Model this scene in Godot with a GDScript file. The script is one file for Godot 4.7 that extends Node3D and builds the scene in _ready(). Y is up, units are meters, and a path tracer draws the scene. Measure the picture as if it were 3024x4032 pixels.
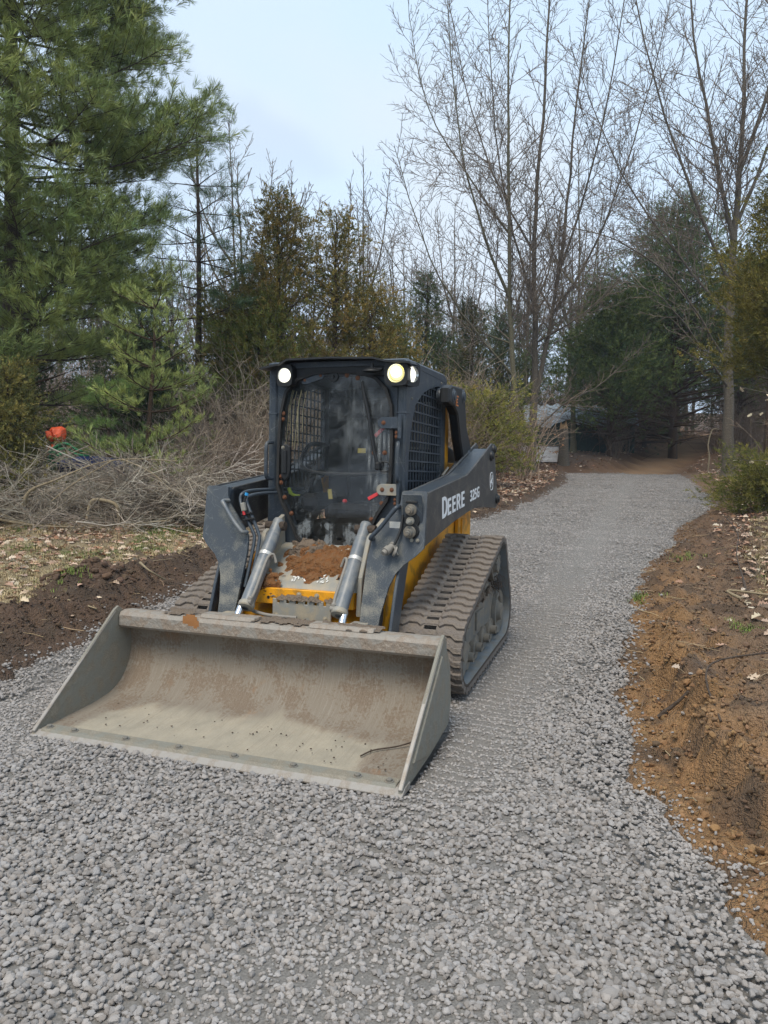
extends Node3D

const SEED := 7
var rng := RandomNumberGenerator.new()
var taken := {}
var M := {}
var T := {}
var bump_noise := FastNoiseLite.new()
var clod_noise := FastNoiseLite.new()
var edge_noise := FastNoiseLite.new()

func _ready() -> void:
	rng.seed = SEED
	set_camera()
	set_sky()
	set_noises()
	make_materials()
	build_ground()
	build_road_stones()
	build_machine()
	build_evergreens()
	build_bare_trees()
	build_brush()
	build_far_things()
	build_litter()
	build_small_things()

func set_camera() -> void:
	var cam := Camera3D.new()
	cam.name = "camera"
	cam.fov = 67.26
	cam.near = 0.05
	cam.far = 400.0
	cam.position = Vector3(0, 1.394, 0)
	cam.basis = Basis(Vector3.RIGHT, deg_to_rad(-2.58)) * Basis(Vector3.BACK, deg_to_rad(0.806))
	add_child(cam)
	cam.current = true

func set_sky() -> void:
	var w := 1024
	var h := 512
	var im := Image.create(w, h, false, Image.FORMAT_RGBF)
	var nz := FastNoiseLite.new()
	nz.seed = 11
	nz.frequency = 1.1
	nz.fractal_octaves = 4
	for j in h:
		var el := (0.5 - (j + 0.5) / h) * PI
		for i in w:
			var az := (i + 0.5) / w * TAU
			var d := Vector3(cos(el) * cos(az), sin(el), cos(el) * sin(az))
			var hz := clampf(1.0 - d.y, 0.0, 1.0)
			var col := Color(0.343, 0.437, 0.546).lerp(Color(0.433, 0.520, 0.631), pow(hz, 2.5))
			# broken cloud: flattened with height like a cloud deck
			var p := Vector3(d.x, 0.0, d.z) / maxf(d.y + 0.35, 0.2)
			var n := nz.get_noise_3d(p.x, 3.0, p.z)
			var cl := smoothstep(-0.12, 0.4, n)
			col = col.lerp(Color(0.406, 0.459, 0.521), cl * 0.85)
			var dk := smoothstep(0.16, 0.5, nz.get_noise_3d(p.x * 1.6 + 9.0, 7.0, p.z * 1.6))
			col = col.lerp(Color(0.338, 0.409, 0.497), dk * 0.7)
			im.set_pixel(i, j, col)
	var sky := Sky.new()
	var pm := PanoramaSkyMaterial.new()
	pm.panorama = ImageTexture.create_from_image(im)
	sky.sky_material = pm
	var env := Environment.new()
	env.background_mode = Environment.BG_SKY
	env.sky = sky
	env.tonemap_mode = Environment.TONE_MAPPER_LINEAR
	env.tonemap_exposure = 2.0
	env.sdfgi_enabled = true
	env.ssao_enabled = true
	env.ssil_enabled = true
	env.fog_enabled = true
	env.fog_density = 0.0008
	env.fog_light_color = Color(0.80, 0.85, 0.92)
	var we := WorldEnvironment.new()
	we.name = "daylight"
	we.environment = env
	add_child(we)
	var sun := DirectionalLight3D.new()
	sun.name = "sun"
	sun.light_energy = 0.5
	sun.light_color = Color(1.0, 0.95, 0.88)
	sun.light_angular_distance = 28.0
	sun.shadow_enabled = true
	sun.rotation_degrees = Vector3(-58, -24, 0)
	add_child(sun)

func set_noises() -> void:
	bump_noise.seed = 3
	bump_noise.frequency = 0.9
	bump_noise.fractal_octaves = 3
	clod_noise.seed = 21
	clod_noise.frequency = 3.2
	clod_noise.fractal_octaves = 4
	edge_noise.seed = 5
	edge_noise.frequency = 1.3
	edge_noise.fractal_octaves = 3

# ---------------------------------------------------------------- naming
func numbered(called: String) -> String:
	if not taken.has(called):
		taken[called] = 0
		return called
	taken[called] += 1
	return "%s_%03d" % [called, taken[called]]

func tag(o: Node, label: String, category: String, group := "", kind := "") -> Node:
	if label: o.set_meta("label", label)
	if category: o.set_meta("category", category)
	if group: o.set_meta("group", group)
	if kind: o.set_meta("kind", kind)
	return o

func thing(called: String, label: String, category: String, at := Vector3.ZERO, turn := 0.0, group := "") -> Node3D:
	var o := Node3D.new()
	o.name = numbered(called)
	o.position = at
	o.rotation.y = turn
	add_child(o)
	tag(o, label, category, group)
	return o

func put(called: String, mesh: Mesh, m: Material, parent: Node, kind := "") -> MeshInstance3D:
	var o := MeshInstance3D.new()
	o.name = numbered(called) if parent == self else called
	o.mesh = mesh
	o.material_override = m
	parent.add_child(o, true)
	if kind: o.set_meta("kind", kind)
	return o

func many(called: String, mesh: Mesh, m: Material, places: Array, tints: Array, parent: Node, kind := "stuff") -> MultiMeshInstance3D:
	var mm := MultiMesh.new()
	mm.transform_format = MultiMesh.TRANSFORM_3D
	mm.use_colors = tints.size() > 0
	mm.mesh = mesh
	mm.instance_count = places.size()
	for i in places.size():
		var t: Transform3D = places[i]
		mm.set_instance_transform(i, t)
	for i in tints.size():
		var c: Color = tints[i]
		mm.set_instance_color(i, c)
	var o := MultiMeshInstance3D.new()
	o.name = numbered(called) if parent == self else called
	o.multimesh = mm
	o.material_override = m
	parent.add_child(o, true)
	if kind: o.set_meta("kind", kind)
	return o

# ---------------------------------------------------------------- mesh builder
class MB:
	var v := PackedVector3Array()
	var n := PackedVector3Array()
	var uv := PackedVector2Array()
	var col := PackedColorArray()
	var ix := PackedInt32Array()
	var use_uv := false
	var use_col := false

	func vert(p: Vector3, nn: Vector3) -> int:
		v.append(p)
		n.append(nn)
		return v.size() - 1

	func tri(a: Vector3, b: Vector3, c: Vector3, nn: Vector3) -> void:
		var i := v.size()
		v.append(a); v.append(b); v.append(c)
		n.append(nn); n.append(nn); n.append(nn)
		ix.append(i)
		if (c - a).cross(b - a).dot(nn) < 0.0:
			ix.append(i + 2); ix.append(i + 1)
		else:
			ix.append(i + 1); ix.append(i + 2)

	func quad(a: Vector3, b: Vector3, c: Vector3, d: Vector3, away := Vector3.ZERO) -> void:
		# away: a point on the inner side, or zero to use the winding (clockwise = front)
		var nn := (c - a).cross(b - a)
		if nn.length() < 1e-12:
			nn = (d - a).cross(c - a)
		nn = nn.normalized()
		if away != Vector3.ZERO and nn.dot((a + b + c + d) * 0.25 - away) < 0.0:
			nn = -nn
		tri(a, b, c, nn)
		tri(a, c, d, nn)

	func box(c: Vector3, s: Vector3, b := Basis(), bev := 0.004) -> void:
		var h := s * 0.5
		bev = minf(bev, minf(h.x, minf(h.y, h.z)) * 0.6)
		var core := c
		for ax in 3:
			for sg: float in [-1.0, 1.0]:
				var u := (ax + 1) % 3
				var w := (ax + 2) % 3
				var q: Array[Vector3] = []
				for k: Vector2 in [Vector2(-1, -1), Vector2(1, -1), Vector2(1, 1), Vector2(-1, 1)]:
					var p := Vector3()
					p[ax] = sg * h[ax]
					p[u] = k.x * (h[u] - bev)
					p[w] = k.y * (h[w] - bev)
					q.append(c + b * p)
				quad(q[0], q[1], q[2], q[3], core)
		if bev <= 0.0:
			return
		for ax in 3:
			var u := (ax + 1) % 3
			var w := (ax + 2) % 3
			for su: float in [-1.0, 1.0]:
				for sw: float in [-1.0, 1.0]:
					var q: Array[Vector3] = []
					for e in 4:
						var p := Vector3()
						p[ax] = (h[ax] - bev) * (-1.0 if e in [0, 3] else 1.0)
						p[u] = su * (h[u] - (bev if e >= 2 else 0.0))
						p[w] = sw * (h[w] - (bev if e < 2 else 0.0))
						q.append(c + b * p)
					quad(q[0], q[1], q[2], q[3], core)
		for sx: float in [-1.0, 1.0]:
			for sy: float in [-1.0, 1.0]:
				for sz: float in [-1.0, 1.0]:
					var s3 := Vector3(sx, sy, sz)
					var p0 := s3 * (h - Vector3(0, bev, bev))
					var p1 := s3 * (h - Vector3(bev, 0, bev))
					var p2 := s3 * (h - Vector3(bev, bev, 0))
					tri(c + b * p0, c + b * p1, c + b * p2, b * (s3 / sqrt(3.0)))

	# polygon in the xy plane of xf, from z = -depth / 2 to depth / 2, with a small chamfer
	func extrude(poly: PackedVector2Array, depth: float, xf := Transform3D(), bev := 0.003, with_uv := false) -> void:
		var pts := poly
		if Geometry2D.is_polygon_clockwise(pts):
			pts = pts.duplicate()
			pts.reverse()
		var m := pts.size()
		var inner := PackedVector2Array()
		for i in m:
			var e0 := (pts[i] - pts[(i + m - 1) % m]).normalized()
			var e1 := (pts[(i + 1) % m] - pts[i]).normalized()
			var nn := Vector2(-e0.y - e1.y, e0.x + e1.x).normalized()
			var k := maxf(0.4, nn.dot(Vector2(-e0.y, e0.x)))
			inner.append(pts[i] + nn * bev / k)
		var t := Geometry2D.triangulate_polygon(inner)
		var hz := depth * 0.5
		for sg: float in [-1.0, 1.0]:
			var nz := xf.basis * Vector3(0, 0, sg)
			for i in range(0, t.size(), 3):
				if with_uv:
					use_uv = true
					while uv.size() < v.size(): uv.append(Vector2.ZERO)
				tri(xf * Vector3(inner[t[i]].x, inner[t[i]].y, sg * hz), xf * Vector3(inner[t[i + 1]].x, inner[t[i + 1]].y, sg * hz), xf * Vector3(inner[t[i + 2]].x, inner[t[i + 2]].y, sg * hz), nz.normalized())
				if with_uv:
					for k in 3: uv.append(Vector2(inner[t[i + k]].x, -inner[t[i + k]].y))
		for i in m:
			var j := (i + 1) % m
			var e := (pts[j] - pts[i]).normalized()
			var o3 := Vector3(e.y, -e.x, 0)
			var A := pts[i]
			var B := pts[j]
			var nn := (xf.basis * o3).normalized()
			var zi := hz - bev
			var a := xf * Vector3(A.x, A.y, -zi)
			var b := xf * Vector3(B.x, B.y, -zi)
			var c := xf * Vector3(B.x, B.y, zi)
			var d := xf * Vector3(A.x, A.y, zi)
			tri(a, b, c, nn); tri(a, c, d, nn)
			for sg: float in [-1.0, 1.0]:
				var n2 := (xf.basis * (o3 + Vector3(0, 0, sg))).normalized()
				var e1 := xf * Vector3(A.x, A.y, sg * zi)
				var e2 := xf * Vector3(B.x, B.y, sg * zi)
				var e3 := xf * Vector3(inner[j].x, inner[j].y, sg * hz)
				var e4 := xf * Vector3(inner[i].x, inner[i].y, sg * hz)
				tri(e1, e2, e3, n2); tri(e1, e3, e4, n2)
		if with_uv:
			while uv.size() < v.size():
				var q := xf.affine_inverse() * v[uv.size()]
				uv.append(Vector2(q.x, -q.y))

	# a flat frame between two outlines with equally many points
	func ring(outer: PackedVector2Array, inner: PackedVector2Array, depth: float, xf := Transform3D()) -> void:
		var m := outer.size()
		var hz := depth * 0.5
		for i in m:
			var j := (i + 1) % m
			for sg: float in [-1.0, 1.0]:
				var nz := (xf.basis * Vector3(0, 0, sg)).normalized()
				var a := xf * Vector3(outer[i].x, outer[i].y, sg * hz)
				var b := xf * Vector3(outer[j].x, outer[j].y, sg * hz)
				var c := xf * Vector3(inner[j].x, inner[j].y, sg * hz)
				var d := xf * Vector3(inner[i].x, inner[i].y, sg * hz)
				tri(a, b, c, nz); tri(a, c, d, nz)
			for w in 2:
				var P := outer if w == 0 else inner
				var Q := inner if w == 0 else outer
				var e := P[j] - P[i]
				var o2 := Vector2(e.y, -e.x)
				if o2.dot(P[i] - Q[i]) < 0.0: o2 = -o2
				var nn := (xf.basis * Vector3(o2.x, o2.y, 0)).normalized()
				var a := xf * Vector3(P[i].x, P[i].y, -hz)
				var b := xf * Vector3(P[j].x, P[j].y, -hz)
				var c := xf * Vector3(P[j].x, P[j].y, hz)
				var d := xf * Vector3(P[i].x, P[i].y, hz)
				tri(a, b, c, nn); tri(a, c, d, nn)

	func tube(path: PackedVector3Array, rad: PackedFloat32Array, sides := 8, caps := true) -> void:
		var m := path.size()
		if m < 2: return
		var d0 := (path[1] - path[0]).normalized()
		var side := d0.cross(Vector3.UP if absf(d0.y) < 0.9 else Vector3.RIGHT).normalized()
		var base := v.size()
		for i in m:
			var d := (path[mini(i + 1, m - 1)] - path[maxi(i - 1, 0)]).normalized()
			side = (side - d * side.dot(d)).normalized()
			var up := d.cross(side)
			var r := rad[mini(i, rad.size() - 1)]
			for k in sides:
				var a := TAU * k / sides
				var o := side * cos(a) + up * sin(a)
				v.append(path[i] + o * r)
				n.append(o)
		for i in m - 1:
			for k in sides:
				var a := base + i * sides + k
				var b := base + i * sides + (k + 1) % sides
				ix.append(a); ix.append(a + sides); ix.append(b)
				ix.append(b); ix.append(a + sides); ix.append(b + sides)
		if caps and sides > 3:
			for e in 2:
				var q := 0 if e == 0 else m - 1
				var nn := (path[0] - path[1]).normalized() if e == 0 else (path[m - 1] - path[m - 2]).normalized()
				var ring0 := base + q * sides
				var pts: Array[Vector3] = []
				for k in sides: pts.append(v[ring0 + k])
				for k in range(1, sides - 1): tri(pts[0], pts[k], pts[k + 1], nn)

	func rod(a: Vector3, b: Vector3, r: float, sides := 10) -> void:
		tube(PackedVector3Array([a, b]), PackedFloat32Array([r, r]), sides)

	# profile of (radius, height) turned about the y axis of xf
	func lathe(prof: PackedVector2Array, sides := 16, xf := Transform3D()) -> void:
		for i in prof.size() - 1:
			var p := prof[i]
			var q := prof[i + 1]
			if p.distance_to(q) < 1e-6: continue
			var e := (q - p).normalized()
			var o := Vector2(e.y, -e.x)
			var b0 := v.size()
			for k in sides + 1:
				var a := TAU * k / sides
				var cs := Vector3(cos(a), 0, sin(a))
				var nn := (xf.basis * (cs * o.x + Vector3(0, o.y, 0))).normalized()
				v.append(xf * (cs * p.x + Vector3(0, p.y, 0))); n.append(nn)
				v.append(xf * (cs * q.x + Vector3(0, q.y, 0))); n.append(nn)
			for k in sides:
				var a := b0 + k * 2
				var quadi := [a, a + 1, a + 3, a, a + 3, a + 2]
				for f in [0, 3]:
					var i0: int = quadi[f]
					var i1: int = quadi[f + 1]
					var i2: int = quadi[f + 2]
					ix.append(i0)
					if (v[i2] - v[i0]).cross(v[i1] - v[i0]).dot(n[i0] + n[i2]) < 0.0:
						ix.append(i2); ix.append(i1)
					else:
						ix.append(i1); ix.append(i2)

	func mesh() -> ArrayMesh:
		var arr := []
		arr.resize(Mesh.ARRAY_MAX)
		arr[Mesh.ARRAY_VERTEX] = v
		arr[Mesh.ARRAY_NORMAL] = n
		if use_uv:
			while uv.size() < v.size(): uv.append(Vector2.ZERO)
			arr[Mesh.ARRAY_TEX_UV] = uv
		if use_col:
			while col.size() < v.size(): col.append(Color.WHITE)
			arr[Mesh.ARRAY_COLOR] = col
		arr[Mesh.ARRAY_INDEX] = ix
		var am := ArrayMesh.new()
		am.add_surface_from_arrays(Mesh.PRIMITIVE_TRIANGLES, arr)
		return am

func frame(at: Vector3, x: Vector3, y: Vector3) -> Transform3D:
	x = x.normalized()
	var z := x.cross(y).normalized()
	return Transform3D(Basis(x, z.cross(x), z), at)

func pv(list: Array) -> PackedVector2Array:
	var out := PackedVector2Array()
	for i in range(0, list.size(), 2): out.append(Vector2(list[i], list[i + 1]))
	return out

func pf(list: Array) -> PackedFloat32Array:
	return PackedFloat32Array(list)

func smooth_path(pts: Array, per := 5) -> PackedVector3Array:
	var c := Curve3D.new()
	for i in pts.size():
		var a: Vector3 = pts[maxi(i - 1, 0)]
		var b: Vector3 = pts[mini(i + 1, pts.size() - 1)]
		var t := (b - a) / 6.0
		c.add_point(pts[i], -t, t)
	var out := PackedVector3Array()
	for i in (pts.size() - 1) * per + 1:
		var f := float(i) / per
		out.append(c.sample(mini(int(f), pts.size() - 2), f - mini(int(f), pts.size() - 2)))
	return out

# ---------------------------------------------------------------- materials
func noise_tex(key: String, freq: float, lo: float, hi: float, octaves := 5, kind := FastNoiseLite.TYPE_SIMPLEX_SMOOTH, size := 512, gain := 0.55) -> Texture2D:
	if T.has(key): return T[key]
	var nz := FastNoiseLite.new()
	nz.seed = 40 + T.size()
	nz.noise_type = kind
	nz.frequency = freq
	nz.fractal_octaves = octaves
	nz.fractal_gain = gain
	var src := nz.get_seamless_image(size, size)
	var im := Image.create(size, size, false, Image.FORMAT_RGB8)
	for j in size:
		for i in size:
			var g := src.get_pixel(i, j).r
			var k := lerpf(lo, hi, clampf((g - 0.15) / 0.7, 0.0, 1.0))
			im.set_pixel(i, j, Color(k, k, k))
	T[key] = ImageTexture.create_from_image(im)
	return T[key]

func srgb(r: int, g: int, b: int) -> Color:
	return Color8(r, g, b)

func solid(key: String, c: Color, rough: float, metal := 0.0, tex: Texture2D = null, scale := 1.0, relief := 0.0, relief_tex: Texture2D = null) -> StandardMaterial3D:
	var m := StandardMaterial3D.new()
	m.resource_name = key
	m.albedo_color = c
	m.roughness = rough
	m.metallic = metal
	if tex or relief_tex:
		m.uv1_triplanar = true
		m.uv1_scale = Vector3.ONE * scale
	if tex:
		m.albedo_texture = tex
	if relief > 0.0:
		m.heightmap_enabled = true
		m.heightmap_scale = relief
		m.heightmap_texture = relief_tex if relief_tex else tex
	M[key] = m
	return m

# worn paint: a base colour with patchy grime, thin scratches and grains of dry soil
func paint_tex(key: String, base: Color, grime: Color, dust: Color, grime_part: float, dust_part: float, scratches: int, size := 512, low_dust := 0.0) -> Texture2D:
	var r := RandomNumberGenerator.new()
	r.seed = hash(key)
	var nz := FastNoiseLite.new()
	nz.seed = r.randi() % 1000
	nz.frequency = 0.012
	nz.fractal_octaves = 5
	var fine := FastNoiseLite.new()
	fine.seed = r.randi() % 1000
	fine.frequency = 0.3
	fine.fractal_octaves = 2
	var a := nz.get_seamless_image(size, size)
	var b := fine.get_seamless_image(size, size)
	var im := Image.create(size, size, false, Image.FORMAT_RGB8)
	for j in size:
		# grains of dry soil lie denser towards the lower end of the texture
		var extra := low_dust * smoothstep(0.25, 0.95, float(j) / size)
		for i in size:
			var g := a.get_pixel(i, j).r
			var f := b.get_pixel(i, j).r
			var c := base * (0.9 + 0.2 * f)
			c = c.lerp(grime, smoothstep(0.62 - grime_part * 0.4, 0.80 - grime_part * 0.3, g * 0.8 + f * 0.2) * 0.75)
			var k := smoothstep(0.70 - (dust_part + extra) * 0.5, 0.86 - (dust_part + extra) * 0.42, f * 0.62 + g * 0.38 + r.randf_range(-0.07, 0.07))
			c = c.lerp(dust, k * 0.85)
			c.a = 1.0
			im.set_pixel(i, j, c)
	for s in scratches:
		var p := Vector2(r.randf() * size, r.randf() * size)
		var ang := r.randf() * TAU
		var dir := Vector2(cos(ang), sin(ang))
		var ln := int(r.randf_range(4, 30) if r.randf() < 0.9 else r.randf_range(40, 90))
		var bend := r.randf_range(-0.004, 0.004)
		var tone := dust.lerp(Color(0.72, 0.74, 0.74), r.randf())
		var st := r.randf_range(0.12, 0.55)
		for q in ln:
			p += dir
			dir = dir.rotated(bend)
			var x := posmod(int(p.x), size)
			var y := posmod(int(p.y), size)
			im.set_pixel(x, y, im.get_pixel(x, y).lerp(tone, st))
	T[key] = ImageTexture.create_from_image(im)
	return T[key]

func make_materials() -> void:
	var fine := noise_tex("fine", 0.05, 0.82, 1.0)
	var mott := noise_tex("mottle", 0.012, 0.74, 1.0)
	var grit := noise_tex("grit", 0.14, 0.68, 1.0, 3)
	var rough := noise_tex("rough", 0.03, 0.0, 1.0, 6)
	var bark := noise_tex("bark", 0.04, 0.62, 1.0, 4, FastNoiseLite.TYPE_CELLULAR)
	# the machine
	solid("cab_paint", Color.WHITE, 0.42, 0.0, paint_tex("cab_paint", srgb(52, 61, 71), srgb(60, 66, 70), srgb(112, 114, 112), 0.35, 0.17, 460), 1.0)
	solid("arm_paint", Color.WHITE, 0.5, 0.0, paint_tex("arm_paint", srgb(60, 61, 62), srgb(74, 72, 69), srgb(124, 118, 108), 0.4, 0.20, 380), 1.0)
	var pl := solid("leg_paint", Color.WHITE, 0.5, 0.0, null, 1.0)
	pl.albedo_texture = paint_tex("leg_paint", srgb(62, 70, 78), srgb(84, 88, 88), srgb(142, 138, 126), 0.35, 0.05, 420, 512, 0.62)
	pl.uv1_scale = Vector3(1.05, 1.05, 1)
	pl.uv1_offset = Vector3(0.3, 1.45, 0)
	solid("yellow_paint", Color.WHITE, 0.45, 0.0, paint_tex("yellow_paint", srgb(228, 158, 22), srgb(178, 124, 36), srgb(128, 104, 74), 0.3, 0.14, 120), 1.0)
	solid("dusty_steel", Color.WHITE, 0.6, 0.0, paint_tex("dusty_steel", srgb(138, 138, 132), srgb(152, 142, 122), srgb(176, 164, 142), 0.5, 0.3, 200), 1.6)
	var cy := solid("cylinder_paint", Color.WHITE, 0.38, 0.0, paint_tex("cylinder_paint", srgb(98, 106, 114), srgb(132, 132, 128), srgb(168, 164, 152), 0.5, 0.24, 160), 1.8)
	cy.metallic = 0.0
	solid("black_plastic", srgb(30, 32, 34), 0.5, 0.0, fine, 2.0)
	solid("rubber_seal", srgb(38, 38, 38), 0.7, 0.0, fine, 3.0)
	solid("interior_dark", srgb(20, 22, 25), 0.8, 0.0, fine, 2.0)
	solid("seat_vinyl", srgb(16, 17, 19), 0.6, 0.0, fine, 4.0)
	solid("rusty_bolt", srgb(126, 82, 56), 0.8, 0.0, grit, 6.0)
	solid("bright_bolt", srgb(176, 170, 156), 0.45, 0.7, grit, 6.0)
	solid("dusty_line", srgb(156, 152, 144), 0.7, 0.0, grit, 5.0)
	solid("dark_line", srgb(64, 72, 80), 0.35)
	solid("chrome", srgb(205, 208, 212), 0.12, 1.0)
	solid("band_metal", srgb(196, 196, 192), 0.4, 0.4)
	solid("white_sticker", srgb(226, 226, 220), 0.6, 0.0, fine, 8.0)
	solid("white_letter", srgb(232, 234, 236), 0.5)
	solid("orange_mark", srgb(206, 122, 58), 0.6)
	solid("red_tab", srgb(206, 62, 66), 0.5)
	solid("yellow_label", srgb(186, 172, 92), 0.6, 0.0, fine, 9.0)
	solid("blue_cap", srgb(44, 146, 206), 0.4)
	solid("green_cloth", srgb(150, 170, 60), 0.8)
	solid("hanging_straw", srgb(196, 186, 140), 0.8)
	var tread := solid("track_rubber", Color.WHITE, 0.9, 0.0, paint_tex("track_rubber", srgb(112, 105, 99), srgb(98, 88, 78), srgb(140, 132, 122), 0.45, 0.35, 0), 2.4, 0.35, rough)
	tread.uv1_scale = Vector3.ONE * 2.4
	solid("track_rubber_dark", srgb(92, 82, 72), 0.95, 0.0, grit, 3.0)
	solid("belt_inside", Color.WHITE, 0.6, 0.0, paint_tex("belt_inside", srgb(112, 120, 126), srgb(104, 104, 100), srgb(138, 134, 124), 0.5, 0.3, 0), 1.5)
	solid("undercarriage", Color.WHITE, 0.8, 0.0, paint_tex("undercarriage", srgb(104, 104, 100), srgb(112, 102, 88), srgb(140, 132, 118), 0.6, 0.45, 60), 1.5)
	solid("bucket_steel", Color.WHITE, 0.62, 0.0, paint_tex("bucket_steel", srgb(122, 121, 112), srgb(112, 102, 86), srgb(150, 146, 134), 0.5, 0.4, 140), 1.2, 0.15, rough)
	solid("bucket_rim_steel", Color.WHITE, 0.6, 0.0, paint_tex("bucket_rim", srgb(138, 133, 125), srgb(112, 92, 74), srgb(168, 162, 152), 0.6, 0.4, 120), 1.6, 0.3, rough)
	solid("bare_edge", Color.WHITE, 0.5, 0.25, paint_tex("bare_edge", srgb(154, 149, 142), srgb(126, 114, 100), srgb(184, 178, 170), 0.5, 0.3, 300), 2.0)
	solid("orange_mud", Color.WHITE, 1.0, 0.0, paint_tex("orange_mud", srgb(118, 76, 40), srgb(100, 84, 70), srgb(140, 94, 48), 0.5, 0.4, 0), 3.0, 1.2, rough)
	solid("gray_mud", Color.WHITE, 1.0, 0.0, paint_tex("gray_mud", srgb(112, 100, 88), srgb(96, 80, 64), srgb(130, 118, 104), 0.5, 0.4, 0), 3.0, 1.2, rough)
	solid("orange_dirt_smear", srgb(178, 124, 74), 0.9, 0.0, grit, 5.0)
	# lamps
	var lens := solid("lamp_glow", Color(1, 1, 1), 0.3)
	lens.emission_enabled = true
	lens.emission = Color(1.0, 0.98, 0.9)
	lens.emission_energy_multiplier = 1.3
	var lens2 := solid("lamp_glow_yellow", Color(1, 0.95, 0.6), 0.3)
	lens2.emission_enabled = true
	lens2.emission = Color(1.0, 0.93, 0.62)
	lens2.emission_energy_multiplier = 0.6
	solid("lamp_reflector", srgb(190, 192, 190), 0.2, 0.8)
	# glazing
	var gl := solid("door_glass", Color(0.10, 0.12, 0.13, 0.22), 0.05)
	gl.transparency = BaseMaterial3D.TRANSPARENCY_ALPHA
	var sc := StandardMaterial3D.new()
	sc.resource_name = "door_scratches"
	sc.albedo_texture = scratch_film()
	sc.albedo_color = Color.WHITE
	sc.roughness = 0.55
	sc.transparency = BaseMaterial3D.TRANSPARENCY_ALPHA
	M.door_scratches = sc
	# the ground
	solid("ground_soil", Color.WHITE, 1.0, 0.0, noise_tex("soil", 0.06, 0.80, 1.0, 6, FastNoiseLite.TYPE_SIMPLEX_SMOOTH, 1024, 0.65), 0.8, 3.2, noise_tex("crumbs", 0.045, 0.0, 1.0, 6, FastNoiseLite.TYPE_SIMPLEX, 1024, 0.75))
	M.ground_soil.vertex_color_use_as_albedo = true
	solid("road_fines", srgb(132, 129, 125), 1.0, 0.0, noise_tex("fines", 0.11, 0.70, 1.0, 4, FastNoiseLite.TYPE_SIMPLEX_SMOOTH, 1024, 0.7), 0.7, 1.0)
	for k in ["gravel", "clod", "leaf", "grass", "needles", "spray", "twigs"]:
		var m := solid(k, Color.WHITE, 0.95)
		m.vertex_color_use_as_albedo = true
	M.gravel.albedo_texture = fine
	M.gravel.uv1_triplanar = true
	M.gravel.uv1_scale = Vector3.ONE * 9.0
	M.leaf.roughness = 0.8
	for k in ["leaf", "grass", "needles", "spray"]:
		M[k].backlight_enabled = true
		M[k].backlight = Color(0.35, 0.35, 0.35)
	M.needles.roughness = 0.6
	M.needles.backlight = Color(0.25, 0.25, 0.25)
	solid("bark_gray", srgb(112, 104, 92), 1.0, 0.0, bark, 1.6, 1.5)
	solid("bark_green_gray", srgb(118, 114, 92), 1.0, 0.0, bark, 1.6, 1.5)
	solid("bark_dark", srgb(92, 80, 70), 1.0, 0.0, bark, 2.0, 2.0)
	solid("bark_brown", srgb(92, 74, 58), 1.0, 0.0, bark, 2.0, 2.0)
	solid("bark_far", srgb(112, 104, 92), 1.0, 0.0, mott, 0.8)
	solid("twig_gray", srgb(112, 101, 90), 1.0)
	solid("dead_wood", srgb(176, 160, 130), 0.95, 0.0, bark, 5.0, 0.5)
	solid("pale_wood", srgb(176, 142, 98), 0.9, 0.0, bark, 6.0, 0.4)
	solid("white_metal", srgb(246, 246, 246), 0.5, 0.0, fine, 1.0)
	solid("green_sheet", srgb(30, 62, 54), 0.7, 0.0, mott, 1.0)
	solid("gray_tarp", srgb(168, 182, 194), 0.5, 0.0, mott, 0.6, 3.0, rough)
	solid("blue_tarp", srgb(36, 62, 128), 0.5, 0.0, mott, 2.0, 3.0, rough)
	solid("green_net", srgb(40, 128, 84), 0.7, 0.0, mott, 2.0)
	solid("orange_plastic", srgb(232, 92, 48), 0.55, 0.0, fine, 4.0)

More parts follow.
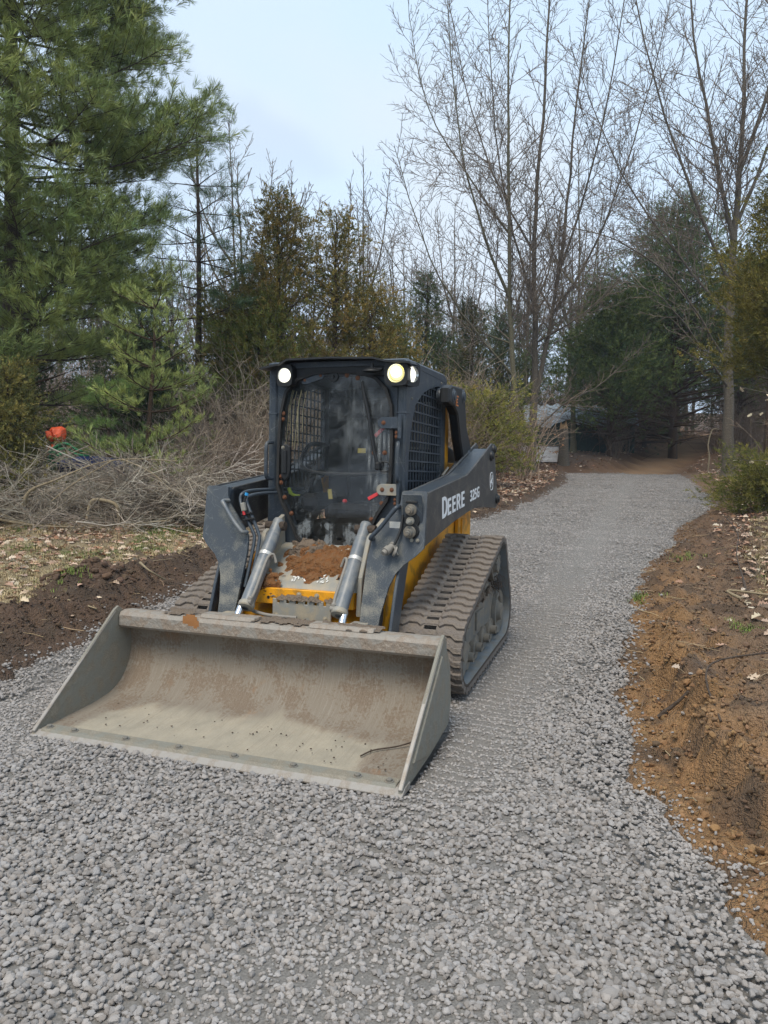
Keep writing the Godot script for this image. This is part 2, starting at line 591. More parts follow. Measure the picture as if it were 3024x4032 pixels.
# scratched, dusty film on the outside of the door pane: wiper arcs, streaks, smears and dried splashes
func scratch_film() -> Texture2D:
	var w := 512
	var h := 640
	var r := RandomNumberGenerator.new()
	r.seed = 91
	var nz := FastNoiseLite.new()
	nz.seed = 4
	nz.frequency = 0.014
	nz.fractal_octaves = 5
	var st := FastNoiseLite.new()
	st.seed = 8
	st.frequency = 0.05
	st.fractal_octaves = 3
	var im := Image.create(w, h, false, Image.FORMAT_RGBA8)
	for j in h:
		for i in w:
			var f := nz.get_noise_2d(i, j) * 0.5 + 0.5
			var s := st.get_noise_2d(i * 1.3, j * 0.12) * 0.5 + 0.5
			var fx := float(i) / w
			var fy := float(j) / h
			# dried streaks down the hinge side, splashes along the lower edge
			var a := 0.008 + 0.02 * f
			a += 0.42 * smoothstep(0.74, 0.90, fx + (f - 0.5) * 0.3) * smoothstep(0.25, 0.42, fy + (f - 0.5) * 0.2) * smoothstep(0.36, 0.62, s)
			a += 0.6 * smoothstep(0.86, 0.97, fy + (f - 0.5) * 0.35) * smoothstep(0.4, 0.62, s * 0.4 + f * 0.6)
			a += 0.14 * smoothstep(0.56, 0.8, f) * smoothstep(0.42, 0.7, s)
			a += 0.20 * smoothstep(0.50, 0.62, fx + (f - 0.5) * 0.2) * (1.0 - smoothstep(0.38, 0.56, fy + (f - 0.5) * 0.2)) * smoothstep(0.35, 0.65, f * 0.6 + s * 0.4)
			im.set_pixel(i, j, Color(0.60, 0.63, 0.64, clampf(a * 0.8, 0.0, 0.8)))
	# arcs worn by the wiper, about its pivot at the lower right
	var pivot := Vector2(0.86 * w, 0.52 * h)
	for k in 150:
		var rad := r.randf_range(60, 380)
		var a0 := r.randf_range(PI * 0.95, PI * 1.5)
		var ln := r.randf_range(0.1, 0.9)
		var al := r.randf_range(0.015, 0.09)
		var q := 0.0
		while q < ln:
			var p := pivot + Vector2(cos(a0 + q), sin(a0 + q)) * rad
			q += 0.8 / rad
			if p.x >= 0 and p.y >= 0 and p.x < w and p.y < h:
				var c := im.get_pixelv(p)
				c.a = minf(0.8, c.a + al)
				im.set_pixelv(p, c)
	for k in 330:
		var p := Vector2(r.randf() * w, h * sqrt(r.randf()))
		var ang := r.randf_range(-0.9, -0.2) if r.randf() < 0.7 else r.randf() * TAU
		var d := Vector2(cos(ang), sin(ang))
		var al := r.randf_range(0.03, 0.2)
		for q in int(r.randf_range(15, 110)):
			p += d
			d = d.rotated(r.randf_range(-0.01, 0.01))
			if p.x >= 0 and p.y >= 0 and p.x < w and p.y < h:
				var c := im.get_pixelv(p)
				c.a = minf(0.85, c.a + al)
				im.set_pixelv(p, c)
	return ImageTexture.create_from_image(im)

# ---------------------------------------------------------------- terrain
var RIGHT_EDGE := pv([0.85, 3.0, 0.95, -1.2, 1.14, -2.2, 1.17, -2.9, 1.22, -3.8, 1.35, -4.4, 1.56, -5.0, 1.83, -5.8, 2.36, -7.2, 2.62, -7.9, 2.94, -8.7, 3.43, -9.7, 3.99, -10.7, 4.94, -12.9, 6.05, -14.7, 6.96, -16.4, 7.80, -18.4, 9.3, -23.0, 11.1, -29.0, 11.1, -200.0])
var LEFT_EDGE := pv([-4.2, 3.0, -3.6, -1.2, -2.6, -4.0, -2.36, -4.7, -2.2, -5.5, -1.95, -7.0, -1.3, -9.0, -0.3, -11.0, 1.0, -13.0, 1.84, -13.9, 3.59, -17.8, 5.40, -23.0, 6.9, -29.0, 6.9, -200.0])
const ROAD_END := -28.8

func along(edge: PackedVector2Array, z: float) -> float:
	for i in edge.size() - 1:
		if z >= edge[i + 1].y:
			return lerpf(edge[i].x, edge[i + 1].x, clampf((z - edge[i].y) / (edge[i + 1].y - edge[i].y), 0.0, 1.0))
	return edge[edge.size() - 1].x

func slope_height(z: float) -> float:
	var d := -z
	var t := maxf(0.0, d - 3.0)
	if t < 1.0: return 0.0325 * t * t
	if d < 30.0: return 0.065 * (t - 0.5)
	return 1.7225 + 1.7 * (1.0 - exp(-(d - 30.0) * 0.1)) + 5.0 * smoothstep(44.0, 100.0, d)

func road_edges(z: float) -> Vector2:
	var j := edge_noise.get_noise_2d(z * 1.5, 4.0) * 0.16 + edge_noise.get_noise_2d(z * 5.0, 1.0) * 0.05
	var k := edge_noise.get_noise_2d(z * 1.5, 44.0) * 0.12 + edge_noise.get_noise_2d(z * 5.0, 31.0) * 0.03
	return Vector2(along(LEFT_EDGE, z) + j, along(RIGHT_EDGE, z) + k)

# signed distance into the road: positive inside
func in_road(x: float, z: float) -> float:
	var e := road_edges(z)
	return minf(minf(x - e.x, e.y - x), z - ROAD_END - 0.3 * sin(x * 2.0))

func road_height(x: float, z: float) -> float:
	var h := slope_height(z) + bump_noise.get_noise_2d(x * 0.8, z * 0.8) * 0.03
	# the bucket has pressed the stone down where it lies
	var lx := absf(0.943 * (x + 0.869) + 0.3325 * (z + 3.611))
	var lz := -0.3325 * (x + 0.869) + 0.943 * (z + 3.611)
	h -= 0.05 * smoothstep(1.06, 0.98, lx) * smoothstep(0.02, -0.06, lz) * smoothstep(-0.95, -0.8, lz)
	if z < -2.6 and z > -9.0:
		# cleat prints that the machine's right track pressed into the stone
		var a := Vector2(0.333, -0.943)
		var q := Vector2(x - 0.50, z + 4.0)
		var along_ := q.dot(a)
		var across := q.dot(Vector2(0.943, 0.333))
		h += 0.008 * sin(along_ * TAU / 0.085 + 0.8 * sin(across * 18.0)) * exp(-pow(across / 0.22, 4.0))
	return h

func track_path(x: float, z: float) -> float:
	# distance from the middle of the dirt track that climbs away to the right past the gravel
	var u := clampf((-z - 28.0) / 18.0, 0.0, 1.0)
	return absf(x - lerpf(9.0, 19.5, u))

func ground_height(x: float, z: float) -> float:
	var base := slope_height(z)
	var e := road_edges(z)
	var out_r := x - e.y
	var out_l := e.x - x
	if z < ROAD_END:
		var beyond := ROAD_END - z
		var t := track_path(x, z)
		var h := base + bump_noise.get_noise_2d(x, z) * 0.12
		h += 0.30 * smoothstep(1.1, 2.2, t) * smoothstep(0.0, 1.5, beyond)
		h += 1.0 * smoothstep(0.0, 13.0, beyond) * smoothstep(9.5, 17.0, x)
		if t < 1.3: h += 0.04 * sin(t * 8.0)
		h += clod_noise.get_noise_2d(x, z) * 0.10 * (1.0 - smoothstep(2.0, 4.0, t))
		return h
	if out_r > 0.0:
		var near := 1.0 - smoothstep(7.0, 16.0, -z)
		var h := base + 0.02 + 0.09 * smoothstep(0.0, 0.5, out_r)
		# the straight cut that a blade left in the clay beside the gravel
		var cut := 0.33 + edge_noise.get_noise_2d(z * 2.0, 60.0) * 0.10
		h += 0.15 * smoothstep(cut, cut + 0.04, out_r) * smoothstep(-5.6, -4.6, z) * near
		h -= 0.05 * smoothstep(cut - 0.12, cut - 0.03, out_r) * (1.0 - smoothstep(cut, cut + 0.03, out_r)) * smoothstep(-5.6, -4.6, z)
		h += 0.10 * smoothstep(0.3, 2.0, out_r) + 0.45 * smoothstep(1.0, 7.0, out_r)
		var c := 1.0 - smoothstep(1.6, 3.6, out_r)
		h += (clod_noise.get_noise_2d(x, z) * 0.13 + clod_noise.get_noise_2d(x * 3.1, z * 3.1) * 0.07) * c * smoothstep(0.0, 0.25, out_r)
		h += bump_noise.get_noise_2d(x, z) * 0.08 * smoothstep(1.0, 3.0, out_r)
		return h
	if out_l > 0.0:
		var near := smoothstep(-13.5, -9.5, z)
		var ridge := exp(-pow((out_l - 0.62) / 0.42, 2.0))
		var h := base + 0.02 + (0.05 + 0.13 * near) * ridge + 0.05 * smoothstep(0.6, 2.0, out_l)
		# a heap of turned sods on the ridge
		h += 0.15 * exp(-(pow(x + 2.85, 2.0) / 0.14 + pow(z + 7.15, 2.0) / 0.16))
		var c := exp(-pow((out_l - 0.6) / 0.6, 2.0))
		h += (clod_noise.get_noise_2d(x, z) * 0.13 + clod_noise.get_noise_2d(x * 3.1, z * 3.1) * 0.07) * c * smoothstep(0.0, 0.2, out_l)
		h += bump_noise.get_noise_2d(x, z) * 0.06 * smoothstep(0.6, 2.0, out_l)
		return h
	return road_height(x, z) - 0.05

func ground_color(x: float, z: float) -> Color:
	var e := road_edges(z)
	var out_r := x - e.y
	var out_l := e.x - x
	var n := clod_noise.get_noise_2d(x * 0.7 + 50.0, z * 0.7)
	var m := bump_noise.get_noise_2d(x * 1.3, z * 1.3 + 80.0)
	var clay := Color(0.42, 0.245, 0.115)
	var brown := Color(0.30, 0.200, 0.128)
	var dark := Color(0.110, 0.077, 0.054)
	var floor_leaf := Color(0.24, 0.165, 0.115)
	var straw := Color(0.46, 0.36, 0.215)
	var c := brown
	if z < ROAD_END - 0.0:
		var t := track_path(x, z)
		c = Color(0.44, 0.275, 0.15).lerp(Color(0.22, 0.125, 0.068), smoothstep(0.7, 1.3, t + n * 0.6))
		c = c.lerp(floor_leaf * 0.75, smoothstep(2.0, 3.4, t + m))
		if t > 2.2 and x < 9.0: c = c.lerp(Color(0.15, 0.085, 0.05), (1.0 - smoothstep(1.0, 2.4, ROAD_END - z + n)) * 0.9)
	elif out_r > 0.0:
		c = clay.lerp(brown, smoothstep(0.25, 0.75, out_r + n * 0.5))
		c = c.lerp(Color(0.24, 0.15, 0.096), smoothstep(-6.0, -10.0, z) * 0.7)
		c = c.lerp(dark, smoothstep(0.02, 0.4, n + 0.25 * smoothstep(0.3, 1.5, out_r)) * 0.75)
		c = c.lerp(straw if z > -10.5 else floor_leaf, smoothstep(1.15, 1.8, out_r + n * 0.5 - 0.5 * smoothstep(-5.0, -3.0, z)) * 0.85)
		c = c.lerp(floor_leaf, smoothstep(3.0, 5.0, out_r + m))
	elif out_l > 0.0:
		c = Color(0.17, 0.11, 0.073).lerp(dark, smoothstep(-0.1, 0.35, n + m * 0.5))
		c = c.lerp(dark * 1.2, smoothstep(0.6, 1.2, out_l) * 0.5)
		var lawn := straw.lerp(Color(0.24, 0.172, 0.105), smoothstep(-0.1, 0.35, m + n * 0.4))
		c = c.lerp(lawn, smoothstep(0.85, 1.4, out_l + n * 0.7) * smoothstep(-14.0, -12.8, z))
		c = c.lerp(floor_leaf, smoothstep(-11.5, -13.2, z + n) * smoothstep(0.5, 1.1, out_l))
	else:
		c = Color(0.22, 0.20, 0.18)
	c *= 0.95 + 0.5 * n * 0.5
	return Color(clampf(c.r, 0.02, 1.0), clampf(c.g, 0.015, 1.0), clampf(c.b, 0.01, 1.0))

func spread(lo: float, hi: float, fine_lo: float, fine_hi: float, step: float, grow: float) -> PackedFloat32Array:
	var out := PackedFloat32Array()
	var a := fine_lo
	while a < fine_hi:
		out.append(a)
		a += step
	var s := step
	while a < hi:
		out.append(a)
		s *= grow
		a += s
	out.append(hi)
	s = step
	a = fine_lo
	while true:
		s *= grow
		a -= s
		if a <= lo: break
		out.insert(0, a)
	out.insert(0, lo)
	return out

func sheet(xs: PackedFloat32Array, zs: PackedFloat32Array, height: Callable, color: Callable, keep: Callable) -> ArrayMesh:
	var b := MB.new()
	b.use_col = true
	var w := xs.size()
	for z in zs:
		for x in xs:
			b.v.append(Vector3(x, height.call(x, z), z))
			b.col.append(color.call(x, z))
	b.n.resize(b.v.size())
	for j in zs.size():
		for i in w:
			var dx := b.v[j * w + mini(i + 1, w - 1)] - b.v[j * w + maxi(i - 1, 0)]
			var dz := b.v[mini(j + 1, zs.size() - 1) * w + i] - b.v[maxi(j - 1, 0) * w + i]
			var nn := dz.cross(dx).normalized()
			b.n[j * w + i] = nn if nn.y > 0.0 else -nn
	for j in zs.size() - 1:
		for i in w - 1:
			if not keep.call((xs[i] + xs[i + 1]) * 0.5, (zs[j] + zs[j + 1]) * 0.5): continue
			var a := j * w + i
			b.ix.append_array(PackedInt32Array([a, a + 1, a + w, a + 1, a + w + 1, a + w]) if b.v[a + w].z > b.v[a].z else PackedInt32Array([a, a + w, a + 1, a + 1, a + w, a + w + 1]))
	return b.mesh()

func build_ground() -> void:
	var xs := spread(-120.0, 120.0, -4.2, 4.0, 0.045, 1.04)
	var zs := spread(-200.0, 12.0, -9.0, -1.7, 0.045, 1.04)
	zs.reverse()
	var g := put("ground", sheet(xs, zs, ground_height, ground_color, func(_x, _z): return true), M.ground_soil, self)
	tag(g, "brown soil, straw lawn and leafy forest floor round the driveway", "ground", "", "structure")
	var rx := spread(-4.6, 12.0, -1.0, 2.2, 0.03, 1.03)
	var rz := spread(-29.6, 3.0, -8.0, -2.4, 0.025, 1.03)
	rz.reverse()
	var r := put("gravel_driveway", sheet(rx, rz, road_height, func(_x, _z): return Color.WHITE, func(x, z): return in_road(x, z) > -0.06), M.road_fines, self)
	tag(r, "gray crushed stone driveway curving up to the right", "driveway", "", "structure")

func stone_mesh(seed_: int, pointed: float) -> ArrayMesh:
	# a cube sphere, cut by a few planes and roughened
	var r := RandomNumberGenerator.new()
	r.seed = seed_
	var nz := FastNoiseLite.new()
	nz.seed = seed_
	nz.frequency = 0.9
	var cuts: Array[Vector3] = []
	for k in 12: cuts.append(Vector3(r.randfn(), r.randfn(), r.randfn()).normalized())
	var st := SurfaceTool.new()
	st.begin(Mesh.PRIMITIVE_TRIANGLES)
	st.set_smooth_group(-1)
	var N := 4
	for ax in 3:
		for sg: float in [-1.0, 1.0]:
			for i in N:
				for j in N:
					var q: Array[Vector3] = []
					for o: Vector2i in [Vector2i(0, 0), Vector2i(1, 0), Vector2i(1, 1), Vector2i(0, 1)]:
						var p := Vector3()
						p[ax] = sg
						p[(ax + 1) % 3] = tan((float(i + o.x) / N * 2.0 - 1.0) * PI / 4.0)
						p[(ax + 2) % 3] = tan((float(j + o.y) / N * 2.0 - 1.0) * PI / 4.0) * sg
						p = p.normalized()
						var rad := 1.0
						for c in cuts:
							var d := p.dot(c)
							if d > pointed: rad = minf(rad, pointed / d)
						rad *= 1.0 + 0.12 * nz.get_noise_3dv(p * 2.0)
						q.append(p * rad)
					for t: Array in [[0, 2, 1], [0, 3, 2]]:
						for k: int in t: st.add_vertex(q[k])
	st.generate_normals()
	st.index()
	var m := st.commit()
	return m

func build_road_stones() -> void:
	var places := [[], [], [], [], []]
	var tints := [[], [], [], [], []]
	var r := RandomNumberGenerator.new()
	r.seed = 17
	var worn := FastNoiseLite.new()
	worn.seed = 9
	worn.frequency = 0.6
	var zone := [[-4.6, 0.5, -1.2, 4600.0], [-8.0, -4.6, -1.2, 3000.0], [-13.0, -8.0, 0.0, 1400.0], [-20.0, -13.0, 0.0, 650.0], [-29.2, -20.0, 0.0, 420.0]]
	for zn: Array in zone:
		var z0: float = zn[0]
		var z1: float = minf(zn[1], -1.3)
		var lo := minf(along(LEFT_EDGE, z0), along(LEFT_EDGE, z1)) - 0.3
		var hi := maxf(along(RIGHT_EDGE, z0), along(RIGHT_EDGE, z1)) + 0.5
		var count := int((hi - lo) * (z1 - z0) * float(zn[3]))
		for i in count:
			var x := r.randf_range(lo, hi)
			var z := r.randf_range(z0, z1)
			var d := in_road(x, z)
			var lp := Vector2(0.943 * (x + 0.869) + 0.3325 * (z + 3.611), -0.3325 * (x + 0.869) + 0.943 * (z + 3.611))
			if absf(lp.x) < 1.0 and lp.y < -0.03 and lp.y > -0.85: continue   # the bucket stands here
			if d < 0.0 and r.randf() > 0.4 * exp(d * 13.0): continue
			if d < -0.6: continue
			# compacted lanes carry finer stone
			var fine := smoothstep(0.0, 0.35, worn.get_noise_2d(x * 1.6, z * 0.5))
			var lane := exp(-pow((0.943 * (x - 0.50) + 0.333 * (z + 4.0)) / 0.27, 2.0)) * smoothstep(-2.9, -3.6, z)
			fine = clampf(maxf(fine * 0.5, lane), 0.0, 1.0)
			var s := lerpf(r.randf_range(0.006, 0.0150), r.randf_range(0.004, 0.009), fine)
			if r.randf() < 0.25: s *= 0.55
			if z < -13.0: s *= 1.25
			var big := r.randf() < 0.05 * (1.0 - fine)
			if big: s *= 1.45
			var sc := Vector3(s * r.randf_range(0.85, 1.35), s * r.randf_range(0.6, 0.9), s * r.randf_range(0.8, 1.2))
			var bas := Basis(Vector3.UP, r.randf() * TAU) * Basis(Vector3.RIGHT, r.randf_range(-0.4, 0.4)) * Basis(Vector3.BACK, r.randf_range(-0.4, 0.4)) * Basis.from_scale(sc)
			var y := (road_height(x, z) if d > 0.0 else ground_height(x, z)) + sc.y * lerpf(r.randf_range(0.35, 1.25), r.randf_range(0.0, 0.5), fine)
			if d > 0.0 and d < 0.25: y += 0.015
			var k := r.randi() % 5
			places[k].append(Transform3D(bas, Vector3(x, y, z)))
			var g := lerpf(0.25, 0.42, r.randf()) * (0.92 + 0.16 * fine)
			var w := r.randf_range(-0.006, 0.024)
			tints[k].append(Color(g * 1.03 + w, g * 0.985 + w * 0.3, g * 0.955 - w * 0.4))
	var root := thing("gravel", "", "", Vector3.ZERO)
	tag(root, "loose gray gravel stones covering the driveway", "gravel", "", "stuff")
	for k in 5:
		many("gravel_stones", stone_mesh(100 + k, [0.60, 0.66, 0.70, 0.63, 0.73][k]), M.gravel, places[k], tints[k], root)

# ---------------------------------------------------------------- the machine (x to the viewer's right, y up, z towards the bucket's lip)
var loader: Node3D

# outline given as (z, y) pairs, extruded along x about the plane x
func side_plate(b: MB, zy: Array, x: float, thick: float, bev := 0.004) -> void:
	var p := PackedVector2Array()
	for i in range(0, zy.size(), 2): p.append(Vector2(-float(zy[i]), zy[i + 1]))
	b.extrude(p, thick, Transform3D(Basis(Vector3(0, 0, -1), Vector3.UP, Vector3(1, 0, 0)), Vector3(x, 0, 0)), bev)

func bolt(parent: Node, at: Vector3, dir: Vector3, r: float, m: Material, called := "bolt") -> void:
	var key := "boltmesh_%d" % int(r * 10000)
	if not T.has(key):
		var b := MB.new()
		b.lathe(pv([0, 0.9 * r, 0.75 * r, 0.9 * r, 0.95 * r, 0.7 * r, r, 0.0]), 6)
		b.lathe(pv([1.45 * r, 0.18 * r, 1.5 * r, 0.0]), 12)
		b.lathe(pv([0, 0.18 * r, 1.45 * r, 0.18 * r]), 12)
		T[key] = b.mesh()
	var o := put(called, T[key], m, parent)
	var y := dir.normalized()
	var x := y.cross(Vector3(0.3, 0.2, 0.93)).normalized()
	o.transform = Transform3D(Basis(x, y, x.cross(y)), at)

func build_machine() -> void:
	loader = thing("track_loader", "gray and yellow track loader with lit headlights, its wide bucket lowered on the gravel", "track loader", Vector3(-0.869, 0.012, -3.611))
	loader.basis = Basis(Vector3.UP, deg_to_rad(-19.42)) * Basis(Vector3.BACK, deg_to_rad(-0.37))
	machine_body()
	machine_tracks()
	machine_cab()
	machine_arms()
	machine_bucket()

func machine_body() -> void:
	# yellow chassis between the tracks
	var b := MB.new()
	side_plate(b, [-1.20, 0.24, -1.18, 0.48, -1.30, 0.56, -1.62, 0.80, -1.66, 0.85, -2.55, 0.86, -2.58, 1.04, -3.15, 1.06, -3.32, 0.98, -3.30, 0.45, -3.0, 0.24], 0.0, 0.94, 0.012)
	var ch := put("chassis", b.mesh(), M.yellow_paint, loader)
	ch.set_meta("label", "yellow chassis between the tracks")
	for s: float in [-1.0, 1.0]:
		b = MB.new()
		side_plate(b, [-1.20, 0.24, -1.18, 0.50, -1.24, 0.66, -1.32, 0.80, -1.56, 0.97, -3.15, 1.06, -3.32, 0.98, -3.30, 0.45, -3.0, 0.24], s * 0.485, 0.02)
		put("side_skin", b.mesh(), M.yellow_paint, ch)
		b = MB.new()
		b.box(Vector3(s * 0.508, 0.46, -1.20), Vector3(0.03, 0.44, 0.06))
		put("front_post", b.mesh(), M.yellow_paint, ch)
		b = MB.new()
		b.lathe(pv([0.02, 0.0, 0.055, 0.0, 0.06, 0.03, 0.06, 0.06, 0.035, 0.06, 0.03, 0.03, 0.0, 0.03]), 20, Transform3D(Basis(Vector3.RIGHT, PI / 2), Vector3(s * 0.46, 0.44, -1.05)))
		put("pivot_bush", b.mesh(), M.black_plastic, ch)
	# engine hood and rear tower
	b = MB.new()
	side_plate(b, [-2.58, 1.0, -2.60, 1.40, -2.66, 1.52, -3.10, 1.52, -3.28, 1.42, -3.32, 1.0], 0.0, 0.90, 0.02)
	put("engine_hood", b.mesh(), M.yellow_paint, loader)
	b = MB.new()
	side_plate(b, [-2.70, 1.50, -2.72, 1.60, -2.80, 1.65, -2.98, 1.63, -3.08, 1.55, -3.09, 1.50], 0.30, 0.30, 0.02)
	put("air_intake", b.mesh(), M.black_plastic, loader)
	for s: float in [-1.0, 1.0]:
		b = MB.new()
		side_plate(b, [-2.56, 1.0, -2.40, 1.36, -2.585, 1.42, -2.60, 1.94, -2.63, 1.95, -2.70, 1.86, -2.70, 1.02], s * 0.465, 0.03)
		put("tower_plate", b.mesh(), M.yellow_paint, loader)
		b = MB.new()
		b.box(Vector3(s * 0.515, 0.94, -3.1), Vector3(0.03, 0.34, 0.42))
		b.box(Vector3(s * 0.535, 0.98, -3.05), Vector3(0.016, 0.15, 0.16))
		put("rear_panel", b.mesh(), M.yellow_paint, loader)
	# sloping front floor panel under the door, mud lying on it
	b = MB.new()
	side_plate(b, [-1.18, 0.685, -1.20, 0.705, -1.53, 0.92, -1.58, 0.93, -1.58, 0.88, -1.2, 0.66], 0.0, 0.70, 0.004)
	var fp := put("front_panel", b.mesh(), M.dusty_steel, loader)
	for s: float in [-1.0, 1.0]:
		b = MB.new()
		side_plate(b, [-1.14, 0.55, -1.16, 0.78, -1.30, 1.02, -1.56, 1.12, -1.58, 0.90, -1.22, 0.66], s * 0.36, 0.03)
		put("cheek_plate", b.mesh(), M.dusty_steel, fp)
	# what is left of the worn lettering: flakes of white paint
	var r := RandomNumberGenerator.new()
	r.seed = 12
	b = MB.new()
	var up := Vector3(0, 0.215, -0.33).normalized()
	var nn := Vector3.RIGHT.cross(up) * -1.0
	if nn.y < 0.0: nn = -nn
	for k in 26:
		var x := -0.13 + r.randf() * 0.10 if k < 14 else 0.045 + r.randf() * 0.07
		var c := Vector3(x, 0.742, -1.252) + up * r.randf_range(-0.028, 0.028) + nn * 0.002
		b.box(c, Vector3(r.randf_range(0.006, 0.016), 0.002, r.randf_range(0.006, 0.03)), Basis(Vector3.RIGHT, nn, Vector3.RIGHT.cross(nn)) * Basis(Vector3.UP, r.randf_range(-0.3, 0.3)), 0.0)
	put("worn_letter_flakes", b.mesh(), M.white_sticker, fp, "stuff")
	mud_patch(fp, "dried_mud", M.orange_mud, Vector3(0.03, 0.84, -1.40), Vector3.RIGHT, up, nn, Vector2(0.62, 0.34), 0.050, 3, 0.36)
	mud_patch(fp, "gray_mud_patch", M.gray_mud, Vector3(-0.14, 0.90, -1.50), Vector3.RIGHT, up, nn, Vector2(0.26, 0.2), 0.062, 8, 0.34)
	mud_patch(fp, "mud_tongue", M.orange_mud, Vector3(0.0, 0.755, -1.275), Vector3.RIGHT, up, nn, Vector2(0.11, 0.15), 0.03, 5, 0.30)
	mud_patch(loader, "mud_heap", M.orange_mud, Vector3(-0.27, 0.70, -1.17), Vector3.RIGHT, Vector3(0, 1, -0.25).normalized(), Vector3(0, 0.25, 1).normalized(), Vector2(0.20, 0.20), 0.045, 14, 0.1)
	# yellow cross member with bolts, slotted guard plate in front of it
	b = MB.new()
	b.box(Vector3(0, 0.635, -1.165), Vector3(0.66, 0.10, 0.05))
	var cm := put("cross_member", b.mesh(), M.yellow_paint, loader)
	for x: float in [-0.03, 0.09]: bolt(cm, Vector3(x, 0.655, -1.139), Vector3.BACK, 0.011, M.dusty_steel)
	for x: float in [-0.24, -0.16]:
		b = MB.new()
		b.lathe(pv([0, 0.002, 0.010, 0.002, 0.010, 0.0]), 10, Transform3D(Basis(Vector3.RIGHT, PI / 2), Vector3(x, 0.625, -1.140)))
		put("hole", b.mesh(), M.black_plastic, cm)
	var teeth := PackedVector2Array([Vector2(-0.195, -0.07), Vector2(0.18, -0.075), Vector2(0.197, -0.06), Vector2(0.197, 0.055)])
	for k in 6:
		var x := 0.155 - k * 0.062
		teeth.append_array(PackedVector2Array([Vector2(x + 0.009, 0.055), Vector2(x + 0.009, 0.03), Vector2(x - 0.009, 0.03), Vector2(x - 0.009, 0.055)]))
	teeth.append(Vector2(-0.195, 0.055))
	b = MB.new()
	b.extrude(teeth, 0.012, Transform3D(Basis(), Vector3(0, 0.572, -1.115)))
	var gp := put("guard_plate", b.mesh(), M.dusty_steel, loader)
	for x: float in [-0.165, 0.16]: bolt(gp, Vector3(x, 0.525, -1.108), Vector3.BACK, 0.010, M.dusty_steel)
	mud_patch(gp, "mud_crust", M.gray_mud, Vector3(0.0, 0.632, -1.125), Vector3.RIGHT, Vector3(0, 0.3, -1).normalized(), Vector3(0, 1, 0.3).normalized(), Vector2(0.46, 0.06), 0.03, 31, 0.2)
	mud_patch(loader, "mud_on_coupler", M.gray_mud, Vector3(0.02, 0.46, -0.96), Vector3.RIGHT, Vector3(0, 0.3, -1).normalized(), Vector3(0, 1, 0.3).normalized(), Vector2(0.72, 0.3), 0.07, 22, 0.22)
	# quick coupler behind the bucket
	b = MB.new()
	b.box(Vector3(0, 0.34, -0.93), Vector3(1.06, 0.30, 0.10))
	for s: float in [-1.0, 1.0]: b.box(Vector3(s * 0.42, 0.36, -0.99), Vector3(0.10, 0.36, 0.14))
	put("coupler_frame", b.mesh(), M.dusty_steel, loader)
	b = MB.new()
	b.tube(smooth_path([Vector3(-0.30, 0.55, -1.05), Vector3(-0.18, 0.535, -1.03), Vector3(0.0, 0.53, -1.05)]), pf([0.011]), 8)
	put("cross_hose", b.mesh(), M.dusty_line, loader)

func mud_patch(parent: Node, called: String, m: Material, at: Vector3, ax: Vector3, ay: Vector3, an: Vector3, size: Vector2, thick: float, seed_: int, cover: float) -> void:
	# a lumpy crust with a ragged outline
	var nz := FastNoiseLite.new()
	nz.seed = seed_
	nz.frequency = 7.0
	nz.fractal_octaves = 4
	var b := MB.new()
	var nx := maxi(8, int(size.x / 0.011))
	var ny := maxi(6, int(size.y / 0.011))
	var hgt := PackedFloat32Array()
	for j in ny + 1:
		for i in nx + 1:
			var u := float(i) / nx * 2.0 - 1.0
			var w := float(j) / ny * 2.0 - 1.0
			var e := 1.0 - pow(pow(absf(u), 3.0) + pow(absf(w), 3.0), 0.333)
			var n := nz.get_noise_2d(u * size.x, w * size.y)
			var t := e * 1.6 + n * 1.15 - 0.55 + cover
			hgt.append(clampf(t * 0.9, -0.12, 0.75) * thick + (nz.get_noise_2d(u * size.x * 3.0, w * size.y * 3.0) * 0.35 * minf(thick, 0.03) if t > 0.0 else 0.0))
			b.v.append(at + ax * u * size.x * 0.5 + ay * w * size.y * 0.5 + an * hgt[hgt.size() - 1])
	b.n.resize(b.v.size())
	var W := nx + 1
	for j in ny + 1:
		for i in W:
			var nn := (b.v[j * W + mini(i + 1, nx)] - b.v[j * W + maxi(i - 1, 0)]).cross(b.v[mini(j + 1, ny) * W + i] - b.v[maxi(j - 1, 0) * W + i]).normalized()
			b.n[j * W + i] = nn if nn.dot(an) > 0.0 else -nn
	for j in ny:
		for i in nx:
			var a := j * W + i
			if hgt[a] <= 0.0 and hgt[a + 1] <= 0.0 and hgt[a + W] <= 0.0 and hgt[a + W + 1] <= 0.0: continue
			for t: Array in [[a, a + 1, a + W + 1], [a, a + W + 1, a + W]]:
				var i0: int = t[0]
				var i1: int = t[1]
				var i2: int = t[2]
				b.ix.append(i0)
				if (b.v[i2] - b.v[i0]).cross(b.v[i1] - b.v[i0]).dot(an) < 0.0:
					b.ix.append(i2); b.ix.append(i1)
				else:
					b.ix.append(i1); b.ix.append(i2)
	if b.ix.size(): put(called, b.mesh(), m, parent)

# ---------------------------------------------------------------- rubber tracks
const TILT := 0.067   # the machine stands on the rising drive

func track_outline() -> PackedVector2Array:
	var pts := PackedVector2Array()
	for c: Vector3 in [Vector3(-1.40, 0.25, 0.25), Vector3(-2.56, 0.23, 0.23), Vector3(-2.38, 0.62, 0.20)]:
		for k in 72:
			var q := Vector2(c.x + cos(TAU * k / 72.0) * c.z, c.y + sin(TAU * k / 72.0) * c.z)
			pts.append(Vector2(q.x, q.y - TILT * q.x))
	return Geometry2D.convex_hull(pts)

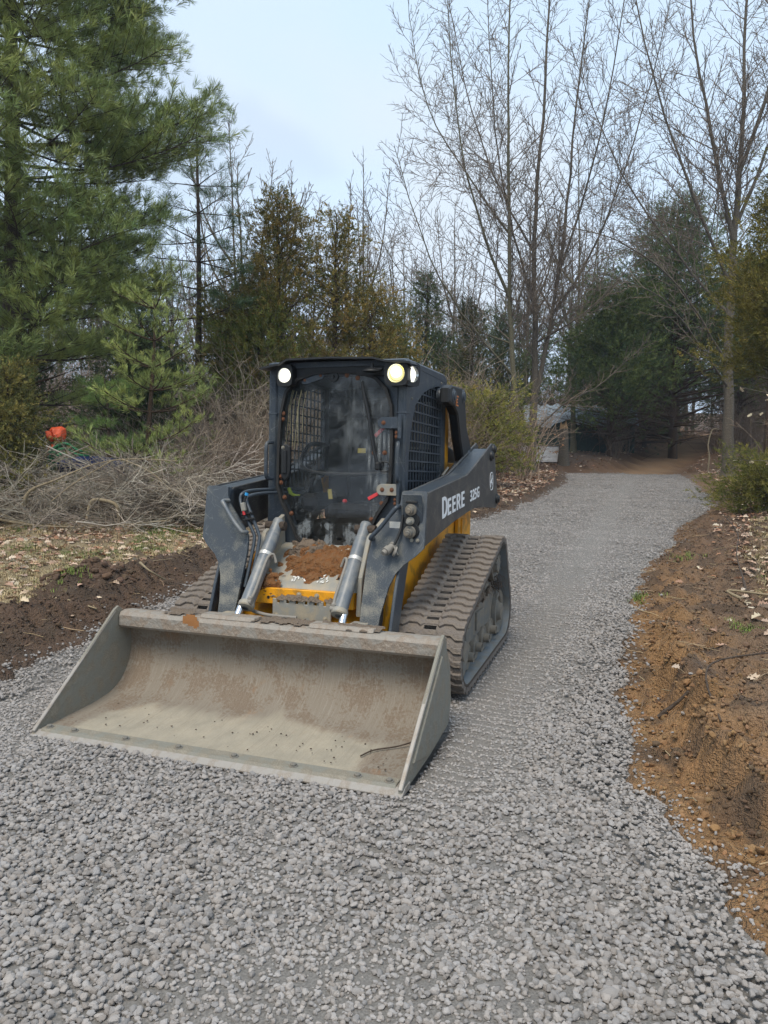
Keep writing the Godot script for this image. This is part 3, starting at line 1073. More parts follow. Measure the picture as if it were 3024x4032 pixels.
func track_link(pitch: float) -> ArrayMesh:
	# local x across the track, y outwards, z along it: a stretch of belt with a window, and a wavy bar
	var b := MB.new()
	var hw := 0.21
	var p := pitch * 0.5 + 0.0015
	var z0 := -0.008
	var z1 := 0.026
	var hx := 0.038
	for q: Array in [[-hw, -hx, -p, p], [hx, hw, -p, p], [-hx, hx, -p, z0], [-hx, hx, z1, p]]:
		b.quad(Vector3(q[0], 0, q[2]), Vector3(q[1], 0, q[2]), Vector3(q[1], 0, q[3]), Vector3(q[0], 0, q[3]), Vector3(0, -1, 0))
	for sx: float in [-1.0, 1.0]:
		b.quad(Vector3(sx * hx, 0, z0), Vector3(sx * hx, 0, z1), Vector3(sx * hx, -0.03, z1), Vector3(sx * hx, -0.03, z0), Vector3(sx * 1.0, 0, 0.02))
		b.quad(Vector3(sx * hw, 0, -p), Vector3(sx * hw, 0, p), Vector3(sx * hw, -0.028, p), Vector3(sx * hw, -0.028, -p), Vector3(0, 0, 0))
	for z: float in [z0, z1]:
		b.quad(Vector3(-hx, 0, z), Vector3(hx, 0, z), Vector3(hx, -0.03, z), Vector3(-hx, -0.03, z), Vector3(0, 0, -1.0 if z == z0 else 1.0))
	var kx := pv([-0.21, 0.010, -0.165, 0.012, -0.135, -0.013, -0.085, -0.013, -0.058, 0.006, -0.042, -0.012, 0.042, -0.012, 0.058, 0.006, 0.085, -0.013, 0.135, -0.013, 0.165, 0.012, 0.21, 0.010])
	var zc := -0.020
	var top := 0.016
	for i in kx.size() - 1:
		var a := kx[i]
		var c := kx[i + 1]
		var ta := 0.005 if absf(a.x) < 0.05 else top      # the bars dip beside the windows
		var tc := 0.005 if absf(c.x) < 0.05 else top
		var cen := Vector3((a.x + c.x) * 0.5, -0.01, zc + (a.y + c.y) * 0.5)
		var wt := 0.0145
		var wb := 0.0205
		b.quad(Vector3(a.x, ta, zc + a.y - wt), Vector3(c.x, tc, zc + c.y - wt), Vector3(c.x, tc, zc + c.y + wt), Vector3(a.x, ta, zc + a.y + wt), cen)
		for s: float in [-1.0, 1.0]:
			b.quad(Vector3(a.x, ta, zc + a.y + s * wt), Vector3(c.x, tc, zc + c.y + s * wt), Vector3(c.x, tc - 0.003, zc + c.y + s * (wt + 0.003)), Vector3(a.x, ta - 0.003, zc + a.y + s * (wt + 0.003)), cen)
			b.quad(Vector3(a.x, ta - 0.003, zc + a.y + s * (wt + 0.003)), Vector3(c.x, tc - 0.003, zc + c.y + s * (wt + 0.003)), Vector3(c.x, -0.001, zc + c.y + s * wb), Vector3(a.x, -0.001, zc + a.y + s * wb), cen)
	for s: float in [-1.0, 1.0]:
		b.quad(Vector3(s * hw, top, zc + 0.010 - 0.0145), Vector3(s * hw, top, zc + 0.010 + 0.0145), Vector3(s * hw, -0.001, zc + 0.010 + 0.0205), Vector3(s * hw, -0.001, zc + 0.010 - 0.0205), Vector3(0, 0, zc))
	return b.mesh()

func machine_tracks() -> void:
	var hull := track_outline()
	var total := 0.0
	for i in hull.size() - 1: total += hull[i].distance_to(hull[i + 1])
	if hull[0].distance_to(hull[hull.size() - 1]) > 1e-4:
		hull.append(hull[0])
		total += hull[hull.size() - 2].distance_to(hull[0])
	var count := int(round(total / 0.079))
	var pitch := total / count
	var link := track_link(pitch)
	var samples: Array = []     # [point, tangent]
	var seg := 0
	var at := 0.0
	for k in count * 4:
		var want := total * k / (count * 4)
		while seg < hull.size() - 2 and at + hull[seg].distance_to(hull[seg + 1]) < want:
			at += hull[seg].distance_to(hull[seg + 1])
			seg += 1
		var u := (want - at) / maxf(1e-6, hull[seg].distance_to(hull[seg + 1]))
		samples.append(hull[seg].lerp(hull[seg + 1], clampf(u, 0.0, 1.0)))
	var mid := Vector2(-2.05, 0.48)
	for s: float in [-1.0, 1.0]:
		var tr := Node3D.new()
		tr.name = "track"
		loader.add_child(tr, true)
		var n4 := count * 4
		for k in count:
			var c: Vector2 = samples[k * 4]
			var t: Vector2 = (samples[(k * 4 + 2) % n4] - samples[(k * 4 - 2 + n4) % n4]).normalized()
			var o := Vector2(-t.y, t.x)
			if o.dot(c - mid) < 0.0: o = -o
			c -= o * 0.017
			var ty := Vector3(0, o.y, o.x)
			# every bar leans the same way round the track
			var tz := Vector3(1, 0, 0).cross(ty).normalized()
			var lug := put("tread_bar", link, M.track_rubber, tr)
			lug.transform = Transform3D(Basis(Vector3(1, 0, 0), ty, tz), Vector3(s * 0.78, c.y, c.x))
		var b := MB.new()
		var rim := MB.new()
		var back := MB.new()
		for k in n4:
			var c: Vector2 = samples[k]
			var d: Vector2 = samples[(k + 1) % n4]
			var o := Vector2(-(d - c).y, (d - c).x).normalized()
			if o.dot(c - mid) < 0.0: o = -o
			var ci := c - o * 0.05
			var di := d - o * 0.05
			for e: float in [0.5, 0.53]:
				var ic := c - o * (0.05 if e == 0.5 else 0.062)
				var id := d - o * (0.05 if e == 0.5 else 0.062)
				var n3 := Vector3(0, o.y, o.x) * (1.0 if e == 0.5 else -1.0)
				var bb := back if e == 0.5 else b
				bb.tri(Vector3(s * 0.572, ic.y, ic.x), Vector3(s * 0.988, ic.y, ic.x), Vector3(s * 0.988, id.y, id.x), n3)
				bb.tri(Vector3(s * 0.572, ic.y, ic.x), Vector3(s * 0.988, id.y, id.x), Vector3(s * 0.572, id.y, id.x), n3)
			for x: float in [0.571, 0.989]:
				var q: Array[Vector3] = [Vector3(s * x, c.y - o.y * 0.045, c.x - o.x * 0.045), Vector3(s * x, d.y - o.y * 0.045, d.x - o.x * 0.045), Vector3(s * x, d.y - o.y * 0.062, d.x - o.x * 0.062), Vector3(s * x, c.y - o.y * 0.062, c.x - o.x * 0.062)]
				rim.quad(q[0], q[1], q[2], q[3], Vector3(s * 0.78, c.y, c.x))
		put("belt", b.mesh(), M.belt_inside, tr)
		put("belt_edge", rim.mesh(), M.track_rubber_dark, tr)
		put("belt_core", back.mesh(), M.rubber_seal, tr)
		# idlers, sprocket, rollers and the frame that carries them
		for w: Array in [["front_idler", -1.40, 0.344, 0.18], ["rear_idler", -2.56, 0.402, 0.16], ["drive_sprocket", -2.38, 0.78, 0.13]]:
			var r: float = w[3]
			b = MB.new()
			b.lathe(pv([0, 0.16, 0.06, 0.16, 0.07, 0.13, r * 0.62, 0.115, r * 0.72, 0.135, r, 0.14, r, -0.14, 0, -0.14]), 28, Transform3D(Basis(Vector3.BACK, -s * PI / 2), Vector3(s * 0.80, float(w[2]), float(w[1]))))
			if w[0] == "drive_sprocket":
				for k in 8:
					var a := TAU * k / 8.0
					b.lathe(pv([0, 0.014, 0.010, 0.014, 0.013, 0.0]), 6, Transform3D(Basis(Vector3.BACK, -s * PI / 2), Vector3(s * 0.95, float(w[2]) + sin(a) * 0.06, float(w[1]) + cos(a) * 0.06)))
			put(w[0], b.mesh(), M.undercarriage, tr)
		for z: float in [-1.62, -1.86, -2.10, -2.33]:
			b = MB.new()
			b.lathe(pv([0, 0.145, 0.022, 0.145, 0.024, 0.165, 0.03, 0.165, 0.032, 0.125, 0.06, 0.12, 0.082, 0.125, 0.085, 0.09, 0.06, 0.085, 0.06, -0.085, 0.085, -0.09, 0.08, -0.125, 0, -0.13]), 20, Transform3D(Basis(Vector3.BACK, -s * PI / 2), Vector3(s * 0.80, 0.150 - TILT * z, z)))
			put("roller", b.mesh(), M.undercarriage, tr)
		b = MB.new()
		side_plate(b, [-1.44, 0.30, -1.44, 0.44, -1.56, 0.48, -2.05, 0.57, -2.28, 0.66, -2.44, 0.66, -2.54, 0.54, -2.52, 0.37], s * 0.77, 0.28, 0.012)
		b.box(Vector3(s * 0.915, 0.44, -1.98), Vector3(0.02, 0.12, 0.22))
		b.box(Vector3(s * 0.915, 0.39, -1.62), Vector3(0.025, 0.09, 0.10))
		put("track_frame", b.mesh(), M.undercarriage, tr)
		if s > 0.0:
			mud_patch(tr, "packed_soil", M.gray_mud, Vector3(0.83, 0.595, -1.97), Vector3.RIGHT, Vector3(0, 0.15, -1).normalized(), Vector3(0, 1, 0.15).normalized(), Vector2(0.26, 0.62), 0.13, 41, 0.25)
			b = MB.new()
			var r2 := RandomNumberGenerator.new()
			r2.seed = 4
			for k in 60:
				var p := Vector3(r2.randf_range(0.84, 0.95), 0.65 + r2.randf_range(-0.03, 0.04), -2.35 + r2.randf_range(-0.12, 0.10))
				var q := p + Vector3(r2.randf_range(0.02, 0.07), r2.randf_range(-0.13, 0.0), r2.randf_range(-0.09, 0.02))
				b.tube(PackedVector3Array([p, p.lerp(q, 0.5) + Vector3(0.02, 0.02, 0), q]), pf([0.0022, 0.002, 0.0008]), 3, false)
			put("caught_roots", b.mesh(), M.bark_brown, tr, "stuff")

# ---------------------------------------------------------------- cab
func machine_cab() -> void:
	var cab := Node3D.new()
	cab.name = "cab"
	loader.add_child(cab, true)
	var zf := -1.60
	var zr := -2.56
	# front frame: a plate with the door opening cut in it
	var door := pv([0.004, 2.075, -0.145, 2.066, -0.275, 2.025, -0.352, 1.945, -0.388, 1.803, -0.40, 1.618, -0.405, 1.31, -0.375, 1.207, -0.312, 1.092, -0.258, 0.97, -0.20, 0.915, -0.074, 0.903, 0.10, 0.906, 0.195, 0.919, 0.252, 0.993, 0.318, 1.139, 0.385, 1.235, 0.405, 1.364, 0.412, 1.622, 0.402, 1.84, 0.366, 1.95, 0.288, 2.025, 0.155, 2.066])
	var outer := PackedVector2Array()
	for p in door:
		# each opening point pushed out to the rectangle of the frame
		var c := Vector2(0.0, 1.5)
		var d := p - c
		var k := 1e9
		if absf(d.x) > 1e-5: k = minf(k, 0.478 / absf(d.x))
		if d.y > 0.0: k = minf(k, (2.13 - c.y) / d.y)
		elif d.y < 0.0: k = minf(k, (c.y - 0.88) / -d.y)
		outer.append(c + d * maxf(k, 1.02))
	# square the corners
	for i in outer.size():
		if outer[i].y > 2.0 and absf(outer[i].x) > 0.36: outer[i] = Vector2(signf(outer[i].x) * 0.478, 2.13)
		if outer[i].y < 1.0 and outer[i].y > 0.0 and absf(outer[i].x) > 0.30: outer[i] = Vector2(signf(outer[i].x) * 0.478, 0.98)
	var b := MB.new()
	b.ring(outer, door, 0.05, Transform3D(Basis(), Vector3(0, 0, zf - 0.02)))
	put("front_frame", b.mesh(), M.cab_paint, cab)
	# round posts that read at both front corners, with the welded seam
	for s: float in [-1.0, 1.0]:
		b = MB.new()
		b.box(Vector3(s * 0.458, 1.52, zf - 0.025), Vector3(0.065, 1.18, 0.085), Basis(), 0.014)
		b.box(Vector3(s * 0.458, 1.80, zf - 0.025), Vector3(0.069, 0.010, 0.089), Basis(), 0.002)
		put("corner_post", b.mesh(), M.cab_paint, cab)
		# side wall round the window
		var side := Node3D.new()
		side.name = "side_wall"
		cab.add_child(side, true)
		var win := pv([-1.66, 1.06, -1.66, 1.30, -1.665, 1.52, -1.70, 1.70, -1.78, 1.86, -1.95, 1.96, -2.15, 2.02, -2.36, 2.055, -2.43, 2.04, -2.45, 1.96, -2.455, 1.70, -2.46, 1.42, -2.40, 1.37, -2.0, 1.17])
		var wall := pv([-1.59, 0.90, -1.59, 1.30, -1.59, 1.52, -1.59, 1.80, -1.59, 2.08, -1.85, 2.11, -2.15, 2.12, -2.40, 2.13, zr, 2.13, zr, 2.0, zr, 1.70, zr, 1.36, zr, 1.2, zr + 0.4, 0.95])
		var xf := Transform3D(Basis(Vector3(0, 0, 1), Vector3.UP, Vector3(-1, 0, 0)), Vector3(s * 0.475, 0, 0))
		b = MB.new()
		b.ring(wall, win, 0.03, xf)
		put("window_frame", b.mesh(), M.cab_paint, side)
		b = MB.new()
		for k in 12:
			var z := -1.69 - k * 0.066
			b.box(Vector3(s * 0.472, 1.56, z), Vector3(0.008, 1.06, 0.010), Basis(), 0.0)
		for k in 15:
			var y := 1.10 + k * 0.066
			b.box(Vector3(s * 0.478, y, -2.06), Vector3(0.008, 0.010, 0.85), Basis(), 0.0)
		put("window_guard", b.mesh(), M.cab_paint, side, "stuff")
		b = MB.new()
		b.quad(Vector3(s * 0.455, 1.05, -1.65), Vector3(s * 0.455, 2.06, -1.65), Vector3(s * 0.455, 2.06, -2.47), Vector3(s * 0.455, 1.05, -2.47), Vector3(0, 1.5, -2))
		put("side_pane", b.mesh(), M.door_glass, side)
		for q: Vector2 in [Vector2(-2.42, 2.085), Vector2(-1.70, 1.90), Vector2(-2.50, 1.40)]:
			bolt(side, Vector3(s * 0.491, q.y, q.x), Vector3(s, 0, 0), 0.007, M.bright_bolt)
	# roof with its front visor, and the lamp boxes
	b = MB.new()
	side_plate(b, [-1.56, 2.10, -1.56, 2.135, -1.62, 2.15, -2.50, 2.165, -2.58, 2.14, -2.585, 2.06, -2.56, 2.06, -2.50, 2.09], 0.0, 0.985, 0.015)
	var roof := put("roof", b.mesh(), M.cab_paint, cab)
	b = MB.new()
	# visor: a bent sheet with a slightly wavy front edge, higher in the middle
	var vx := [-0.50, -0.44, -0.36, -0.30, -0.15, 0.0, 0.15, 0.30, 0.38, 0.46, 0.545, 0.56]
	var vy := [2.095, 2.105, 2.118, 2.148, 2.150, 2.152, 2.146, 2.142, 2.122, 2.115, 2.108, 2.09]
	for i in vx.size() - 1:
		for e: float in [0.0, 0.012]:
			b.quad(Vector3(vx[i], vy[i] - e, -1.46), Vector3(vx[i + 1], vy[i + 1] - e, -1.46), Vector3(vx[i + 1], vy[i + 1] + 0.012 - e, -1.66), Vector3(vx[i], vy[i] + 0.012 - e, -1.66), Vector3(0, 2.3 if e > 0.0 else 1.5, -1.55))
		b.quad(Vector3(vx[i], vy[i], -1.46), Vector3(vx[i + 1], vy[i + 1], -1.46), Vector3(vx[i + 1], vy[i + 1] - 0.012, -1.46), Vector3(vx[i], vy[i] - 0.012, -1.46), Vector3(0, 2.1, -2))
	put("visor", b.mesh(), M.black_plastic, roof)
	b = MB.new()
	b.box(Vector3(0, 2.085, -1.585), Vector3(0.74, 0.10, 0.03))
	put("visor_panel", b.mesh(), M.black_plastic, roof)
	head_lamp(cab, Vector3(-0.335, 2.045, -1.50), Vector3(0, -0.04, 1), Vector2(0.115, 0.145), 0.040, M.lamp_glow, true)
	head_lamp(cab, Vector3(0.445, 2.04, -1.50), Vector3(0, -0.06, 1), Vector2(0.155, 0.155), 0.049, M.lamp_glow_yellow, true)
	head_lamp(cab, Vector3(0.535, 2.04, -1.575), Vector3(0.88, -0.04, 0.47), Vector2(0.13, 0.15), 0.042, M.lamp_glow, false)
	# horn-like mirror bracket under the visor
	b = MB.new()
	b.lathe(pv([0, 0.012, 0.035, 0.010, 0.06, -0.006, 0.062, -0.012, 0, -0.012]), 18, Transform3D(Basis(), Vector3(0.285, 2.065, -1.50)))
	b.rod(Vector3(0.285, 2.07, -1.50), Vector3(0.285, 2.11, -1.50), 0.010)
	b.box(Vector3(0.325, 2.068, -1.50), Vector3(0.06, 0.014, 0.03))
	put("round_bracket", b.mesh(), M.black_plastic, roof)
	cab_door(cab, door)
	cab_inside(cab)
	# grab handles beside the door
	for s: float in [-1.0, 1.0]:
		b = MB.new()
		b.tube(smooth_path([Vector3(s * 0.445, 1.605, -1.565), Vector3(s * 0.462, 1.60, -1.52), Vector3(s * 0.464, 1.56, -1.505), Vector3(s * 0.464, 1.48, -1.505), Vector3(s * 0.464, 1.40, -1.505), Vector3(s * 0.462, 1.365, -1.52), Vector3(s * 0.445, 1.36, -1.565)]), pf([0.013]), 10)
		put("grab_handle", b.mesh(), M.cab_paint, cab)

func head_lamp(parent: Node, at: Vector3, dir: Vector3, size: Vector2, r: float, glow: Material, lit: bool) -> void:
	var box := Node3D.new()
	box.name = "headlight"
	parent.add_child(box, true)
	var z := dir.normalized()
	var x := Vector3.UP.cross(z).normalized()
	box.transform = Transform3D(Basis(x, z.cross(x), z), at)
	var b := MB.new()
	var outer := PackedVector2Array()
	var inner := PackedVector2Array()
	for k in 24:
		var a := TAU * k / 24.0
		var c := cos(a)
		var s := sin(a)
		var q := pow(pow(absf(c), 5.0) + pow(absf(s), 5.0), -0.2)
		outer.append(Vector2(c * q * size.x * 0.5, s * q * size.y * 0.5))
		inner.append(Vector2(c, s) * r * 1.18)
	b.ring(outer, inner, 0.10, Transform3D(Basis(), Vector3(0, 0, -0.05)))
	put("housing", b.mesh(), M.black_plastic, box)
	b = MB.new()
	b.lathe(pv([r * 1.18, 0.0, r * 1.0, -0.012, r * 0.86, -0.02]), 24, Transform3D(Basis(Vector3.RIGHT, PI / 2), Vector3(0, 0, 0)))
	put("rim", b.mesh(), M.lamp_reflector, box)
	b = MB.new()
	b.lathe(pv([0.0, -0.006, r * 0.55, -0.008, r * 0.84, -0.012, r * 0.88, -0.018]), 24, Transform3D(Basis(Vector3.RIGHT, PI / 2), Vector3.ZERO))
	put("lamp_lens", b.mesh(), M.lamp_glow if glow == M.lamp_glow else M.lamp_glow_yellow, box)
	if glow == M.lamp_glow_yellow:
		# the white-hot upper part of the lens
		b = MB.new()
		b.lathe(pv([0.0, -0.002, r * 0.5, -0.003, r * 0.74, -0.006]), 24, Transform3D(Basis(Vector3.RIGHT, PI / 2), Vector3(0, r * 0.2, 0)))
		put("lamp_bulb", b.mesh(), M.lamp_glow, box)
	if lit:
		var l := SpotLight3D.new()
		l.name = "headlight_beam"
		l.light_energy = 0.25
		l.light_color = Color(1.0, 0.96, 0.82)
		l.light_size = r
		l.spot_range = 40.0
		l.spot_angle = 40.0
		l.spot_attenuation = 2.0
		l.shadow_enabled = true
		l.position = Vector3(0, 0, 0.02)
		l.rotation.y = PI
		box.add_child(l, true)

func cab_door(cab: Node3D, door: PackedVector2Array) -> void:
	var d := Node3D.new()
	d.name = "door"
	cab.add_child(d, true)
	var b := MB.new()
	var seal := PackedVector2Array()
	var pane := PackedVector2Array()
	var c := Vector2(0.0, 1.5)
	for p in door:
		seal.append(p + (p - c).normalized() * 0.006)
		pane.append(p - (p - c).normalized() * 0.014)
	b.ring(seal, pane, 0.035, Transform3D(Basis(), Vector3(0, 0, -1.567)))
	put("seal", b.mesh(), M.rubber_seal, d)
	var big := PackedVector2Array()
	for p in pane: big.append(p + (p - c).normalized() * 0.006)
	b = MB.new()
	b.use_uv = true
	var tr := Geometry2D.triangulate_polygon(big)
	for e in 1:
		for i in range(0, tr.size(), 3):
			b.tri(Vector3(big[tr[i]].x, big[tr[i]].y, 0), Vector3(big[tr[i + 1]].x, big[tr[i + 1]].y, 0), Vector3(big[tr[i + 2]].x, big[tr[i + 2]].y, 0), Vector3.BACK)
	for p in b.v: b.uv.append(Vector2((p.x + 0.42) / 0.84, (2.10 - p.y) / 1.2))
	var pm := b.mesh()
	put("glass_pane", pm, M.door_glass, d).position = Vector3(0, 0, -1.572)
	put("scratched_film", pm, M.door_scratches, d).position = Vector3(0, 0, -1.5685)
	# bolts round the pane
	for q: Vector2 in [Vector2(-0.214, 2.018), Vector2(-0.1, 2.045), Vector2(0.086, 2.045), Vector2(0.162, 2.025), Vector2(-0.372, 1.80), Vector2(-0.376, 1.762), Vector2(-0.385, 1.376), Vector2(-0.382, 1.335), Vector2(-0.353, 1.236), Vector2(-0.30, 1.129), Vector2(0.357, 1.542), Vector2(0.284, 1.543), Vector2(0.344, 1.216), Vector2(0.275, 1.11)]:
		bolt(d, Vector3(q.x, q.y, -1.567), Vector3.BACK, 0.0105, M.rusty_bolt)
	b = MB.new()
	b.lathe(pv([0, 0.016, 0.008, 0.016, 0.012, 0.008, 0.033, 0.007, 0.036, 0.0]), 24, Transform3D(Basis(Vector3.RIGHT, PI / 2), Vector3(-0.008, 2.036, -1.567)))
	put("round_plug", b.mesh(), M.black_plastic, d)
	b = MB.new()
	var strip := pv([-0.235, 1.995, -0.225, 2.04, -0.09, 2.07, -0.075, 2.045, -0.085, 2.025, -0.21, 1.99])
	b.extrude(strip, 0.006, Transform3D(Basis(), Vector3(0, 0, -1.5665)), 0.001)
	put("top_strip", b.mesh(), M.cab_paint, d)
	# latch handle
	b = MB.new()
	var hp := pv([-0.377, 1.56, -0.36, 1.592, -0.325, 1.592, -0.308, 1.575, -0.306, 1.42, -0.315, 1.375, -0.335, 1.352, -0.355, 1.355, -0.372, 1.38])
	b.extrude(hp, 0.022, Transform3D(Basis(), Vector3(0, 0, -1.553)), 0.006)
	b.box(Vector3(-0.342, 1.475, -1.535), Vector3(0.03, 0.16, 0.022), Basis(), 0.008)
	put("latch_handle", b.mesh(), M.black_plastic, d)
	bolt(d, Vector3(-0.357, 1.57, -1.54), Vector3.BACK, 0.009, M.bright_bolt)
	# hinges on the right
	for k in 2:
		var y: float = [1.733, 1.305][k]
		var hg := Node3D.new()
		hg.name = "hinge"
		d.add_child(hg, true)
		var hpoly := PackedVector2Array()
		for q in 9:
			var a := PI / 2 + PI * q / 8.0
			hpoly.append(Vector2(0.352 + cos(a) * 0.037, y + sin(a) * 0.037))
		hpoly.append_array(PackedVector2Array([Vector2(0.452, y - 0.037), Vector2(0.452, y + 0.037)]))
		b = MB.new()
		b.extrude(hpoly, 0.012, Transform3D(Basis(), Vector3(0, 0, -1.546)), 0.002)
		put("hinge_leaf", b.mesh(), M.cab_paint if k == 0 else M.dusty_steel, hg)
		b = MB.new()
		b.rod(Vector3(0.462, y + 0.045, -1.545), Vector3(0.462, y - 0.10, -1.545), 0.013)
		b.rod(Vector3(0.462, y + 0.055, -1.545), Vector3(0.462, y + 0.04, -1.545), 0.007)
		put("hinge_pin", b.mesh(), M.cab_paint, hg)
		bolt(hg, Vector3(0.355, y, -1.54), Vector3.BACK, 0.010, M.rusty_bolt)
		if k == 1: bolt(hg, Vector3(0.42, y, -1.54), Vector3.BACK, 0.010, M.rusty_bolt)
		for q: float in [-0.062, -0.088]: bolt(hg, Vector3(0.44, y + q, -1.556), Vector3.BACK, 0.009, M.rusty_bolt)
		# red pull tabs behind the pane
		b = MB.new()
		if k == 0: b.box(Vector3(0.315, y - 0.055, -1.582), Vector3(0.085, 0.022, 0.004), Basis(Vector3.BACK, 0.75), 0.001)
		else: b.box(Vector3(0.285, y - 0.045, -1.562), Vector3(0.075, 0.022, 0.004), Basis(Vector3.BACK, 0.5), 0.001)
		put("red_pull_tab", b.mesh(), M.red_tab, hg)
	# wiper: arm, blade, motor boss with its hose loop
	var wp := Node3D.new()
	wp.name = "wiper"
	d.add_child(wp, true)
	b = MB.new()
	b.tube(PackedVector3Array([Vector3(0.325, 1.455, -1.535), Vector3(0.295, 1.56, -1.53), Vector3(0.255, 1.75, -1.535)]), pf([0.013, 0.010, 0.008]), 8)
	b.box(Vector3(0.325, 1.455, -1.54), Vector3(0.034, 0.05, 0.05), Basis(), 0.008)
	put("wiper_arm", b.mesh(), M.black_plastic, wp)
	b = MB.new()
	b.tube(PackedVector3Array([Vector3(0.198, 2.0, -1.55), Vector3(0.215, 1.92, -1.548), Vector3(0.237, 1.83, -1.548)]), pf([0.008, 0.012, 0.012]), 6)
	b.tube(PackedVector3Array([Vector3(0.237, 1.83, -1.548), Vector3(0.268, 1.70, -1.55), Vector3(0.30, 1.555, -1.555)]), pf([0.013, 0.011, 0.006]), 6)
	put("wiper_blade", b.mesh(), M.black_plastic, wp)
	b = MB.new()
	var lp: Array = []
	for k in 11:
		var a := PI * 0.9 - TAU * 0.8 * k / 10.0
		lp.append(Vector3(0.365 + cos(a) * 0.042, 1.452 + sin(a) * 0.032, -1.55))
	b.tube(smooth_path(lp, 2), pf([0.0045]), 6)
	put("washer_hose", b.mesh(), M.black_plastic, wp)
	b = MB.new()
	b.box(Vector3(0.195, 1.555, -1.578), Vector3(0.055, 0.03, 0.002), Basis(), 0.0)
	put("yellow_label", b.mesh(), M.yellow_label, d)

func cab_inside(cab: Node3D) -> void:
	var inside := Node3D.new()
	inside.name = "cab_interior"
	cab.add_child(inside, true)
	var b := MB.new()
	b.box(Vector3(0, 0.90, -2.05), Vector3(0.90, 0.04, 0.95))
	b.box(Vector3(0, 1.48, -2.545), Vector3(0.92, 1.18, 0.03))
	b.box(Vector3(0, 2.085, -2.05), Vector3(0.90, 0.02, 0.90))
	for s: float in [-1.0, 1.0]: b.box(Vector3(s * 0.445, 0.97, -2.05), Vector3(0.03, 0.16, 0.95))
	put("inner_shell", b.mesh(), M.interior_dark, inside)
	b = MB.new()
	b.box(Vector3(0, 1.12, -2.15), Vector3(0.46, 0.14, 0.46), Basis(), 0.05)
	b.box(Vector3(0, 1.50, -2.40), Vector3(0.44, 0.72, 0.13), Basis(Vector3.RIGHT, -0.12), 0.05)
	b.box(Vector3(0, 1.90, -2.45), Vector3(0.28, 0.18, 0.10), Basis(Vector3.RIGHT, -0.12), 0.04)
	b.box(Vector3(0, 1.0, -2.18), Vector3(0.34, 0.16, 0.36), Basis(), 0.02)
	put("seat", b.mesh(), M.seat_vinyl, inside)
	for s: float in [-1.0, 1.0]:
		b = MB.new()
		b.box(Vector3(s * 0.31, 1.20, -2.05), Vector3(0.13, 0.12, 0.42), Basis(), 0.03)
		b.rod(Vector3(s * 0.31, 1.24, -1.90), Vector3(s * 0.30, 1.38, -1.88), 0.014)
		b.box(Vector3(s * 0.30, 1.42, -1.875), Vector3(0.055, 0.11, 0.06), Basis(Vector3.RIGHT, 0.2), 0.02)
		put("joystick_pod", b.mesh(), M.seat_vinyl, inside)
	# lap bar, straw hanging at the left, a rag, a label and a red knob low down
	b = MB.new()
	b.tube(smooth_path([Vector3(-0.36, 1.62, -2.3), Vector3(-0.36, 1.60, -1.95), Vector3(-0.30, 1.42, -1.8), Vector3(0.30, 1.42, -1.8), Vector3(0.36, 1.60, -1.95), Vector3(0.36, 1.62, -2.3)]), pf([0.016]), 8)
	put("lap_bar", b.mesh(), M.black_plastic, inside)
	b = MB.new()
	var r := RandomNumberGenerator.new()
	r.seed = 5
	for k in 7:
		var x := -0.30 + r.randf_range(-0.05, 0.09)
		var y := 2.0 - r.randf() * 0.06
		b.tube(smooth_path([Vector3(x, y, -1.63), Vector3(x - 0.02, y - 0.12, -1.62), Vector3(x - 0.05 + r.randf() * 0.03, y - 0.27 - r.randf() * 0.12, -1.625)], 3), pf([0.0018]), 4)
	put("hanging_straw", b.mesh(), M.hanging_straw, inside)
	b = MB.new()
	b.tube(smooth_path([Vector3(-0.37, 1.30, -1.66), Vector3(-0.34, 1.255, -1.65), Vector3(-0.28, 1.25, -1.65)], 4), pf([0.006, 0.016, 0.012, 0.016, 0.010, 0.012, 0.005]), 7)
	put("green_rag", b.mesh(), M.green_cloth, inside)
	b = MB.new()
	b.box(Vector3(-0.12, 1.26, -1.80), Vector3(0.03, 0.07, 0.004), Basis(Vector3.BACK, 0.15), 0.0)
	put("warning_label", b.mesh(), M.yellow_label, inside)
	b = MB.new()
	b.lathe(pv([0, 0.03, 0.014, 0.026, 0.018, 0.012, 0.01, 0.0]), 12, Transform3D(Basis(), Vector3(0.0, 1.20, -1.78)))
	put("red_knob", b.mesh(), M.red_tab, inside)
	b = MB.new()
	b.quad(Vector3(0.20, 1.60, -2.52), Vector3(0.38, 1.60, -2.52), Vector3(0.38, 1.96, -2.52), Vector3(0.20, 1.96, -2.52), Vector3(0, 1.7, -3))
	b.box(Vector3(0.29, 1.78, -2.53), Vector3(0.18, 0.34, 0.008), Basis(), 0.0)
	put("paper_sheet", b.mesh(), M.dusty_steel, inside)

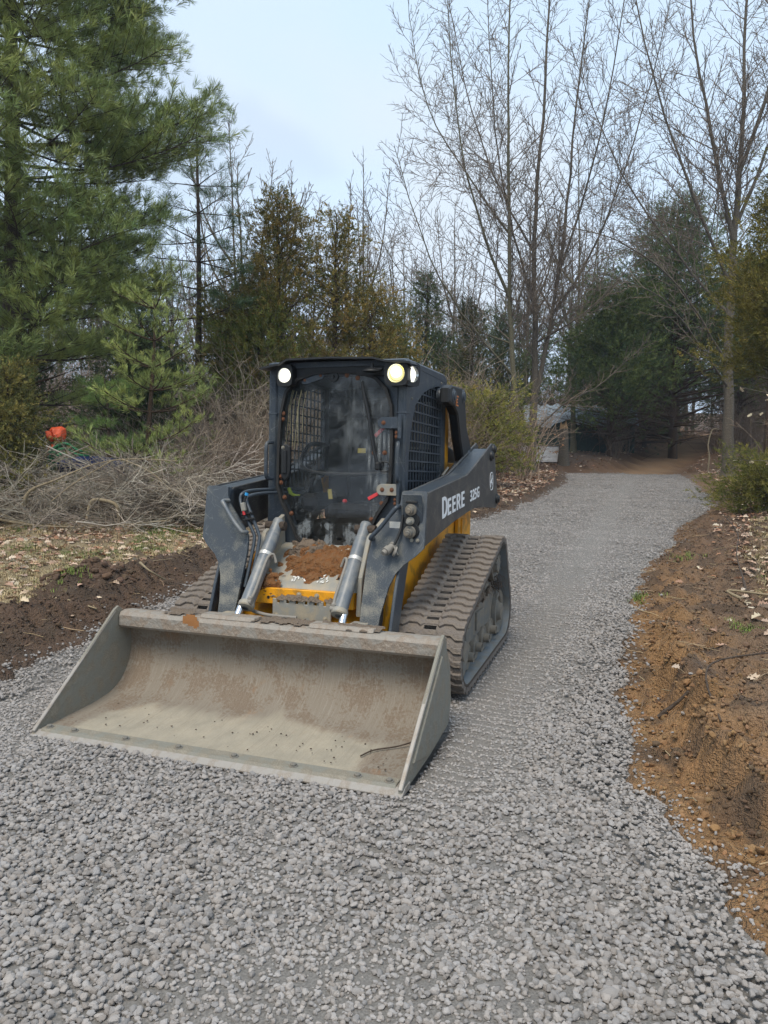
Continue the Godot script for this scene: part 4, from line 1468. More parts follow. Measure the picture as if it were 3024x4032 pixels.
# ---------------------------------------------------------------- lift arms
func machine_arms() -> void:
	for s: float in [-1.0, 1.0]:
		var arm := Node3D.new()
		arm.name = "lift_arm"
		loader.add_child(arm, true)
		# long beam: outer and inner plates with a top between them
		var b := MB.new()
		var beam := [-1.235, 1.30, -2.22, 1.413, -2.42, 1.47, -3.06, 1.672, -3.16, 1.665, -3.255, 1.43, -3.365, 1.225, -3.36, 1.17, -3.27, 1.143, -2.55, 1.176, -2.26, 1.145, -1.83, 1.090, -1.21, 0.985]
		side_plate(b, beam, s * 0.742, 0.016)
		side_plate(b, [-1.30, 1.30, -2.22, 1.413, -2.42, 1.47, -3.14, 1.68, -3.20, 1.66, -3.30, 1.40, -3.30, 1.145, -2.55, 1.176, -2.26, 1.145, -1.83, 1.090, -1.30, 0.99], s * 0.598, 0.016)
		put("beam", b.mesh(), M.arm_paint, arm)
		b = MB.new()
		side_plate(b, [-1.24, 1.292, -2.22, 1.405, -2.42, 1.455, -3.02, 1.628, -3.10, 1.60, -2.45, 1.41, -2.22, 1.36, -1.24, 1.25], s * 0.67, 0.13)
		side_plate(b, [-1.24, 1.03, -1.83, 1.13, -2.26, 1.19, -3.2, 1.18, -3.2, 1.16, -2.26, 1.165, -1.83, 1.11, -1.24, 1.0], s * 0.67, 0.13)
		put("beam_top", b.mesh(), M.cab_paint, arm)
		for q: Vector2 in [Vector2(-3.10, 1.625), Vector2(-3.02, 1.57), Vector2(-3.30, 1.22)]:
			b = MB.new()
			b.lathe(pv([0, 0.03, 0.024, 0.03, 0.030, 0.02, 0.040, 0.018, 0.044, 0.0]), 18, Transform3D(Basis(Vector3.BACK, -s * PI / 2), Vector3(s * 0.748, q.y, q.x)))
			put("pivot_pin", b.mesh(), M.black_plastic, arm)
		# front leg: a broad plate that faces forwards and leans out towards the bucket
		var face := pv([0.59, 1.30, 0.605, 1.308, 0.735, 1.308, 0.747, 1.295, 0.747, 0.975, 0.70, 0.925, 0.635, 0.875, 0.592, 0.82, 0.562, 0.745, 0.535, 0.60, 0.525, 0.46, 0.418, 0.46, 0.410, 0.62, 0.405, 0.90, 0.418, 1.0, 0.45, 1.045, 0.575, 1.20, 0.586, 1.25])
		# split into strips so that it can bend with height
		var steps := [1.32, 1.15, 0.975, 0.88, 0.78, 0.66, 0.54, 0.44]
		b = MB.new()
		b.use_uv = true
		for k in steps.size() - 1:
			var band := PackedVector2Array([Vector2(0.3, steps[k]), Vector2(0.9, steps[k]), Vector2(0.9, steps[k + 1]), Vector2(0.3, steps[k + 1])])
			for piece: PackedVector2Array in Geometry2D.intersect_polygons(face, band):
				var t := Geometry2D.triangulate_polygon(piece)
				for i in range(0, t.size(), 3):
					for sg: float in [0.0, 1.0]:
						var q: Array[Vector3] = []
						for e in 3: q.append(Vector3(s * piece[t[i + e]].x, piece[t[i + e]].y, leg_z(piece[t[i + e]].y) - 0.02 * sg))
						b.tri(q[0], q[1], q[2], Vector3(0, 0.25, 1.0 - 2.0 * sg).normalized())
		for p in b.v: b.uv.append(Vector2(p.x, -p.y))
		for i in face.size():
			var p := face[i]
			var q := face[(i + 1) % face.size()]
			var cuts := [0.0, 1.0]
			for y: float in steps:
				if (p.y - y) * (q.y - y) < 0.0: cuts.append((y - p.y) / (q.y - p.y))
			cuts.sort()
			for c in cuts.size() - 1:
				var a1 := p.lerp(q, cuts[c])
				var a2 := p.lerp(q, cuts[c + 1])
				b.quad(Vector3(s * a1.x, a1.y, leg_z(a1.y)), Vector3(s * a2.x, a2.y, leg_z(a2.y)), Vector3(s * a2.x, a2.y, leg_z(a2.y) - 0.02), Vector3(s * a1.x, a1.y, leg_z(a1.y) - 0.02), Vector3(s * 0.55, 0.9, -1.2))
		while b.uv.size() < b.v.size():
			var w := b.v[b.uv.size()]
			b.uv.append(Vector2(w.x, -w.y))
		var leg := put("front_leg", b.mesh(), M.leg_paint, arm)
		# web behind the plate
		b = MB.new()
		side_plate(b, [-1.26, 1.29, -1.21, 0.95, -1.10, 0.70, -1.02, 0.47, -1.16, 0.47, -1.30, 0.80, -1.40, 1.02, -1.44, 1.29], s * 0.60, 0.02)
		side_plate(b, [-1.14, 0.78, -1.02, 0.46, -1.14, 0.46, -1.26, 0.78], s * 0.47, 0.08)
		put("web_plate", b.mesh(), M.cab_paint, leg)
		# tubular handle
		b = MB.new()
		b.tube(smooth_path([Vector3(s * 0.578, 1.215, -1.225), Vector3(s * 0.585, 1.213, -1.165), Vector3(s * 0.566, 1.19, -1.15), Vector3(s * 0.50, 1.10, -1.14), Vector3(s * 0.44, 1.035, -1.135), Vector3(s * 0.43, 1.02, -1.15), Vector3(s * 0.43, 1.02, -1.20)]), pf([0.013]), 10)
		put("step_handle", b.mesh(), M.cylinder_paint if s < 0.0 else M.cab_paint, leg)
		tilt_cylinder(arm, s)
	right_leg_fittings()
	left_leg_lines()
	lettering()
	# linkage behind the cab on the right
	var b := MB.new()
	side_plate(b, [-2.24, 1.93, -2.24, 2.03, -2.32, 2.06, -2.64, 2.07, -2.72, 1.99, -2.79, 1.79, -2.95, 1.64, -3.0, 1.52, -2.74, 1.50, -2.60, 1.68, -2.50, 1.86, -2.38, 1.915], 0.565, 0.075, 0.012)
	var lk := put("lift_link", b.mesh(), M.black_plastic, loader)
	for q: Vector2 in [Vector2(-2.36, 1.985), Vector2(-2.65, 2.01), Vector2(-2.88, 1.56)]:
		b = MB.new()
		b.lathe(pv([0, 0.016, 0.032, 0.016, 0.036, 0.008, 0.05, 0.006, 0.052, 0.0]), 18, Transform3D(Basis(Vector3.BACK, -PI / 2), Vector3(0.602, q.y, q.x)))
		put("link_pin", b.mesh(), M.cab_paint, lk)
	b = MB.new()
	b.lathe(pv([0, 0.02, 0.055, 0.02, 0.06, 0.0, 0.06, -0.02, 0, -0.02]), 20, Transform3D(Basis(Vector3.BACK, -PI / 2), Vector3(0.505, 1.985, -2.36)))
	put("link_boss", b.mesh(), M.cab_paint, lk)
	b = MB.new()
	for k in 4:
		b.box(Vector3(0.6045, 1.925 + k * 0.022, -2.46), Vector3(0.002, 0.010, 0.065 if k in [0, 3] else 0.03), Basis(), 0.0)
	b.box(Vector3(0.6045, 1.958, -2.43), Vector3(0.002, 0.076, 0.010), Basis(), 0.0)
	put("orange_mark", b.mesh(), M.orange_mark, lk)
	# lift cylinder and hoses between the link and the arm
	b = MB.new()
	b.rod(Vector3(0.56, 1.52, -2.80), Vector3(0.56, 1.32, -2.25), 0.036, 14)
	b.rod(Vector3(0.53, 1.54, -2.84), Vector3(0.53, 1.36, -2.50), 0.018, 10)
	put("lift_cylinder", b.mesh(), M.black_plastic, loader)
	b = MB.new()
	b.rod(Vector3(0.545, 1.46, -2.46), Vector3(0.545, 1.40, -2.30), 0.011, 8)
	b.rod(Vector3(0.545, 1.56, -2.80), Vector3(0.545, 1.57, -2.72), 0.02, 8)
	put("hose_fitting", b.mesh(), M.bright_bolt, loader)

func leg_z(y: float) -> float:
	# the front face of the arm's leg: nearly upright above, leaning towards the bucket below
	if y > 0.97: return lerpf(-1.185, -1.235, (y - 0.97) / 0.33)
	return lerpf(-1.0, -1.185, (y - 0.46) / 0.51)

func tilt_cylinder(arm: Node3D, s: float) -> void:
	var top := Vector3(s * 0.305, 1.055, -1.37)
	var low := Vector3(s * 0.337, 0.585, -0.975)
	var end := Vector3(s * 0.345, 0.44, -0.865)
	var dir := (low - top).normalized()
	var c := Node3D.new()
	c.name = "tilt_cylinder"
	arm.add_child(c, true)
	var y := dir
	var x := Vector3.RIGHT
	var xf := Transform3D(Basis(x, y, x.cross(y)).orthonormalized(), top)
	var len := top.distance_to(low)
	var b := MB.new()
	b.lathe(pv([0, -0.045, 0.034, -0.045, 0.038, -0.03, 0.038, 0.07, 0.044, 0.075, 0.044, len - 0.01, 0.041, len, 0, len]), 24, xf)
	put("barrel", b.mesh(), M.cylinder_paint, c)
	b = MB.new()
	b.lathe(pv([0.0445, len * 0.36, 0.0465, len * 0.36, 0.0465, len * 0.40, 0.0445, len * 0.40]), 24, xf)
	put("clamp_band", b.mesh(), M.band_metal, c)
	b = MB.new()
	b.lathe(pv([0.0, len - 0.03, 0.048, len - 0.03, 0.051, len - 0.022, 0.051, len - 0.004, 0.046, len + 0.004, 0.02, len + 0.008]), 24, xf)
	put("gland", b.mesh(), M.dusty_steel, c)
	b = MB.new()
	b.rod(low, end, 0.022, 18)
	put("rod", b.mesh(), M.chrome, c)
	b = MB.new()
	b.rod(top + Vector3(-s * 0.06, 0, 0), top + Vector3(s * 0.075, 0, 0), 0.03, 16)
	put("pivot_pin", b.mesh(), M.bark_dark, c)
	b = MB.new()
	# steel feed line along the barrel, on the side of the machine's middle for the left one
	var off := Vector3(0.058 if s < 0.0 else -0.058, 0.012, 0.03)
	var p1 := top.lerp(low, 0.42) + off * 0.9
	b.tube(smooth_path([top.lerp(low, 0.47) + off * Vector3(1.7, 0, -0.6), top.lerp(low, 0.40) + off * Vector3(1.3, 1.5, 0.2), p1, top.lerp(low, 0.62) + off, top.lerp(low, 0.82) + off * Vector3(1.15, 1.0, 1.0), top.lerp(low, 0.92) + off * Vector3(1.1, 1, 1)], 5), pf([0.0095]), 8)
	put("feed_line", b.mesh(), M.dusty_line, c)
	b = MB.new()
	b.box(top.lerp(low, 0.92) + off * Vector3(1.05, 1, 1), Vector3(0.03, 0.04, 0.03), Basis(Vector3.RIGHT, 0.6), 0.008)
	b.rod(top.lerp(low, 0.955) + off * Vector3(0.2, 1, 0.8), top.lerp(low, 0.955) + off * Vector3(1.35, 1, 1), 0.017, 10)
	put("elbow_fitting", b.mesh(), M.dusty_line, c)

func right_leg_fittings() -> void:
	var g := Node3D.new()
	g.name = "coupler_panel"
	loader.add_child(g, true)
	var xf := Transform3D(Basis(Vector3.RIGHT, -0.15), Vector3(0, 0, 0))
	var zz := func(y: float) -> float: return leg_z(y) + 0.006
	var b := MB.new()
	var poly := pv([0.622, 0.14, 0.735, 0.14, 0.742, 0.13, 0.742, -0.135, 0.73, -0.145, 0.685, -0.145, 0.622, -0.02])
	b.extrude(poly, 0.008, Transform3D(Basis(Vector3.RIGHT, 0.15), Vector3(-0.014, 1.15, leg_z(1.15) + 0.005)), 0.002)
	put("panel", b.mesh(), M.cab_paint, g)
	for q: Vector2 in [Vector2(0.628, 1.268), Vector2(0.703, 1.27), Vector2(0.708, 1.02), Vector2(0.672, 1.02)]:
		bolt(g, Vector3(q.x, q.y, leg_z(q.y) + 0.010), Vector3(0, 0.15, 1), 0.008, M.bright_bolt)
	b = MB.new()
	b.box(Vector3(0.667, 1.252, leg_z(1.25) + 0.03), Vector3(0.07, 0.008, 0.045), Basis(Vector3.RIGHT, 0.5), 0.002)
	for s: float in [-1.0, 1.0]: b.box(Vector3(0.667 + s * 0.037, 1.235, leg_z(1.25) + 0.022), Vector3(0.005, 0.035, 0.03), Basis(), 0.001)
	put("coupler_hood", b.mesh(), M.black_plastic, g)
	b = MB.new()
	for y: float in [1.20, 1.135, 1.075]: b.lathe(pv([0, 0.007, 0.046, 0.007, 0.050, 0.0]), 20, Transform3D(Basis(Vector3.RIGHT, PI / 2), Vector3(0.665, y, leg_z(y) + 0.008)))
	put("coupler_backing", b.mesh(), M.black_plastic, g)
	for q: Array in [[1.20, 0.034], [1.135, 0.023], [1.07, 0.036]]:
		var y: float = q[0]
		var r: float = q[1]
		b = MB.new()
		b.lathe(pv([0, 0.072, r * 0.35, 0.072, r * 0.45, 0.06, r * 0.62, 0.06, r * 0.66, 0.03, r, 0.028, r * 1.05, 0.012, r * 0.8, 0.006, r * 0.8, 0.0]), 18, Transform3D(Basis(Vector3.RIGHT, PI / 2 + 0.1), Vector3(0.662, y, leg_z(y) + 0.012)))
		put("hydraulic_coupler", b.mesh(), M.dusty_steel if r < 0.03 else M.undercarriage, g)
	b = MB.new()
	b.box(Vector3(0.565, 1.098, leg_z(1.1) + 0.002), Vector3(0.075, 0.052, 0.004), Basis(Vector3.RIGHT, 0.15), 0.0)
	put("white_sticker", b.mesh(), M.white_sticker, g)
	b = MB.new()
	b.tube(smooth_path([Vector3(0.607, 1.165, leg_z(1.165) + 0.012), Vector3(0.606, 1.09, leg_z(1.09) + 0.022), Vector3(0.592, 1.035, leg_z(1.03) + 0.03), Vector3(0.575, 0.99, leg_z(0.99) + 0.04)]), pf([0.009]), 8)
	put("cable", b.mesh(), M.black_plastic, g)
	b = MB.new()
	var o := Vector3(0.548, 0.965, leg_z(0.965) + 0.05)
	var axis := Transform3D(Basis(Vector3.BACK, 2.4) * Basis(Vector3.RIGHT, 0.9), o)
	b.lathe(pv([0, 0.05, 0.016, 0.05, 0.018, 0.03, 0.026, 0.028, 0.027, 0.0, 0.022, -0.004, 0.022, -0.03, 0.027, -0.032, 0.027, -0.042, 0, -0.042]), 16, axis)
	b.lathe(pv([0.0, 0.012, 0.03, 0.010, 0.032, 0.0, 0.0, -0.004]), 14, Transform3D(Basis(Vector3.BACK, 1.2) * Basis(Vector3.RIGHT, 0.4), o + Vector3(0.045, -0.012, 0.005)))
	b.rod(o + Vector3(0.03, 0.02, 0), o + Vector3(0.06, -0.03, 0.01), 0.006, 6)
	put("electric_plug", b.mesh(), M.dusty_line, g)

func left_leg_lines() -> void:
	var g := Node3D.new()
	g.name = "hydraulic_lines"
	loader.add_child(g, true)
	# two steel lines that come off the beam and run down the inner edge of the leg
	for k in 2:
		var dx := k * 0.045
		var b := MB.new()
		b.tube(smooth_path([Vector3(-0.37 + dx * 0.3, 1.29 - k * 0.03, -1.9), Vector3(-0.47 + dx, 1.285 - k * 0.02, -1.50), Vector3(-0.505 + dx, 1.27 - k * 0.02, -1.30), Vector3(-0.515 + dx, 1.22, -1.26), Vector3(-0.46 + dx, 1.12, -1.235), Vector3(-0.40 + dx * 0.8, 1.02, -1.225), Vector3(-0.385 + dx * 0.8, 0.97, -1.215), Vector3(-0.39 + dx * 0.8, 0.82, -1.17), Vector3(-0.395 + dx * 0.8, 0.68, -1.12)], 5), pf([0.011]), 8)
		put("steel_line", b.mesh(), M.dark_line, g)
	var b := MB.new()
	for p: Vector3 in [Vector3(-0.445, 1.135, -1.228), Vector3(-0.425, 1.10, -1.222)]: b.box(p, Vector3(0.085, 0.016, 0.03), Basis(Vector3.BACK, 0.2), 0.004)
	put("line_clip", b.mesh(), M.black_plastic, g)
	b = MB.new()
	b.tube(smooth_path([Vector3(-0.455, 1.255, -1.23), Vector3(-0.462, 1.225, -1.225), Vector3(-0.468, 1.20, -1.22)], 3), pf([0.008]), 6)
	put("wire_lead", b.mesh(), M.black_plastic, g)
	b = MB.new()
	b.rod(Vector3(-0.452, 1.268, -1.232), Vector3(-0.455, 1.25, -1.23), 0.012, 10)
	put("blue_cap", b.mesh(), M.blue_cap, g)
	b = MB.new()
	b.box(Vector3(-0.462, 1.178, -1.208), Vector3(0.03, 0.055, 0.028), Basis(Vector3.BACK, 0.2), 0.005)
	put("gray_plug", b.mesh(), M.dusty_steel, g)
	b = MB.new()
	b.rod(Vector3(-0.46, 1.152, -1.205), Vector3(-0.455, 1.128, -1.208), 0.009, 8)
	put("red_wire", b.mesh(), M.red_tab, g)

func lettering() -> void:
	var f := SystemFont.new()
	f.font_names = PackedStringArray(["Droid Sans"])
	f.font_weight = 700
	var set_on := func(called: String, words: String, tall: float, wide: float, z: float, y: float) -> void:
		var t := TextMesh.new()
		t.text = words
		t.font = f
		t.font_size = 64
		t.pixel_size = 0.01
		t.depth = 0.02
		t.curve_step = 1.0
		var box := t.get_aabb()
		var o := put(called, t, M.white_letter, loader)
		var X := Vector3(0, 0.105, -1).normalized()
		var Z := Vector3.RIGHT
		var Y := Z.cross(X)
		var sx := wide / box.size.x
		var sy := tall / box.size.y
		o.transform = Transform3D(Basis(X * sx, Y * sy, Z * 0.15), Vector3(0.7505, y, z) - X * sx * box.position.x - Y * sy * box.position.y)
	set_on.call("letter", "D", 0.135, 0.125, -1.568, 1.130)
	set_on.call("letters", "EERE", 0.108, 0.455, -1.702, 1.146)
	set_on.call("model_number", "325G", 0.082, 0.30, -2.33, 1.217)
	# oval emblem with a leaping deer
	var b := MB.new()
	var oo := PackedVector2Array()
	var oi := PackedVector2Array()
	for k in 28:
		var a := TAU * k / 28.0
		var q := pow(pow(absf(cos(a)), 3.0) + pow(absf(sin(a)), 3.0), -0.333)
		oo.append(Vector2(cos(a) * 0.062, sin(a) * 0.074) * q)
		oi.append(Vector2(cos(a) * 0.056, sin(a) * 0.068) * q)
	var xf := frame(Vector3(0.7515, 1.368, -3.075), Vector3(0, 0.105, -1), Vector3.UP)
	b.ring(oo, oi, 0.003, xf)
	b.extrude(pv([-0.045, -0.01, -0.03, 0.008, -0.006, 0.012, 0.008, 0.024, 0.006, 0.046, 0.012, 0.05, 0.014, 0.034, 0.02, 0.05, 0.026, 0.048, 0.022, 0.03, 0.034, 0.022, 0.028, 0.014, 0.018, 0.008, 0.016, -0.006, 0.034, -0.016, 0.042, -0.034, 0.036, -0.036, 0.026, -0.02, 0.006, -0.014, -0.008, -0.012, -0.022, -0.022, -0.034, -0.046, -0.04, -0.044, -0.03, -0.018, -0.036, -0.014]), 0.003, xf, 0.0002)
	put("oval_emblem", b.mesh(), M.white_letter, loader)

# ---------------------------------------------------------------- bucket
func machine_bucket() -> void:
	var bk := Node3D.new()
	bk.name = "bucket"
	loader.add_child(bk, true)
	# shell: profile of (z, y) from the cutting edge along the floor, up the curved back to the top
	var prof := PackedVector2Array([Vector2(-0.06, 0.024), Vector2(-0.12, 0.029), Vector2(-0.30, 0.042), Vector2(-0.45, 0.055)])
	for k in 9:
		var a := -PI / 2 - (PI / 2 + 0.30) * k / 8.0
		prof.append(Vector2(-0.52 + cos(a) * 0.28, 0.348 + sin(a) * 0.28))
	prof.append_array(PackedVector2Array([Vector2(-0.745, 0.47), Vector2(-0.715, 0.50)]))
	var b := MB.new()
	b.use_uv = true
	var nx := 48
	var run := 0.0
	var lens := PackedFloat32Array([0.0])
	for i in prof.size() - 1:
		run += prof[i].distance_to(prof[i + 1])
		lens.append(run)
	var nz := FastNoiseLite.new()
	nz.seed = 77
	nz.frequency = 5.0
	# inner skin with dents, outer skin behind it
	for sk in 2:
		var base := b.v.size()
		for i in prof.size():
			var t := (prof[mini(i + 1, prof.size() - 1)] - prof[maxi(i - 1, 0)]).normalized()
			var inn := Vector2(t.y, -t.x)      # towards the inside of the bucket
			if inn.dot(Vector2(-0.35, 0.35) - prof[i]) < 0.0: inn = -inn
			for k in nx + 1:
				var x := lerpf(-1.0, 1.0, float(k) / nx)
				var q := prof[i] + (inn * nz.get_noise_2d(x, lens[i]) * 0.006 if sk == 0 else -inn * 0.014)
				b.v.append(Vector3(x, q.y, q.x))
				var nn := Vector3(0, inn.y, inn.x)
				b.n.append(nn if sk == 0 else -nn)
				b.uv.append(Vector2((x + 1.0) * 0.5, lens[i] / run))
		for i in prof.size() - 1:
			for k in nx:
				var a := base + i * (nx + 1) + k
				for tr: Array in [[a, a + 1, a + nx + 2], [a, a + nx + 2, a + nx + 1]]:
					var i0: int = tr[0]
					var i1: int = tr[1]
					var i2: int = tr[2]
					b.ix.append(i0)
					if (b.v[i2] - b.v[i0]).cross(b.v[i1] - b.v[i0]).dot(b.n[i0]) < 0.0:
						b.ix.append(i2); b.ix.append(i1)
					else:
						b.ix.append(i1); b.ix.append(i2)
	var sm := solid("bucket_inside", Color.WHITE, 0.85, 0.0, null)
	sm.albedo_texture = bucket_print()
	sm.texture_repeat = false
	put("shell", b.mesh(), sm, bk)
	# bolted cutting edge
	b = MB.new()
	side_plate(b, [0.0, 0.0, 0.0, 0.006, -0.045, 0.030, -0.115, 0.034, -0.118, 0.010, -0.118, 0.0], 0.0, 2.045, 0.002)
	put("cutting_edge", b.mesh(), M.bare_edge, bk)
	b = MB.new()
	side_plate(b, [-0.035, 0.024, -0.045, 0.038, -0.108, 0.042, -0.112, 0.024], 0.0, 1.96, 0.002)
	put("wear_strip", b.mesh(), M.bucket_steel, bk)
	for x: float in [-0.95, -0.79, -0.47, -0.157, 0.155, 0.469, 0.788, 0.94]: bolt(bk, Vector3(x, 0.040, -0.068), Vector3(0, 1, 0.1), 0.015, M.undercarriage)
	# side plates
	for s: float in [-1.0, 1.0]:
		b = MB.new()
		side_plate(b, [-0.01, 0.004, -0.02, 0.03, -0.645, 0.568, -0.68, 0.585, -0.71, 0.565, -0.735, 0.50, -0.812, 0.40, -0.848, 0.20, -0.80, 0.085, -0.46, 0.035, -0.18, 0.014], s * 1.008, 0.018, 0.003)
		var sp := put("side_plate", b.mesh(), M.bucket_steel, bk)
		b = MB.new()
		var e0 := Vector3(s * 1.008, 0.02, -0.018)
		var e1 := Vector3(s * 1.008, 0.566, -0.65)
		b.box((e0 + e1) * 0.5, Vector3(0.021, e0.distance_to(e1), 0.012), Basis(Vector3.RIGHT, -atan2(0.65, 0.542)), 0.004)
		put("edge_bar", b.mesh(), M.bare_edge, sp)
		b = MB.new()
		side_plate(b, [-0.16, 0.10, -0.62, 0.49, -0.72, 0.40, -0.76, 0.20, -0.70, 0.10, -0.40, 0.055], s * 1.020, 0.012, 0.003)
		put("heel_plate", b.mesh(), M.bucket_steel, sp)
	# top rim: a hollow bar with stepped lugs on it
	b = MB.new()
	side_plate(b, [-0.690, 0.455, -0.676, 0.47, -0.676, 0.53, -0.69, 0.55, -0.73, 0.558, -0.80, 0.552, -0.81, 0.46, -0.80, 0.448], 0.0, 1.996, 0.006)
	put("top_rim", b.mesh(), M.bucket_rim_steel, bk)
	for q: Vector2 in [Vector2(-0.45, -0.10), Vector2(0.24, 0.62)]:
		b = MB.new()
		side_plate(b, [-0.70, 0.555, -0.715, 0.575, -0.80, 0.575, -0.83, 0.545, -0.80, 0.54], (q.x + q.y) * 0.5, q.y - q.x, 0.004)
		put("rim_lug", b.mesh(), M.bucket_rim_steel, bk)
	for k in 3:
		mud_patch(bk, "rim_mud", M.gray_mud, Vector3([0.06, -0.62, 0.50][k], 0.572, -0.75), Vector3.RIGHT, Vector3(0, 0.2, -1).normalized(), Vector3(0, 1, 0.2).normalized(), Vector2([0.42, 0.26, 0.44][k], 0.11), 0.008, 60 + k, 0.0)
	mud_patch(bk, "orange_smear", M.orange_dirt_smear, Vector3(-0.50, 0.527, -0.6755), Vector3.RIGHT, Vector3.UP, Vector3.BACK, Vector2(0.12, 0.09), 0.0025, 71, -0.05)
	# small clods lying on the floor of the bucket, and a root
	b = MB.new()
	var r := RandomNumberGenerator.new()
	r.seed = 33
	for k in 60:
		var z := r.randf_range(-0.50, -0.16)
		var s := r.randf_range(0.0015, 0.0045)
		b.box(Vector3(r.randf_range(-0.9, 0.9), 0.031 - z * 0.06 + s * 0.3, z), Vector3(s * 2.2, s, s * 1.8), Basis(Vector3.UP, r.randf() * TAU), s * 0.25)
	put("crumbs", b.mesh(), M.bark_brown, bk, "stuff")
	b = MB.new()
	b.tube(smooth_path([Vector3(0.72, 0.050, -0.28), Vector3(0.76, 0.058, -0.36), Vector3(0.86, 0.068, -0.43), Vector3(0.96, 0.10, -0.48)]), pf([0.004]), 5)
	put("dry_root", b.mesh(), M.bark_dark, bk)

# dirt on the inside of the bucket: u across, v from the lip over the floor and up the back
func bucket_print() -> Texture2D:
	var w := 1024
	var h := 512
	var nz := FastNoiseLite.new()
	nz.seed = 15
	nz.frequency = 0.008
	nz.fractal_octaves = 6
	nz.fractal_gain = 0.6
	var fine := FastNoiseLite.new()
	fine.seed = 16
	fine.frequency = 0.28
	fine.fractal_octaves = 3
	var im := Image.create(w, h, false, Image.FORMAT_RGB8)
	var r := RandomNumberGenerator.new()
	r.seed = 2
	var earth := srgb(122, 114, 102)
	var brown := srgb(106, 92, 77)
	var rust := srgb(132, 88, 54)
	var stone := srgb(150, 144, 134)
	var silt := srgb(158, 151, 134)
	for j in h:
		for i in w:
			var fx := float(i) / w
			var fy := float(j) / h
			var n := nz.get_noise_2d(i, j)
			var f := fine.get_noise_2d(i, j)
			var c := earth.lerp(brown, smoothstep(-0.15, 0.35, n + (fine.get_noise_2d(i * 0.3, j * 0.3)) * 0.5))
			c = c.lerp(stone, smoothstep(0.10, 0.5, f + n * 0.5) * 0.35)
			c = c.lerp(rust, smoothstep(0.34, 0.7, nz.get_noise_2d(i * 0.9 + 300.0, j * 0.6)) * 0.5)
			# pale silt that dried on the flat floor, with a wandering shoreline
			var shore := 0.455 + 0.06 * nz.get_noise_2d(i * 0.6, 900.0) * 2.0 + 0.02 * f - 0.10 * smoothstep(0.62, 0.95, fx) - 0.20 * smoothstep(0.20, 0.02, fx)
			var s := (1.0 - smoothstep(shore - 0.05, shore + 0.05, fy + 0.03 * n + 0.035 * f)) * smoothstep(0.05, 0.09, fx + 0.02 * n) * (1.0 - smoothstep(0.86, 0.91, fx + 0.04 * n))
			c = c.lerp(silt * (0.96 + 0.14 * n + 0.07 * f), s * 0.85)
			c = c * (0.97 + r.randf() * 0.08)
			c.a = 1.0
			im.set_pixel(i, j, c)
	# scrapes run from the lip towards the back
	for k in 2600:
		var x := r.randf() * w
		var y := r.randf() * h * 0.8
		var tone := stone.lerp(srgb(176, 172, 162), r.randf()) if r.randf() < 0.6 else brown
		var st := r.randf_range(0.05, 0.26)
		var drift := r.randf_range(-0.12, 0.12)
		for q in int(r.randf_range(10, 150)):
			x += drift
			y += 1.0
			if x < 0 or x >= w or y >= h: break
			im.set_pixel(int(x), int(y), im.get_pixel(int(x), int(y)).lerp(tone, st))
	return ImageTexture.create_from_image(im)

# ---------------------------------------------------------------- evergreens
func needle_tuft(seed_: int, count: int, long: float, wide: float, open: float) -> ArrayMesh:
	# a fan of needles round a shoot that points along +y
	var r := RandomNumberGenerator.new()
	r.seed = seed_
	var b := MB.new()
	for k in count:
		var a := r.randf() * TAU
		var el := r.randf_range(0.15, 1.0) * open
		var d := Vector3(cos(a) * sin(el), cos(el), sin(a) * sin(el))
		var side := d.cross(Vector3(r.randfn(), r.randfn(), r.randfn())).normalized() * wide * 0.5
		var root := Vector3(0, r.randf_range(-0.25, 0.35) * long, 0)
		var tip := root + d * long * r.randf_range(0.75, 1.1) - Vector3(0, 0.05, 0) * long
		var nn := side.cross(d).normalized()
		if nn.y < 0.0: nn = -nn
		nn = (nn + Vector3(0, 0.3, 0)).normalized()
		var mid := root.lerp(tip, 0.55)
		b.tri(root - side * 0.6, mid + side, mid - side, nn)
		b.tri(mid - side, mid + side, tip, nn)
	return b.mesh()

func cedar_spray(seed_: int, long: float) -> ArrayMesh:
	# a flat-ish feathery spray of scale-leaved twigs that points along +y
	var r := RandomNumberGenerator.new()
	r.seed = seed_
	var b := MB.new()
	for k in 22:
		var t := r.randf()
		var p := Vector3(r.randfn() * 0.04, t * 0.8, r.randfn() * 0.04) * long
		var a := r.randf() * TAU
		var el := r.randf_range(0.25, 0.95)
		var d := Vector3(cos(a) * sin(el), cos(el), sin(a) * sin(el))
		var ln := long * r.randf_range(0.16, 0.36) * (1.15 - 0.6 * t)
		var side := d.cross(Vector3(r.randfn(), r.randfn(), r.randfn())).normalized() * long * r.randf_range(0.022, 0.042)
		var nn := side.cross(d).normalized()
		if nn.y < 0.0: nn = -nn
		b.tri(p, p + d * ln * 0.5 + side, p + d * ln, nn)
		b.tri(p, p + d * ln, p + d * ln * 0.5 - side, nn)
	return b.mesh()

func vary(c: Color, r: RandomNumberGenerator, amount: float) -> Color:
	var k := 1.0 + r.randf_range(-amount, amount)
	return Color(c.r * k * (1.0 + r.randf_range(-amount, amount) * 0.35), c.g * k, c.b * k * (1.0 + r.randf_range(-amount, amount) * 0.35))

